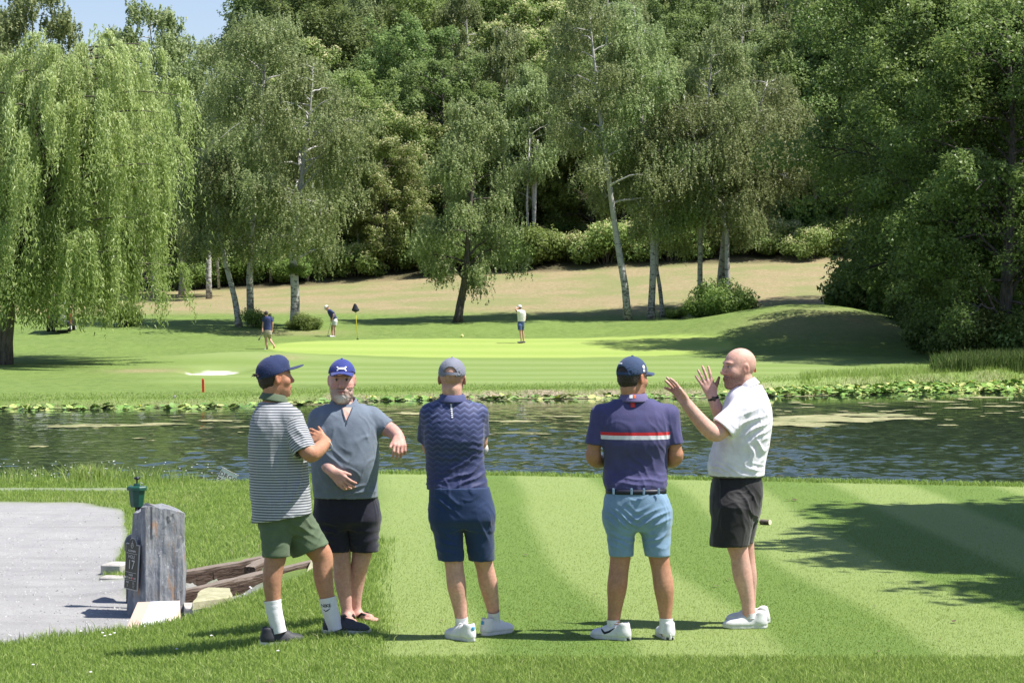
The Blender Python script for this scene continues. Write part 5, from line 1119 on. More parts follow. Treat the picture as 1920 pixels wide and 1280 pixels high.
# -- bald man in white shirt, gesturing
whc = cloth_material('white_cloth', (.77, .75, .82), None, .75); blk = cloth_material('black_shorts_cloth', (.020, .019, .021), None, .7)
M5 = Man('m5', 16.1, 1385, dict(label='bald man in a white polo shirt and black shorts, gesturing with both hands', skin=skinC, head=(1386, 691, .0), hyaw=202, hpitch=0, neck=(1400, 738, .0), stubble_shade=1, crop=.12, haircol=(.22, .17, .14), hs=1.13, jaw=1.05, brow=(.20, .13, .09), h=.0048,
    torso=[(722, 1378, 1424, .0, .06), (729, 1373, 1428, .0, .10), (738, 1368, 1433, .0, .15), (752, 1362, 1439, .0, .185), (768, 1357, 1443, .0, .20), (795, 1351, 1444, .0, .205), (820, 1344, 1441, 0, .195), (850, 1335, 1435, 0, .18), (872, 1330, 1430, 0, .175), (890, 1333, 1429, 0, .17)],
    arms=[dict(c=[(1396, 768, -.16, 44), (1372, 789, -.20, 31), (1342, 817, -.27, 32), (1318, 795, -.30, 29), (1296, 768, -.32, 23), (1286, 755, -.33, 20)], hand=((-.60, .0, .80), (.50, -.80, .35), dict(nsgn=-1, curl=(8, 4, 4, 14), spread=(7, 1, -3, -8), sc=1.12, thumb=(.75, .55, .35), tcurl=10))),
          dict(c=[(1390, 765, .16, 44), (1366, 815, .12, 32), (1352, 785, .05, 27), (1341, 758, .02, 22), (1335, 741, .02, 20)], hand=((-.38, .05, .92), (1, 0, .35), dict(nsgn=1, curl=(4, 3, 5, 6), spread=(9, 2, -5, -12), sc=1.10, thumb=(.62, .72, -.05), tcurl=12)))],
    legs=[dict(c=[(1378, 950, -.08, 60), (1381, 1018, -.08, 42), (1387, 1042, -.09, 34), (1392, 1078, -.08, 38), (1399, 1108, -.08, 29), (1403, 1135, -.08, 23), (1405, 1156, -.08, 25)]), dict(c=[(1388, 950, .1, 60), (1394, 1018, .13, 40), (1399, 1045, .15, 33), (1403, 1080, .16, 34), (1404, 1110, .17, 27), (1405, 1135, .17, 22), (1405, 1152, .17, 23)])],
    shirt=dict(mat=whc, hem=891, grow=.013, sleeves=[dict(a=(1391, 768, -.16), b=(1355, 803, -.235), r=(.080, .090), n=(-.62, -.15, -.62)), dict(a=(1388, 768, .16), b=(1366, 798, .15), r=(.072, .07), n=(-.6, 0, -.7))],
        folds=[((1410, 800, -.2), (.10, .2, .10), (-.55, 0, 1), 17, .010, 21), ((1395, 850, -.18), (.12, .2, .1), (1, 0, .55), 12, .010, 22), ((1385, 880, -.17), (.2, .2, .04), (.35, 0, 1), 26, .011, 23), ((1420, 850, -.15), (.08, .2, .12), (1, 0, .25), 16, .010, 24), ((1372, 785, -.24), (.06, .1, .06), (1, 0, .6), 18, .006, 25)]),
    shorts=dict(mat=blk, hips=[(887, 1340, 1424, 0, .15), (905, 1335, 1429, 0, .165), (930, 1332, 1430, 0, .175), (960, 1333, 1425, 0, .17)], legs=[((1376, 955, -.07), (1367, 1022, -.08), 41, 36, D90), ((1388, 955, .09), (1382, 1018, .11), 38, 30, D90)],
        folds=[((1385, 970, -.15), (.12, .2, .12), (1, 0, .35), 15, .010, 26), ((1400, 940, -.15), (.08, .2, .08), (1, 0, .8), 15, .008, 27)]),
    collar=dict(c=(1399, 727, .0), r=(.075, .076), mat=whc, tx=0, ty=-22, h=.034, gap=(-120, 150)))).build(); o = M5.o
shoe(o, SH_white, *(at(1406, 1172, 16.02) - M5.b)[:2], 0, 184, s=1.03); shoe(o, SH_white, *(at(1411, 1160, 16.28) - M5.b)[:2], 0, 172, s=1.03)
sock(o, [M5.J(1405, 1149, -.08), M5.J(1406, 1158, -.08)], [.044, .045], M_sock); sock(o, [M5.J(1405, 1145, .17), M5.J(1406, 1155, .17)], [.043, .044], M_sock)
w0 = M5.J(1337.5, 747, .02); wd = nrmz(M5.J(1335, 741, .02) - M5.J(1341, 758, .02)); m = MB(); m.tube([w0 - wd * .012, w0 - wd * .008, w0 + wd * .008, w0 + wd * .012], [.030, .039, .039, .030], 20, False); wb = m.build('watch_strap', M_black, o, True)
m = MB(); m.box(w0 + np.array((.0, -.041, 0)), (.03, .008, .026), roty(.35), .003); m.build('watch_face', plain('watch_glass', (.02, .02, .022), .2, .05, 40, 0, .6), wb)
hr = M5.rows([(890, 1334, 1428, 0, .166)])[0]; a = np.linspace(0, 2 * np.pi, 49); z0 = M5.J(1380, 893)[2]; z1 = M5.J(1380, 884)[2]
e = lambda k, z: np.stack([hr[1] + (hr[3] + k) * np.sign(np.cos(a)) * np.abs(np.cos(a)) ** .85, hr[2] + (hr[4] + k) * np.sign(np.sin(a)) * np.abs(np.sin(a)) ** .85, 0 * a + z], 1)
t_ = NT('woven_belt'); wv = t_.node('ShaderNodeTexWave'); wv.inputs['Scale'].default_value = 60; t_.l.new(t_.co('Object'), wv.inputs['Vector']); mbelt = t_.fin(t_.ramp(wv.outputs[1], [(.4, (.02, .02, .024)), (.6, (.16, .16, .17))]), .6)
m = MB(); m.grid(np.stack([e(0, z0), e(.010, z0), e(.010, z1), e(0, z1)], 1)); m.build('belt', mbelt, o, True)

# -- young man in striped shirt, turned away to the right
stc = cloth_material('striped_cloth', (.09, .105, .12), 'stripes', .8, (.44, .45, .47)); olv = cloth_material('olive_cloth', (.10, .14, .08), None, .85); olc = cloth_material('olive_collar_cloth', (.09, .125, .075), None, .85)
M1 = Man('m1', 15.6, 555, dict(label='young man in a striped shirt, olive shorts and flat brimmed navy cap, on the left', skin=skinB, head=(516, 709, .0), hyaw=22, hpitch=3, neck=(510, 755, .0), hair='long', haircol=(.030, .020, .015), hs=1.04, brow=(.03, .02, .015),
    torso=[(754, 490, 535, .0, .06), (759, 484, 548, .0, .09), (768, 478, 560, .0, .115), (782, 472, 566, .0, .15), (805, 468, 570, .0, .17), (850, 466, 576, .0, .165), (900, 470, 579, .0, .17), (940, 472, 582, 0, .185), (985, 474, 586, 0, .20)],
    arms=[dict(c=[(546, 785, -.08, 46), (563, 824, -.135, 34), (582, 854, -.21, 32), (598, 842, -.12, 29), (611, 829, -.02, 21)], hand=((-.85, .15, .42), (.1, .35, 1), dict(nsgn=1, curl=(25, 35, 40, 45), spread=(5, 1, -2, -5), sc=1.0, thumb=(.75, .6, .1)))), dict(c=[(500, 780, .14, 44), (545, 850, .22, 30), (585, 850, .25, 24), (600, 842, .22, 20)])],
    legs=[dict(c=[(520, 975, -.05, 58), (518, 1038, -.08, 42), (513, 1060, -.08, 38), (510, 1088, -.09, 36), (511, 1112, -.09, 30), (514, 1135, -.09, 25), (522, 1178, -.09, 25)]), dict(c=[(545, 970, .06, 60), (595, 1028, .1, 46), (606, 1045, .11, 40), (605, 1072, .10, 38), (609, 1100, .1, 33), (615, 1125, .1, 26), (628, 1170, .1, 25)])],
    cap=dict(col=(.018, .030, .095), open=False, flat=True, tilt=4, s=1.04, zb=.044), shirt=dict(mat=stc, hemtilt=((-.16, 0, 1), (520, 972, 0)), grow=.004, sleeves=[dict(a=(545, 785, -.08), b=(571, 847, -.175), r=(.076, .080), n=(.42, -.35, -.85)), dict(a=(500, 782, .13), b=(525, 835, .2), r=(.07, .07))],
        folds=[((505, 880, -.15), (.10, .2, .3), (1, 0, .12), 11, .014, 31), ((560, 900, -.12), (.1, .2, .2), (1, 0, -.25), 13, .010, 32), ((500, 800, -.15), (.1, .2, .1), (1, 0, .25), 14, .008, 33), ((560, 820, -.2), (.06, .1, .1), (1, 0, .5), 16, .006, 34)]),
    shorts=dict(mat=olv, sy=1.02, hips=[(945, 490, 576, 0, .15), (965, 488, 580, 0, .155), (985, 488, 582, .02, .15)], legs=[((516, 975, -.06), (518, 1043, -.08), 31, 25, (0, 0, -1)), ((545, 968, .05), (583, 1032, .10), 37, 37, (.42, 0, -1))],
        folds=[((560, 1000, -.08), (.12, .2, .08), (.5, 0, 1), 16, .010, 35), ((515, 1010, -.12), (.1, .2, .1), (.2, 0, 1), 16, .007, 36), ((595, 1010, 0), (.06, .2, .08), (1, 0, -.5), 18, .007, 37)]),
    collar=dict(c=(512, 751, .0), r=(.073, .070), mat=olc, tx=-3, ty=9, h=.032))).build(); o = M1.o
shoe(o, SH_black, *(at(521, 1196, 15.52) - M1.b)[:2], float(H(np.array([pxx(521, 15.52)]), np.array([15.52]))[0] - M1.b[2]), 20, s=1.04); shoe(o, SH_black, *(at(640, 1190, 15.72) - M1.b)[:2], float(H(np.array([pxx(640, 15.72)]), np.array([15.72]))[0] - M1.b[2]) + .01, -4, s=1.08)
sk1 = sock(o, [M1.J(511, 1124, -.09), M1.J(514, 1145, -.09), M1.J(524, 1185, -.09)], [.056, .052, .047], M_sock); sk2 = sock(o, [M1.J(614, 1119, .1), M1.J(618, 1140, .1), M1.J(630, 1180, .1)], [.057, .054, .049], M_sock)
tv, tf_ = text_shape('NIKE', .030, .0008); decal(sk2, tv, tf_, M1.J(611, 1135, .05), nrmz((1, 0, .08)), (-.2, 0, 1), M_black, sk2, 'lettering', .002)
sv, sf = strip_shape([[(-.022, .004), (-.010, -.008), (.004, -.002), (.024, .010)]], [.003, .007, .006, .002]); decal(sk2, sv, sf, M1.J(613, 1143, .05), (1, 0, .08), (-.2, 0, 1), M_black, sk2, 'logo', .002)
decal(M1.cap, *rect_shape(.05, .016, 8, 3), M1.tf([(.0, .1, .095)])[0], M1.Rc @ (-1, 0, 0), M1.Rc @ (0, -.5, 1), plain('pale_blue_print', (.5, .6, .68), .6, .05), M1.cap, 'lettering', .003)
c = M1.J(613, 834, -.03); m = MB(); a = np.linspace(0, 2 * np.pi, 25); dd = nrmz((.45, .8, .45)); u1 = nrmz(np.cross(dd, (0, 0, 1))); u2 = np.cross(dd, u1); m.tube(c + .037 * (np.cos(a)[:, None] * u1 + np.sin(a)[:, None] * u2), .0035, 6, False); m.build('wristband', plain('pale_band', (.6, .6, .55), .5, .1), o, True)
m = MB()
for k in range(7):
    a0 = M1.hc + M1.Rm @ (np.array((.01 * (k - 3), -.105, .02 + .004 * (k % 3))) * M1.hs); m.tube([a0, a0 + M1.Rm @ np.array((.006 * (k - 3), -.02, .004)), a0 + M1.Rm @ np.array((.008 * (k - 3), -.036, -.004 + .006 * (k % 3)))], [.006, .004, .001], 5)
m.build('hair_tuft', plain('dark_hair_tuft', (.035, .022, .016), .6, .3), o, True)

# -- bearded man facing us
gry = cloth_material('slate_waffle_cloth', (.15, .185, .235), 'waffle', .85); nvb = cloth_material('navy_black_cloth', (.018, .018, .034), None, .8)
def m2extra(s):
    pass
M2 = Man('m2', 16.3, 655, dict(label='bearded man in a grey blue polo, dark navy shorts and blue cap facing the camera', skin=(.58, .35, .29), head=(641, 713, -.02), hyaw=-87, hpitch=-3, neck=(645, 758, .0), beard=1, hs=1.10, jaw=1.12, crop=.3, haircol=(.25, .2, .17), brow=(.16, .11, .08),
    torso=[(757, 616, 676, .0, .065), (762, 604, 688, .0, .09), (770, 596, 698, -.0, .12), (782, 591, 704, -.01, .14), (805, 588, 707, -.02, .16), (840, 586, 708, -.03, .175), (870, 585, 708, -.04, .185), (900, 587, 706, -.03, .18), (932, 590, 707, -.02, .17)],
    arms=[dict(c=[(597, 785, 0, 42), (588, 820, -.03, 33), (589, 850, -.06, 29), (606, 868, -.14, 26), (624, 884, -.24, 20)], hand=((.66, -.30, -.62), (.55, -.2, .75), dict(nsgn=-1, curl=(24, 26, 28, 30), spread=(4, 1, -2, -5), sc=1.08, thumb=(.8, .5, .2)))),
          dict(c=[(700, 783, 0, 42), (718, 800, -.02, 32), (733, 806, -.05, 28), (742, 813, -.13, 25), (748, 820, -.21, 20)], hand=((.10, -.80, -.50), (-.9, -.3, 0), dict(nsgn=1, curl=(38, 42, 44, 46), spread=(6, 2, -2, -6), sc=1.1, thumb=(.8, .45, .1))))],
    legs=[dict(c=[(625, 960, 0, 58), (638, 1030, -.01, 40), (641, 1050, -.02, 33), (642, 1082, -.0, 34), (646, 1112, .0, 27), (650, 1140, .0, 20), (652, 1155, .0, 21)], foot=-80), dict(c=[(682, 960, 0, 58), (680, 1030, .03, 40), (676, 1052, .02, 34), (669, 1085, .05, 31), (666, 1115, .06, 25), (666, 1138, .07, 21), (668, 1152, .07, 22)], foot=-36)],
    tattoo=[(610, 872, -.16, .07), (735, 810, -.06, .06), (744, 820, -.12, .05), (600, 862, -.1, .06)],
    cap=dict(col=(.030, .045, .22), open=False, tilt=0, s=.98, zb=.062), shirt=dict(mat=gry, grow=.008, sleeves=[dict(a=(600, 786, 0), b=(589, 834, -.04), r=(.078, .080)), dict(a=(697, 784, 0), b=(725, 804, -.025), r=(.076, .070))],
        folds=[((625, 870, -.2), (.09, .2, .1), (.5, 0, 1), 15, .010, 41), ((650, 920, -.2), (.2, .2, .05), (-.2, 0, 1), 18, .012, 42), ((600, 820, -.1), (.05, .2, .1), (1, 0, .1), 14, .008, 43), ((690, 830, -.15), (.08, .2, .1), (1, 0, .6), 12, .006, 44), ((700, 910, -.1), (.05, .2, .08), (1, 0, -.3), 16, .009, 45)]),
    shorts=dict(mat=nvb, hips=[(926, 592, 706, -.01, .16), (945, 590, 710, 0, .165), (975, 589, 711, 0, .16)], legs=[((622, 970, 0), (631, 1033, 0), 32, 27, D90), ((680, 970, 0), (684, 1034, .02), 32, 26, D90)],
        folds=[((620, 1000, -.1), (.1, .2, .1), (.3, 0, 1), 18, .009, 46), ((690, 1000, -.1), (.1, .2, .1), (-.4, 0, 1), 15, .009, 47)]),
    collar=dict(c=(645, 760, -.0), r=(.080, .080), mat=gry, tx=16, h=.036, gap=(-58, 238)))).build(); o = M2.o
sv, sf = strip_shape([[(-.032, .015), (-.020, .0025), (.020, .0025), (.032, .015)], [(-.032, -.015), (-.020, -.0025), (.020, -.0025), (.032, -.015)]], .0085); decal(M2.cap, sv, sf, M2.tf([(0, .1, .088)])[0], M2.Rc @ (-1, 0, 0), M2.Rc @ (0, -.45, 1), M_white, M2.cap, 'logo', .003)
# open neck: V of skin, placket edges
zt = M2.J(646, 768)[2]; 
sv = np.array([(-.030, .03, 0), (.036, .03, 0), (.022, -.02, 0), (.006, -.066, 0), (-.004, -.066, 0), (-.018, -.02, 0), (0, 0, 0)]); sf = np.array([[6, 1, 0], [6, 2, 1], [6, 3, 2], [6, 4, 3], [6, 5, 4], [6, 0, 5]])
t_ = NT('chest_skin'); ch_m = t_.fin((.56, .35, .29), .5)
decal(M2.shirt, sv, sf, M2.J(650, 772, -.1), (1, 0, 0), (0, .25, 1), ch_m, M2.o, 'open_neck', .0035)
dkc = cloth_material('placket_cloth', (.05, .07, .10), None, .9)
decal(M2.shirt, *strip_shape([[(-.033, .03), (-.020, -.02), (-.003, -.07)], [(.039, .03), (.025, -.02), (.006, -.07), (.004, -.10)]], .008), M2.J(650, 772, -.1), (1, 0, 0), (0, .25, 1), dkc, M2.shirt, 'placket', .006)
# flip-flop
for px, py, yy, yaw in ((668, 1158, 16.37, -36), (652, 1168, 16.3, -80)):
    b = at(px, py, yy) - M2.b; d = np.array((math.cos(R(yaw)), math.sin(R(yaw)), 0)); t = np.array((-d[1], d[0], 0)); m = MB(); P = []
    for u in np.linspace(-.075, .195, 16):
        w = float(np.interp(u, [-.075, -.05, .03, .12, .17, .195], [.02, .036, .036, .05, .042, .015])); P.append([b * (1, 1, 0) + d * u + t * q * w + (0, 0, .004 + z) for q, z in ((-1, 0), (-1, .018), (1, .018), (1, 0))])
    m.grid(np.array(P)); ff = m.build('flip_flop', M_black, o)
    m = MB(); m.tube([b * (1, 1, 0) + t * .045 + d * .02 + (0, 0, .02), b * (1, 1, 0) + t * .03 + d * .07 + (0, 0, .065), b * (1, 1, 0) + d * .13 + (0, 0, .045), b * (1, 1, 0) + t * -.03 + d * .07 + (0, 0, .065), b * (1, 1, 0) - t * .045 + d * .02 + (0, 0, .02)], .009, 6); m.build('strap', M_black, ff, True)

# ---- far golfers on the green
def mini(label, Y, px0, row0, head, hyaw, hp, torso, sleeves, arms, legs, hips, slegs, cols, cap):
    sp = dict(label=label, skin=skinA, head=head, hyaw=hyaw, hpitch=hp, neck=torso[0][:1] and ((torso[0][1] + torso[0][2]) / 2, torso[0][0], 0), torso=torso, arms=[dict(c=a) for a in arms], legs=[dict(c=l) for l in legs], h=.013, hs=1.05,
        shirt=dict(mat=cols[0], sleeves=sleeves), shorts=dict(mat=cols[1], hips=hips, legs=slegs), collar=dict(c=((torso[0][1] + torso[0][2]) / 2, torso[0][0] + .6, 0), r=(.066, .062), mat=cols[0], h=.03), cap=cap, hair=True)
    M = Man('far', Y, px0, sp)
    off = at(px0, row0, Y)[2] - M.b[2]
    M.b = at(px0, row0, Y); M.build(); return M
nvy = cloth_material('navy_far_cloth', (.035, .045, .14), None, .8); kha = cloth_material('khaki_cloth', (.33, .30, .23), None, .8); lgt = cloth_material('cream_cloth', (.66, .65, .62), None, .8); blu = cloth_material('mid_blue_cloth', (.05, .085, .20), None, .8)
s1 = 1
A = mini('distant man in navy shirt and khaki shorts walking away left of the green', 111.0, 503, 656, (499, 588.6, 0), 100, -5,
    [(592.5, 498.0, 501.5, 0, .06), (594.5, 495.5, 506.5, 0, .11), (598, 494, 509, 0, .125), (606, 495, 508.5, 0, .12), (613, 495, 508.5, 0, .12), (619, 494.5, 509, 0, .13)],
    [dict(a=(495.5, 596, 0), b=(493.3, 603, 0), r=(.065, .07)), dict(a=(508, 596, 0), b=(510.6, 603, 0), r=(.065, .07))],
    [[(495.5, 596, 0, 4.5), (493.2, 605, 0, 3.6), (492.5, 613, -.05, 3.0), (492.2, 619, -.1, 2.6), (492, 622, -.1, 3.2)], [(508, 596, 0, 4.5), (510.8, 605, 0, 3.6), (511, 613, .05, 3.0), (510.3, 619, .1, 2.6), (510.2, 621.5, .1, 3.2)]],
    [[(498.5, 625, 0, 7), (498.6, 634, 0, 5), (499.5, 644, 0, 4.6), (501, 652, 0, 3.2), (500.4, 655.4, 0, 3.6), (497.5, 655.8, .12, 2.6)], [(505, 625, 0, 7), (505.5, 634, .15, 5), (509, 641, -.1, 4.4), (512.5, 645, -.35, 3.2), (514.3, 648.5, -.45, 3.4), (513.6, 652.5, -.4, 2.6)]],
    [(618, 495, 508.5, 0, .13), (622, 494.5, 509.5, 0, .14), (627, 494.5, 509.5, 0, .13)], [((498.2, 626, 0), (498.4, 633, 0), 3.9, 3.4, D90), ((505.5, 626, 0), (505.8, 633.5, .1), 3.9, 3.4, D90)], (nvy, kha), dict(col=(.04, .03, .03), open=False))
Bm = mini('distant man bending over his putt in navy shirt, cream shorts and white cap', 121.0, 624, 632.3, (612.6, 577, -.05), 190, -45,
    [(580.0, 615.0, 619.0, 0, .07), (582.5, 614.0, 623.0, 0, .13), (586, 614.3, 626.5, 0, .16), (590, 616, 629, 0, .16), (594, 618.5, 631, 0, .15), (598.5, 622, 632.2, 0, .14)],
    [dict(a=(620, 583, -.14), b=(625.5, 587.5, -.17), r=(.07, .08)), dict(a=(618, 583, .14), b=(621, 588, .16), r=(.07, .08))],
    [[(620, 583, -.14, 4.3), (626, 590, -.18, 3.2), (624, 597, -.12, 2.7), (621.5, 602.5, -.05, 2.8)], [(618, 583, .14, 4.3), (619.5, 591, .1, 3.2), (620.5, 598, .03, 2.6), (621, 602.5, 0, 2.8)]],
    [[(628, 604, -.1, 6), (627.5, 611, -.1, 4.6), (627.8, 619, -.1, 4.2), (628, 628, -.1, 2.8), (627.4, 631, -.1, 3), (621.5, 631.6, -.1, 2.4)], [(626, 604, .14, 6), (622.5, 611, .14, 4.6), (622.6, 619, .14, 4.2), (623.6, 628, .14, 2.8), (623, 630.6, .14, 3), (617.5, 631, .14, 2.4)]],
    [(597, 623, 632, 0, .14), (600, 623, 632.2, 0, .15), (604, 623, 632.0, 0, .14)], [((629, 603, -.1), (628.2, 609.5, -.1), 3.7, 3.4, D90), ((626, 603, .12), (624.5, 609.5, .13), 3.6, 3.2, D90)], (nvy, lgt), dict(col=(.72, .70, .68), open=False))
Cm = mini('distant man in white shirt and blue shorts on the green shading his eyes', 114.5, 978, 643.4, (974.0, 576.6, 0), 150, 0,
    [(581.0, 972, 979.5, 0, .07), (583.5, 970.5, 982.5, 0, .12), (587, 970, 984.5, 0, .15), (594, 970.5, 985, 0, .15), (602.5, 971, 983.5, 0, .14)],
    [dict(a=(972.5, 583.6, -.12), b=(968.2, 583.2, -.2), r=(.072, .075)), dict(a=(982, 584.5, .1), b=(984, 592, .1), r=(.07, .07))],
    [[(972.5, 583.6, -.12, 4.2), (965.8, 580.5, -.24, 3.2), (969.5, 577.6, -.18, 2.5), (971.5, 576.6, -.12, 2.6)], [(982, 584.5, .1, 4.2), (985, 594, .12, 3.2), (984, 601, .0, 2.6)]],
    [[(975, 612, -.1, 6), (975.3, 619, -.1, 4.4), (976.5, 628, -.1, 4.2), (977.6, 638, -.1, 2.8), (977.2, 641.6, -.1, 3.0), (973, 642.6, -.1, 2.4)], [(979.5, 612, .1, 6), (980, 619, .1, 4.4), (981, 628, .1, 4.2), (981.8, 638, .1, 2.8), (981.6, 641, .1, 3.0), (978.2, 642.2, .1, 2.4)]],
    [(602, 971, 983.3, 0, .14), (606, 970.8, 983.4, 0, .14), (611, 970.6, 982.8, 0, .13)], [((974.8, 611, -.08), (974.6, 618.6, -.1), 4.2, 3.7, D90), ((979.3, 611, .1), (979.2, 618.6, .1), 4.0, 3.6, D90)], (lgt, blu), dict(col=(.72, .70, .68), open=False))
for M, ks in ((A, 0), (Bm, 0), (Cm, 0)):
    pass
for M, fp in ((Bm, ((624, 631.6, -.1), (620, 631, .14))), (Cm, ((975, 642.6, -.1), (979.8, 642.2, .1))), (A, ((499, 655.8, 0.06),))):
    for q in fp:
        c = M.J(*q); m = MB(); m.box(c + (0, 0, .03), (.27 if M is not A else .16, .11 if M is not A else .2, .075), None, .03); m.build('shoe', WS if M is not Cm else K_mat, M.o, True)
# ============================================================ PROPS
def hz(x, y): return Hf(x, y)
def obj_at(px, row, Y): return at(px, row, Y)
# ---- slate marker stone with the hole sign
def slate_mat():
    t = NT('slate'); v = t.noise(6, 6, .75, t.co('Object', (2.2, 2.2, .9), (0, .3, 0))); n = t.noise(4, 5, .7, t.co('Object', (1, 1, .8))); ru = t.noise(3.5, 4, .7, t.co('Object', (2.6, 2.6, .6), (0, .15, 0))); sc_ = t.noise(13, 5, .8, t.co('Object', (1.3, 1.3, .7), (0, .5, 0)))
    c = t.ramp(v, [(.30, (.10, .11, .13)), (.5, (.20, .215, .24)), (.68, (.33, .34, .36))]); c = t.mix(t.ramp(n, [(.45, 0.), (.65, .6)]), c, (.29, .28, .26))
    c = t.mix(t.ramp(ru, [(.60, 0.), (.68, .75)]), c, (.36, .20, .09)); c = t.mix(t.ramp(sc_, [(.62, 0.), (.66, .85)]), c, (.52, .53, .55))
    return t.fin(c, .75, t.bump(t.math('ADD', v, t.math('MULTIPLY', n, .5)), .9, .02), .4)
def stone():
    Y = 19.35; root_z = -.42; cx, cy = pxx(288, Y), Y + .25
    poly = [(pxx(238, 19.55), 19.56), (pxx(272, Y), Y), (pxx(342, 19.5), 19.52), (pxx(345, 19.7), 19.74), (pxx(258, 19.8), 19.80)]
    pts = []
    for i, p in enumerate(poly):
        q = poly[(i + 1) % 5]; k = 16 if i in (0, 1) else 6
        for j in range(k): pts.append((p[0] + (q[0] - p[0]) * j / k, p[1] + (q[1] - p[1]) * j / k))
    pts = np.array(pts); n = len(pts); rows_ = 34; P = np.zeros((n, rows_ + 5, 3)); c0 = np.array((cx, cy))
    pxs = 960 + F * pts[:, 0] / pts[:, 1]; top = np.interp(pxs, [232, 246, 262, 275, 300, 325, 340, 348], [966, 962, 951, 947, 951, 955, 960, 968]); zt = CZ - 19.5 * (top - 570) / F + .012 * vn(np.stack([pts[:, 0] * 22, pts[:, 1] * 22, 0 * pts[:, 0]], 1), 3)
    for j in range(rows_):
        u = j / (rows_ - 1); z = root_z + (zt - root_z) * u; xy = pts.copy(); xy[:, 0] += np.where(pxs < 262, .055 * (u - .25), 0) * (pxs < 262); P[:, j] = np.column_stack([xy, z])
    for j in range(5):
        s = 1 - (j + 1) * .19; P[:, rows_ + j, :2] = c0 + (pts - c0) * s; P[:, rows_ + j, 0] += np.where(pxs < 262, .04, 0) * s; P[:, rows_ + j, 2] = zt * s + (1 - s) * zt.mean() + .006
    V = P.reshape(-1, 3); d = V - np.array((cx, cy, 0)); d[:, 2] = 0; d /= np.linalg.norm(d, axis=1)[:, None] + 1e-6
    nz = .013 * vn(V * (14, 14, 3.5), 1) + .008 * vn(V * (40, 40, 9), 2) + .010 * (vn(V * (24, 24, 2.), 6) > .35); left = (pxs < 271).repeat(rows_ + 5); V = V + d * (nz * np.where(left, .35, 1))[:, None]; b = np.array((cx, cy, root_z))
    m = MB(); m.grid((V - b).reshape(n, rows_ + 5, 3), True); o = m.build('marker_stone', slate_mat(), None, False, tuple(b)); tag(o, 'upright grey slate stone carrying the sign of hole 17', 'stone')
    # plaque
    A = np.array((pxx(238, 19.55), 19.56, 0)); B = np.array((pxx(272, Y), Y, 0)); r = nrmz(B - A); nn = np.cross(r, (0, 0, 1)); up = nrmz((.055, .0, 1)); r = nrmz(r - (r @ up) * up); nn = nrmz(np.cross(r, up))
    if nn[1] > 0: nn = -nn
    ctr = at(253, 1056, 19.46); ctr = A + r * ((ctr - A) @ r) ; ctr[:2] += 0; ctr[2] = at(253, 1057, 19.45)[2]; ctr = ctr + nn * .026 - b
    w, h = .185, .40
    def outline(w, h, k=10):
        a = np.linspace(0, np.pi, 9); L = [(-w / 2, -h / 2), (w / 2, -h / 2), (w / 2, h / 2 - .045), (.052, h / 2 - .045)] + [(.05 * math.cos(q), h / 2 - .045 + .05 * math.sin(q)) for q in a[1:-1]] + [(-.052, h / 2 - .045), (-w / 2, h / 2 - .045)]
        return np.array(L)
    def plate(w, h, z0, z1, name, mat, par):
        L = outline(w, h); k = len(L); T = lambda q, z: ctr + r * q[0] + up * q[1] + nn * z
        V = [T(q, z0) for q in L] + [T(q, z1) for q in L] + [T((0, 0), z1)]; f4 = [[i, (i + 1) % k, k + (i + 1) % k, k + i] for i in range(k)]; f3 = [[2 * k, k + i, k + (i + 1) % k] for i in range(k)]
        return mk(name, V, [np.array(f4), np.array(f3)], mat, par, False)
    pf = plate(w + .014, h + .014, 0, .010, 'plaque', plain('silver_frame', (.36, .37, .37), .4, .05), o); pp = plate(w, h, .010, .0125, 'plaque_face', plain('green_black_enamel', (.008, .014, .010), .35, .05), pf)
    sil = plain('silver_lettering', (.42, .43, .42), .5, .03)
    mbx = []
    def put(V, f, x, y, mat=sil, name='lettering'): 
        VV = np.array([ctr + r * (v[0] + x) + up * (v[1] + y) + nn * .0145 for v in V]); mk(name, VV, f, mat, pf, False)
    for s_, sz, x, y in (('ALDERMERE', .022, 0, .105), ('HOLE', .040, 0, .058), ('17', .105, 0, -.008), ('YARDS', .022, 0, -.088), ('170', .027, -.052, -.112), ('147', .027, .008, -.112), ('141', .027, .062, -.112), ('PAR', .024, -.045, -.150), ('3', .030, -.045, -.178), ('S.I.', .024, .048, -.150), ('17', .030, .048, -.178)):
        V, f = text_shape(s_, sz, .0006); put(V, f, x, y)
    for y in (.085, -.068, -.130): V, f = rect_shape(w * .9, .003, 1, 1); put(V, f, 0, y, sil, 'rule_line')
    a = np.linspace(0, 2 * np.pi, 25)
    V, f = strip_shape([np.stack([.018 * np.cos(a), .02 * np.sin(a)], 1), [(-.012, -.008), (.0, .010), (.012, -.006)], [(0, .012), (0, .04)]], .0045); put(V, f, 0, .150, sil, 'emblem')
    V, f = disc_shape(.007); put(V, f, -.076, -.112, M_white, 'dot'); put(V, f, -.018, -.112, plain('yellow_dot', (.7, .55, .05), .5, .05), 'dot'); put(V, f, .036, -.112, M_red, 'dot')
stone()
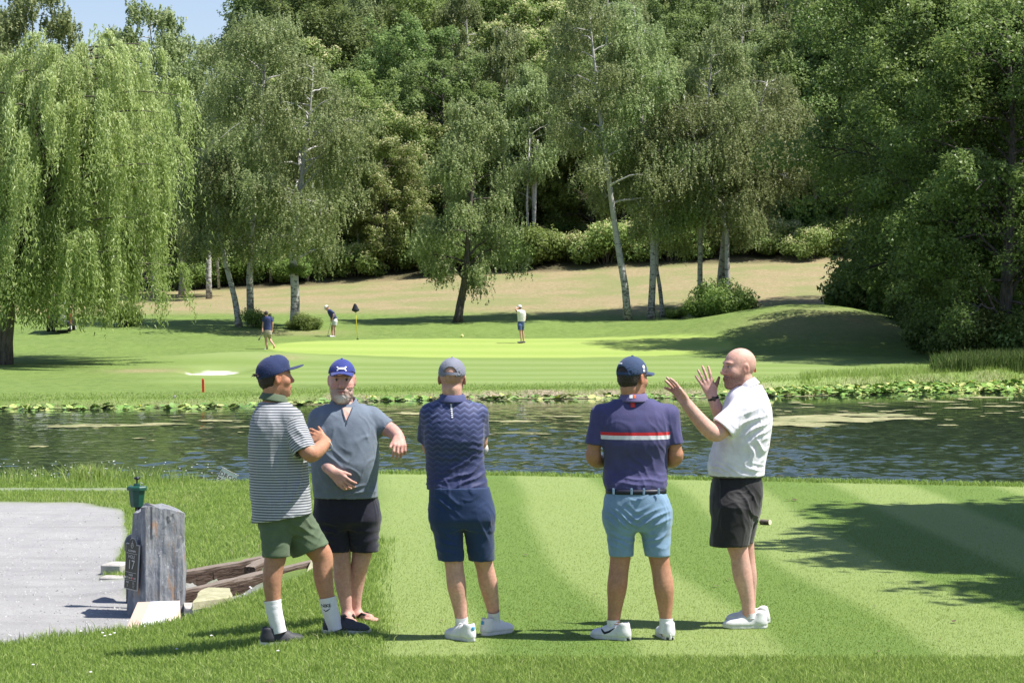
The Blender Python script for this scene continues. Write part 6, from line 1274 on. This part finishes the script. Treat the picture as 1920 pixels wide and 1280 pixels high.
# ---- ball washer
def washer():
    Y = 19.95; b = np.array((pxx(256, Y), Y, -.37)); e = empty('ball_washer', b); tag(e, 'green ball washer with a black plunger on a post behind the slate stone', 'ball washer')
    zb = at(256, 950, Y)[2] - b[2]; zt = at(256, 914, Y)[2] - b[2]; g_ = plain('green_plastic', (.010, .075, .052), .35, .15, 30, .1, .5); gd = plain('dark_post', (.02, .025, .022), .5, .1)
    m = MB(); m.tube([[.01, 0, 0], [.01, 0, zb + .03]], .026, 12); m.build('post', gd, e, True)
    m = MB(); a = np.arange(8) * np.pi / 4 + np.pi / 8; P = [[[r_ * math.cos(t), r_ * .85 * math.sin(t), z] for r_, z in ((.001, zb), (.050, zb), (.054, zb + .006), (.072, zt - .012), (.072, zt))] for t in a]; m.grid(np.array(P), True); m.build('tank', g_, e)
    m = MB(); P = [[[r_ * math.cos(t), r_ * .85 * math.sin(t), z] for r_, z in ((.074, zt - .022), (.086, zt - .018), (.086, zt + .004), (.078, zt + .012), (.030, zt + .016), (.026, zt + .034), (.001, zt + .036))] for t in a]; m.grid(np.array(P), True); lid = m.build('lid', g_, e)
    m = MB(); m.lathe([(.006, zt + .03), (.006, zt + .062), (.012, zt + .066), (.026, zt + .074), (.028, zt + .082), (.018, zt + .090), (.001, zt + .092)], 16); m.build('plunger', plain('black_knob', (.012, .012, .014), .25, .1, 30, 0, .6), e, True)
    m = MB(); m.tube([[.045, -.02, zt + .012], [.050, -.02, zt + .036], [.028, -.02, zt + .046]], .004, 6); m.tube([[-.05, -.02, zt + .012], [-.045, -.02, zt + .028]], .004, 6); m.build('handle_wire', plain('steel_wire', (.5, .5, .5), .3, .05, 30, 0, .5, 1), lid)
    Y = 20.3; b = np.array((pxx(253, Y), Y, -.37)); e = empty('litter_bin', b); tag(e, 'dark litter bin with a domed lid half hidden behind the slate stone', 'bin')
    zt = at(240, 1001, Y)[2] - b[2]; dk = plain('dark_grey_plastic', (.03, .034, .04), .35, .15, 30, .1, .5); m = MB(); m.lathe([(.075, 0), (.08, .02), (.085, zt - .13)], 20); m.build('bin_body', dk, e, True); m = MB(); m.lathe([(.088, zt - .14), (.094, zt - .13), (.094, zt - .06), (.088, zt - .05), (.075, zt - .02), (.045, zt), (.001, zt + .008)], 22); m.build('lid', dk, e, True)
washer()
# ---- timbers, slabs, blocks, board
def wood_mat():
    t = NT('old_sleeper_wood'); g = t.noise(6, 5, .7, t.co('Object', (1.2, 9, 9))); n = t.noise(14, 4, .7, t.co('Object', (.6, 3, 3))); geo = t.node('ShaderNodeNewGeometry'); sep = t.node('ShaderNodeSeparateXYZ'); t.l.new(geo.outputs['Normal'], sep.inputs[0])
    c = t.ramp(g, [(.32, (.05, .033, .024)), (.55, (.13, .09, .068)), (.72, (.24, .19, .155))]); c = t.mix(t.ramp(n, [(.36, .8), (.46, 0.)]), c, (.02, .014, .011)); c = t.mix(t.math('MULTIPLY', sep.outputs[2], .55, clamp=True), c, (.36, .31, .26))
    return t.fin(c, .9, t.bump(t.math('ADD', g, n), .9, .02), .2)
M_wood = wood_mat()
def sleeper(p0, p1, wd, ht, lab, seed):
    p0 = np.array(p0); p1 = np.array(p1); L = np.linalg.norm(p1 - p0); ux = (p1 - p0) / L; uy = nrmz(np.cross((0, 0, 1), ux)); uz = np.cross(ux, uy); n = 46; m = MB()
    sec = [(-.5, -1), (-.5, -.5), (-.5, -.08), (-.44, 0), (-.15, 0), (.2, 0), (.45, 0), (.5, -.1), (.5, -1)]
    P = []
    for i, x in enumerate(np.linspace(0, L, n)):
        row = []
        for k, (a, c) in enumerate(sec):
            q = np.array((x * 3.1, a * 2 + seed, c * 2.)); row.append((x, a * wd + .008 * vn(q * 2.3, seed) + (.012 if vn(np.array((x * 5, k * .8, seed)), 3) > .45 else 0), c * ht + .006 * vn(q * 3, seed + 1)))
        P.append(row)
    P = np.array(P, float); m.grid(P.transpose(1, 0, 2)); k = len(sec)
    for e_ in (0, n - 1):
        off = m.n; m.add(P[e_], np.array([[i, i + 1, k - 1 - i - 1, k - 1 - i] for i in range(0, k // 2 - 0) if i + 1 < k - 2 - i])) if False else m.add(np.vstack([P[e_], P[e_].mean(0)]), np.array([[i, i + 1, k] for i in range(k - 1)]))
    o = m.build('timber_sleeper', M_wood, None, False, tuple(p0), fixn=True); o.rotation_euler = Matrix((tuple(ux), tuple(uy), tuple(uz))).transposed().to_euler(); tag(o, lab, 'timber')
sleeper(at(333, 1108, 19.95), at(590, 1049, 20.6), .13, .28, 'nearer of the two old brown sleepers edging the steps', 3)
sleeper(at(333, 1073, 20.85), at(505, 1041, 21.2), .13, .30, 'farther of the two old brown sleepers, against the grass', 7)
sleeper(at(468, 1062, 20.75), at(502, 1046, 20.95), .12, .16, 'short weathered timber wedged between the two sleepers', 9)
def stone_mat(name, a, b, c): 
    t = NT(name); n = t.noise(7, 5, .7, t.co('Object')); n2_ = t.noise(60, 3, .7, t.co('Object')); k = t.ramp(n, [(.35, a), (.6, b)]); k = t.mix(t.ramp(n2_, [(.5, 0.), (.7, .5)]), k, c); return t.fin(k, .9, t.bump(n2_, .5, .006), .2)
M_sand = stone_mat('lichened_sandstone', (.25, .25, .14), (.40, .38, .24), (.5, .5, .42)); M_conc = stone_mat('pale_concrete', (.33, .31, .29), (.46, .44, .41), (.25, .24, .22))
def slab(poly, z, th, lab, mat, nm='stone_slab', tilt=(0, 0)):
    P = np.array(poly, float); c = P.mean(0); k = len(P); Q = []
    for i in range(k):
        for j in range(4): u = j / 4; p = P[i] * (1 - u) + P[(i + 1) % k] * u; Q.append(p + .012 * np.array((vn(np.array((p[0] * 9, p[1] * 9, 1.)), 2), vn(np.array((p[0] * 9, p[1] * 9, 5.)), 2))))
    Q = np.array(Q); n = len(Q); zz = lambda q: z + (q - c) @ np.array(tilt); rings = [(1.0, -th), (1.0, -.012), (.96, 0), (.5, .002), (.02, .003)]
    G = np.array([[(*(c + (q - c) * s_), zz(c + (q - c) * s_) + dz) for s_, dz in rings] for q in Q]); m = MB(); m.grid(G - (c[0], c[1], z), True); o = m.build(nm, mat, None, False, (c[0], c[1], z), fixn=True); tag(o, lab, 'stone')
Pp = lambda *L: [tuple(at(px, row, Y)[:2]) for px, row, Y in L]
slab(Pp((362, 1128, 19.0), (436, 1112, 19.35), (430, 1105, 19.9), (392, 1104, 19.95), (375, 1110, 19.7)), -.185, .07, 'yellow green lichened slab at the foot of the nearer sleeper', M_sand)
slab(Pp((572, 1078, 19.9), (602, 1070, 19.9), (604, 1050, 20.5), (584, 1050, 20.5)), -.04, .07, 'lichened slab standing behind the striped shirt man legs', M_sand, tilt=(.1, .15))
slab(Pp((345, 1128, 19.2), (372, 1130, 19.1), (366, 1120, 19.6), (345, 1118, 19.6)), -.27, .05, 'small grey flat stone between slate stone and yellow slab', M_conc)
def block(px, Y, dx, dy, h, lab, rz=0):
    x = pxx(px, Y); m = MB(); m.box((0, 0, h / 2 - .05), (dx, dy, h + .1), rotz(rz), .012); o = m.build('concrete_block', M_conc, None, False, (x, Y, -.36)); tag(o, lab, 'block')
block(217, 22.4, .20, .30, .11, 'pale concrete block left of the slate stone', -.2); block(213, 21.9, .23, .18, .045, 'low flat block in front of the pale concrete block', -.15)
def board():
    Y = 18.0; a = at(245, 1160, 17.75); b = at(338, 1146, 17.95); c = at(337, 1127, 18.15); d = at(258, 1130, 18.1); n = nrmz(np.cross(b - a, d - a)); o0 = a.copy(); m = MB(); U = np.linspace(0, 1, 9); fr = np.array([[a + (b - a) * u + ((d + (c - d) * u) - (a + (b - a) * u)) * v for v in (-.8, 0, 1)] for u in U]); m.grid(fr - o0 + n * .008); m.grid((fr - o0 - n * .008)[::-1]); m.grid(np.stack([(fr - o0 + n * .008)[:, 2], (fr - o0 - n * .008)[:, 2]], 1)); m.grid(np.stack([(fr - o0 + n * .008)[0], (fr - o0 - n * .008)[0]], 0))
    t = NT('painted_board'); se = t.node('ShaderNodeSeparateXYZ'); t.l.new(t.co('Object'), se.inputs[0]); dd = b - a
    k = t.math('MULTIPLY', se.outputs[0], 1 / float(dd[0])); c_ = t.ramp(k, [(0, (.50, .37, .30)), (.27, (.50, .37, .30)), (.275, (.70, .71, .76)), (.72, (.70, .71, .76)), (.85, (.60, .52, .45)), (1, (.55, .42, .34))]); t.fin(c_, .6)
    o = m.build('board', t.m, None, False, tuple(o0)); tag(o, 'white and pinkish flat board leaning at the foot of the slate stone', 'board')
board()
# ---- drop zone sign
def dropsign():
    Y = 34.3; c = at(424, 899, Y); gz = Hf(c[0], Y); e = empty('drop_zone_sign', (c[0], Y, gz)); tag(e, 'tilted white sign reading DROP ZONE behind the grass near the water', 'sign'); zc = c[2] - gz; a = -R(27); Rt = roty(-a)
    m = MB(); m.box((0, 0, zc), (.27, .012, .27), Rt, .003); m.build('sign_board', plain('white_sign_face', (.82, .82, .80), .5, .05), e); m = MB(); m.tube([Rt @ np.array((0, .02, .1)) + (0, 0, zc), Rt @ np.array((0, .02, -.45)) + (0, 0, zc)], .012, 8); m.build('post', M_wood, e)
    m = MB()
    for s_ in ((0, .131, .262, .006), (0, -.131, .262, .006)): m.box(Rt @ np.array((s_[0], -.008, s_[1])) + (0, 0, zc), (s_[2], .004, s_[3]), Rt)
    for s_ in (-.131, .131): m.box(Rt @ np.array((s_, -.008, 0)) + (0, 0, zc), (.006, .004, .262), Rt)
    m.build('sign_border', M_black, e)
    for tx, dz in (('DROP', .045), ('ZONE', -.045)):
        V, f = text_shape(tx, .092, .0015); V = np.stack([V[:, 0], 0 * V[:, 0] - .0085, V[:, 1] + dz], 1) @ Rt.T + (0, 0, zc); mk('lettering', V, f, M_black, e, False)
dropsign()
# ---- flagstick, stakes, ball
def flag():
    Y = 118.0; b = at(670.5, 635, Y); t = at(665.5, 568, Y) - b; e = empty('flagstick', b); tag(e, 'yellow flagstick with a dark limp flag on the putting green', 'flag'); m = MB(); m.tube([[0, 0, -.1], t * .5, t], .017, 8); m.build('pole', plain('yellow_pole', (.75, .62, .03), .5, .05), e, True)
    m = MB(); u = t / np.linalg.norm(t); P = []
    for k, (d, w) in enumerate(((.0, .01), (.08, .07), (.2, .12), (.33, .18), (.38, .17), (.44, .05), (.46, .01))):
        P.append([t - u * d + np.array((w * math.cos(q) * (1 + .12 * math.sin(3 * q)), w * .5 * math.sin(q), 0)) for q in np.linspace(0, 2 * np.pi, 17)[:-1]])
    m.grid(np.array(P).transpose(1, 0, 2), True); m.build('flag_cloth', plain('black_flag', (.012, .014, .025), .7, .2), e, False, fixn=True)
    m = MB(); m.lathe([(.08, .004), (.05, .004), (.05, -.1)], 16); m.build('cup', M_black, e)
flag()
M_stake = plain('red_stake', (.62, .03, .015), .6, .1)
for px, r0, r1, Y, lab, ln in ((381.5, 730, 711, 79.5, 'red stake on the near left bank of the far side', -.02), (1417.5, 706, 685, 94, 'red stake showing behind the neck of the bald man', -.06)):
    b = at(px, r0, Y); h_ = at(px, r1, Y)[2] - b[2]; b[2] = min(b[2], Hf(b[0], Y) + .05); h_ = at(px, r1, Y)[2] - b[2]; m = MB(); m.box((ln * .5, 0, h_ / 2 - .1), (.075, .05, h_ + .2), roty(ln), .01); m.box((ln, 0, h_ + .01), (.06, .04, .03), roty(ln), .008); o = m.build('red_stake', M_stake, None, False, tuple(b)); tag(o, lab, 'stake')
b = at(866.5, 631, 121); b[2] = Hf(b[0], 121) + .06; m = MB(); m.lathe([(.001, .09), (.05, .07), (.075, 0), (.05, -.06), (.02, -.1), (.012, -.14)], 14); o = m.build('yellow_marker', plain('yellow_marker_paint', (.8, .75, .25), .5, .05), None, True, tuple(b)); tag(o, 'small pale yellow marker on the green left of the man in white', 'marker')
b = at(1436, 981, 23.55); b[2] = .026; m = MB(); m.tube([[-.046, .040, 0], [-.044, .038, 0], [.036, -.032, 0]], [.023, .026, .026], 16); m.build('tee_marker', M_wood, None, False, tuple(b)); tm = bpy.data.objects['tee_marker']; tag(tm, 'short log tee marker lying on the tee by the tree shade', 'tee marker')
m = MB(); m.lathe([(.0258, 0), (.024, .003), (.001, .003)], 16); m.v = [v @ roty(math.pi / 2).T @ rotz(-.72).T + (.0365, -.0325, 0) for v in m.v]; m.build('cut_face', plain('fresh_cut_wood', (.80, .74, .50), .7, .08), tm)
# ---- clubs of the far golfers
m = MB(); b = at(487.5, 636, 110.9); m.tube([at(493, 622, 110.9) - b, at(487.8, 633, 110.9) - b], .012, 6); m.tube([at(488.2, 632, 110.9) - b, at(484.8, 637.5, 110.9) - b], .035, 6); o = m.build('golf_club', plain('steel_club', (.12, .12, .13), .3, .2), None, True, tuple(b)); tag(o, 'club carried by the walking distant man', 'golf club')
m = MB(); b = at(612, 631, 121); m.tube([at(621, 602.5, 121) - b, at(614, 630, 121) - b], .012, 6); m.tube([at(614.3, 630.4, 121) - b, at(609.5, 631, 121) - b], .03, 6); o = m.build('putter', plain('steel_putter', (.2, .2, .21), .3, .2), None, True, tuple(b)); tag(o, 'putter held by the bending distant man', 'putter')
# ---- golf cart under the willow
def cart():
    Y = 122; x = pxx(115, Y); z = Hf(x, Y); z = max(z, at(115, 633, Y)[2]); e = empty('golf_cart', (x, Y, z)); tag(e, 'dark golf cart parked behind the hanging willow strands', 'golf cart')
    dk = plain('cart_body_paint', (.012, .014, .03), .35, .1); og = plain('orange_trim', (.16, .05, .02), .5, .1); bk = plain('cart_rubber', (.012, .012, .012), .8, .1)
    m = MB(); m.box((0, 0, .42), (1.12, 1.9, .36), None, .08); m.box((0, .2, .66), (1.08, .6, .2), None, .05); m.build('cart_body', dk, e); m = MB(); m.box((0, .1, .98), (1.05, .12, .42), None, .05); m.build('seat_back', dk, e)
    m = MB(); m.box((0, .1, 1.82), (1.15, 1.5, .06), None, .03); m.build('roof', plain('cart_roof', (.5, .5, .48), .5, .05), e)
    for sx in (-.53, .53):
        for sy in (-.6, .8): m = MB(); m.tube([[sx, sy, .5], [sx, sy * .9, 1.8]], .02, 6); m.build('roof_post', bk, e)
        m = MB(); m.box((sx * 1.03, -.5, .62), (.10, .5, .62), None, .04); m.build('side_panel', og, e)
        for sy in (-.62, .62):
            m = MB(); m.tube([[sx - .08, sy, .22], [sx - .06, sy, .22], [sx + .06, sy, .22], [sx + .08, sy, .22]], [.16, .22, .22, .16], 18); w = m.build('wheel', bk, e); m = MB(); m.tube([[sx * 1.16, sy, .22], [sx * 1.18, sy, .22]], .10, 12); m.build('rim', LW, w)
    for sx, cc in ((.27, (.5, .5, .55)), (-.25, (.02, .02, .03))):
        m = MB(); m.lathe([(.02, -.0), (.13, .02), (.14, .35), (.12, .6), (.15, .72), (.15, .82), (.1, .84)], 14, (sx, -1.05, .35)); bg = m.build('golf_bag', plain('bag_cloth', cc, .7, .15), e, True)
        m = MB()
        for k in range(5): m.tube([[sx + .05 * math.cos(k), -1.05 + .05 * math.sin(k), 1.1], [sx + .08 * math.cos(k), -1.05 + .07 * math.sin(k), 1.42]], .012, 5); m.lathe([(.001, 1.4), (.03, 1.42), (.03, 1.47), (.001, 1.49)], 8, (sx + .08 * math.cos(k), -1.05 + .07 * math.sin(k), 0))
        m.build('clubs', LW if cc[0] > .1 else bk, bg)
cart()
# ---- birds
def bird(name, px, row, Y, L, cols, lab, cat):
    b = at(px, row, Y); b[2] = WZ; S = Sdf((-L * .7, -L * .35, -.1 * L), (L * .75, L * .35, L * .85), L / 34)
    S.op(ell((0, 0, .10 * L), (.45 * L, .2 * L, .17 * L)), .04 * L); S.op(ell((-.38 * L, 0, .16 * L), (.16 * L, .08 * L, .07 * L)), .05 * L); nk = [(.30, .14), (.42, .30), (.38, .46), (.40, .58), (.46, .64)] if cat == 'swan' else [(.28, .15), (.38, .26), (.43, .32)]
    for a_, c_ in zip(nk[:-1], nk[1:]): S.op(cone((a_[0] * L, 0, a_[1] * L), (c_[0] * L, 0, c_[1] * L), .065 * L, .055 * L), .03 * L)
    h_ = nk[-1]; S.op(ell((h_[0] * L, 0, h_[1] * L), (.09 * L, .06 * L, .065 * L)), .02 * L); V, f = S.mesh(); o = mk(name, V, f, plain(name + '_feathers', cols[0], .8, .25, 30, .3), None, True, loc=b); tag(o, lab, cat)
    m = MB(); m.tube([[(h_[0] + .06) * L, 0, h_[1] * L], [(h_[0] + .2) * L, 0, (h_[1] - .03) * L]], [.03 * L, .008 * L], 8); m.build('beak', plain(name + '_beak', cols[1], .5, .1), o, True)
bird('cygnet', 315, 765, 75.0, .46, ((.42, .39, .37), (.1, .1, .1)), 'grey young swan swimming along the far bank at the left', 'swan'); bird('coot', 119, 890, 44.4, .16, ((.012, .012, .014), (.6, .58, .55)), 'small black coot on the water at the lower left', 'coot')
# ---- lily pads, algae, reeds, weeds, leaves, daisies
def pads():
    g = np.random.default_rng(8); m = []; P = []; 
    def zone(n, p0, p1, f0, f1, smin, smax, hmax):
        px = g.uniform(p0, p1, n); y0 = f0(px); y1 = f1(px); y = y0 + (y1 - y0) * g.random(n); x = (px - 960) / F * y; return np.stack([x, y, g.uniform(smin, smax, n), hmax * g.random(n) ** 1.5], 1)
    Z = [zone(2300, 1405, 2060, lambda p: np.interp(p, [1405, 1450, 1920, 2060], [82.5, 82.2, 86.0, 88]), lambda p: yS(p) + np.interp(p, [1405, 1500], [-.8, .3]), .08, .15, .16), zone(330, -30, 640, lambda p: yS(p) - 2.1, lambda p: yS(p) - .1, .08, .14, .07), zone(420, 640, 1405, lambda p: yS(p) - 1.3 - .6 * (p > 1000), lambda p: yS(p) - .1, .08, .14, .10)]
    Q = np.concatenate(Z); n = len(Q); k = 9; a = np.linspace(.25, 2 * np.pi - .25, k)[None]; tilt = g.normal(0, .28, (n, 2)); rz_ = g.uniform(0, 6.28, (n, 1)); r_ = Q[:, 2:3]
    X = r_ * np.cos(a + rz_); Y = r_ * np.sin(a + rz_) * .95; cup = r_ * .25 * (Q[:, 3:4] > .04); Zz = WZ + .006 + Q[:, 3:4] + X * tilt[:, :1] + Y * tilt[:, 1:] + cup * g.random((n, 1)); Zz = np.maximum(Zz, WZ + .005)
    V = np.stack([X + Q[:, :1], Y + Q[:, 1:2], Zz], -1); C = np.stack([Q[:, 0], Q[:, 1], np.maximum(WZ + .005, WZ + .006 + Q[:, 3])], -1)[:, None]; V = np.concatenate([V, C], 1); f = (np.arange(n)[:, None, None] * (k + 1)) + np.array([[i, i + 1, k] for i in range(k - 1)])[None]
    t = NT('lily_leaf'); v = t.attr('v').outputs['Fac']; t.fin(t.ramp(v, [(0, (.10, .20, .03)), (.5, (.22, .36, .08)), (.85, (.38, .46, .13)), (1, (.55, .52, .2))]), .28, None, .5); o = mk('lily_pads', V.reshape(-1, 3), f.reshape(-1, 3), t.m, None, False, {'v': np.repeat(g.random(n), k + 1)}); tag(o, 'bed of water lily pads along the far bank', kind='stuff')
    Qf = Q[g.choice(n, 60)]; m = MB()
    for q in Qf: m.lathe([(.001, .0), (.035, .02), (.04, .05), (.001, .045)], 6, (q[0], q[1], WZ + q[3] + .04))
    tag(m.build('lily_flowers', plain('yellow_petals', (.7, .58, .06), .5, .15)), 'yellow flower buds among the lily pads', kind='stuff')
pads()
def algae():
    g = np.random.default_rng(3); m = MB()
    L = [(190, 798, 130, 3.2), (120, 800, 60, 2), (300, 795, 60, 2), (72, 837.5, 28, 1.8), (415, 789, 60, 2.2), (260, 822, 18, 1.2), (480, 800, 50, 1.6), (285, 826, 12, .8), (775, 775, 60, 3.0), (700, 781, 40, 1.4), (965, 790, 60, 2.4), (1060, 781, 70, 1.6), (960, 812, 60, 1.2), (1010, 814, 40, 1.0), (880, 815, 50, 1.2), (735, 806, 22, 1), (1120, 790, 60, 1.8), (1500, 741, 90, 2.8), (1560, 786, 150, 7), (1500, 795, 110, 6), (1640, 778, 90, 4), (1700, 784, 70, 2.2), (1770, 753, 40, 1.4), (1850, 745, 50, 1.6), (1905, 718, 60, 4), (1870, 716, 40, 2), (1800, 765, 50, 1.6), (1880, 762, 40, 1.4), (1780, 797, 26, 1), (600, 758, 120, 1.6), (300, 760, 160, 1.4), (80, 765, 90, 1.6), (1250, 745, 140, 1.6), (1000, 747, 140, 1.4)]
    for k in range(46): L.append((g.uniform(1450, 1950), g.uniform(745, 790), g.uniform(6, 26), g.uniform(.5, 1.2)))
    for k in range(14): L.append((g.uniform(0, 500), g.uniform(775, 815), g.uniform(6, 24), g.uniform(.4, .9)))
    for i, (px, row, hw, hr) in enumerate(L):
        Yc = F * (CZ - WZ) / (row - 570); x = pxx(px, Yc); wx = hw / F * Yc; wy = hr * Yc * Yc / (F * (CZ - WZ)); n = 40; a = np.linspace(0, 2 * np.pi, n, endpoint=False)
        rr = .72 + .30 * vn(np.stack([np.cos(a) * 2.2 + i, np.sin(a) * 2.2, 0 * a], 1), 4) + .22 * vn(np.stack([np.cos(a) * 7 + i, np.sin(a) * 7, 0 * a], 1), 5); z = WZ + .008 + .0012 * (i % 7)
        G = np.array([[(x + wx * r_ * s_ * math.cos(t), Yc + wy * r_ * s_ * math.sin(t), z) for s_ in (1, .5, .02)] for r_, t in zip(rr, a)]); m.grid(G, True)
    t = NT('pond_scum'); n = t.noise(1.5, 5, .7, t.co('Object', (1, .5, 1))); t.fin(t.ramp(n, [(.35, (.15, .17, .06)), (.6, (.32, .30, .15))]), .8); tag(m.build('algae_film', t.m), 'pale drifting patches of pond scum on the water', kind='stuff')
algae()
def kp(f): return f
x, y = scatter(42000, 13.5, 24, 93, 103, lambda x, y: (960 + F * x / y > 1740 + 60 * rng.random(len(x))) & (960 + F * x / y < 2050) & (y > yS(960 + F * x / y) + .6) & (y < yS(960 + F * x / y) + 5))
blades('reeds', x, y, .25 + .6 * rng.random(len(x)), .035, blade_material('reed_leaves', [(0, (.05, .09, .02)), (.6, (.10, .16, .04)), (1, (.25, .27, .12))]), .28, 'tall dark reeds in the shade at the right bank')
x, y = scatter(5200, -8.2, -4.4, 33.3, 34.6, lambda x, y: rng.random(len(x)) < .55 + .6 * n2(x, y, 2.5, 9))
blades('shore_weeds', x, y, .10 + .22 * rng.random(len(x)) ** 2, .010, M_blade, .35, 'thin weeds along the near shore at the left', vbias=.6)
xx, yy = rng.normal(pxx(172, 34), .16, 260), rng.normal(33.9, .1, 260); blades('grass_tuft', xx, yy, .20 + .16 * rng.random(260), .016, M_blade, .42, 'bright tuft of long grass on the near shore', vbias=.7)
def dots(name, P, r_, mat, lab):
    m = MB()
    for p in P: m.lathe([(.001, r_ * .5), (r_, 0), (r_ * .6, -r_ * .2)], 6, tuple(p))
    tag(m.build(name, mat), lab, kind='stuff')
M_dais = plain('daisy_petals', (.75, .75, .75), .7, .05)
D = []
for px, row, Y in ((590, 0, 0),): pass
for (px, row) in ((191, 1173), (195, 1178), (213, 1173), (168, 1244), (150, 1170), (205, 1176), (445, 1089), (468, 1078), (470, 1082), (458, 1091), (330, 1210), (60, 1230), (520, 1240), (395, 1190)):
    Y = 4533 * (2.15 + .05) / (row - 570); x = pxx(px, Y); D.append((x, Y, Hf(x, Y) + .05))
for k in range(90): x = rng.uniform(-8.0, -4.2); Y = rng.uniform(33.5, 34.3); D.append((x, Y, Hf(x, Y) + .10 + .22 * rng.random()))
dots('daisies', D, .011, M_dais, 'small white daisies in the grass')
def litter():
    g = np.random.default_rng(9); L = [(1367, 1090, .05), (1343, 1101.5, .07), (1790, 1169, .06), (1450, 931, .05), (1445, 920, .03), (1462, 933, .04), (1490, 939, .10), (1441, 940, .03), (1545, 941, .04), (1605, 946, .05), (1582, 949, .03), (1506, 962, .04), (1572, 950, .03), (1710, 948, .04), (1720, 948, .05), (1850, 993, .05), (985, 1043, .06), (630, 1238, .05), (505, 1276, .08), (150, 1002, .05), (345, 1000, .03), (110, 1145, .07), (660, 998, .04)]
    V = []; f = []
    for k in range(70): L.append((g.uniform(740, 1900), g.uniform(915, 1230), g.uniform(.012, .035)))
    for i, (px, row, s_) in enumerate(L):
        Y = 4533 * 2.15 / (row - 570); x = pxx(px, Y); z = Hf(x, Y) + .014; a = g.uniform(0, 3.14)
        for k in range(3 if s_ > .08 else 1):
            cx = x + g.normal(0, s_ * .5) * (k > 0); cy = Y + g.normal(0, s_ * .5) * (k > 0); d = np.array((math.cos(a + k), math.sin(a + k) * 1.4, .1)) * s_ * .5; e = np.array((-d[1], d[0], .05 * s_)) * .45; c = np.array((cx, cy, z + .004)); V += [c - d, c + e, c + d, c - e]; f.append([len(V) - 4, len(V) - 3, len(V) - 2, len(V) - 1])
    tag(mk('fallen_leaves', V, np.array(f), plain('dry_leaf', (.10, .07, .035), .8, .5, 20), None, False), 'dry fallen leaves and bits scattered on the tee', kind='stuff')
litter()
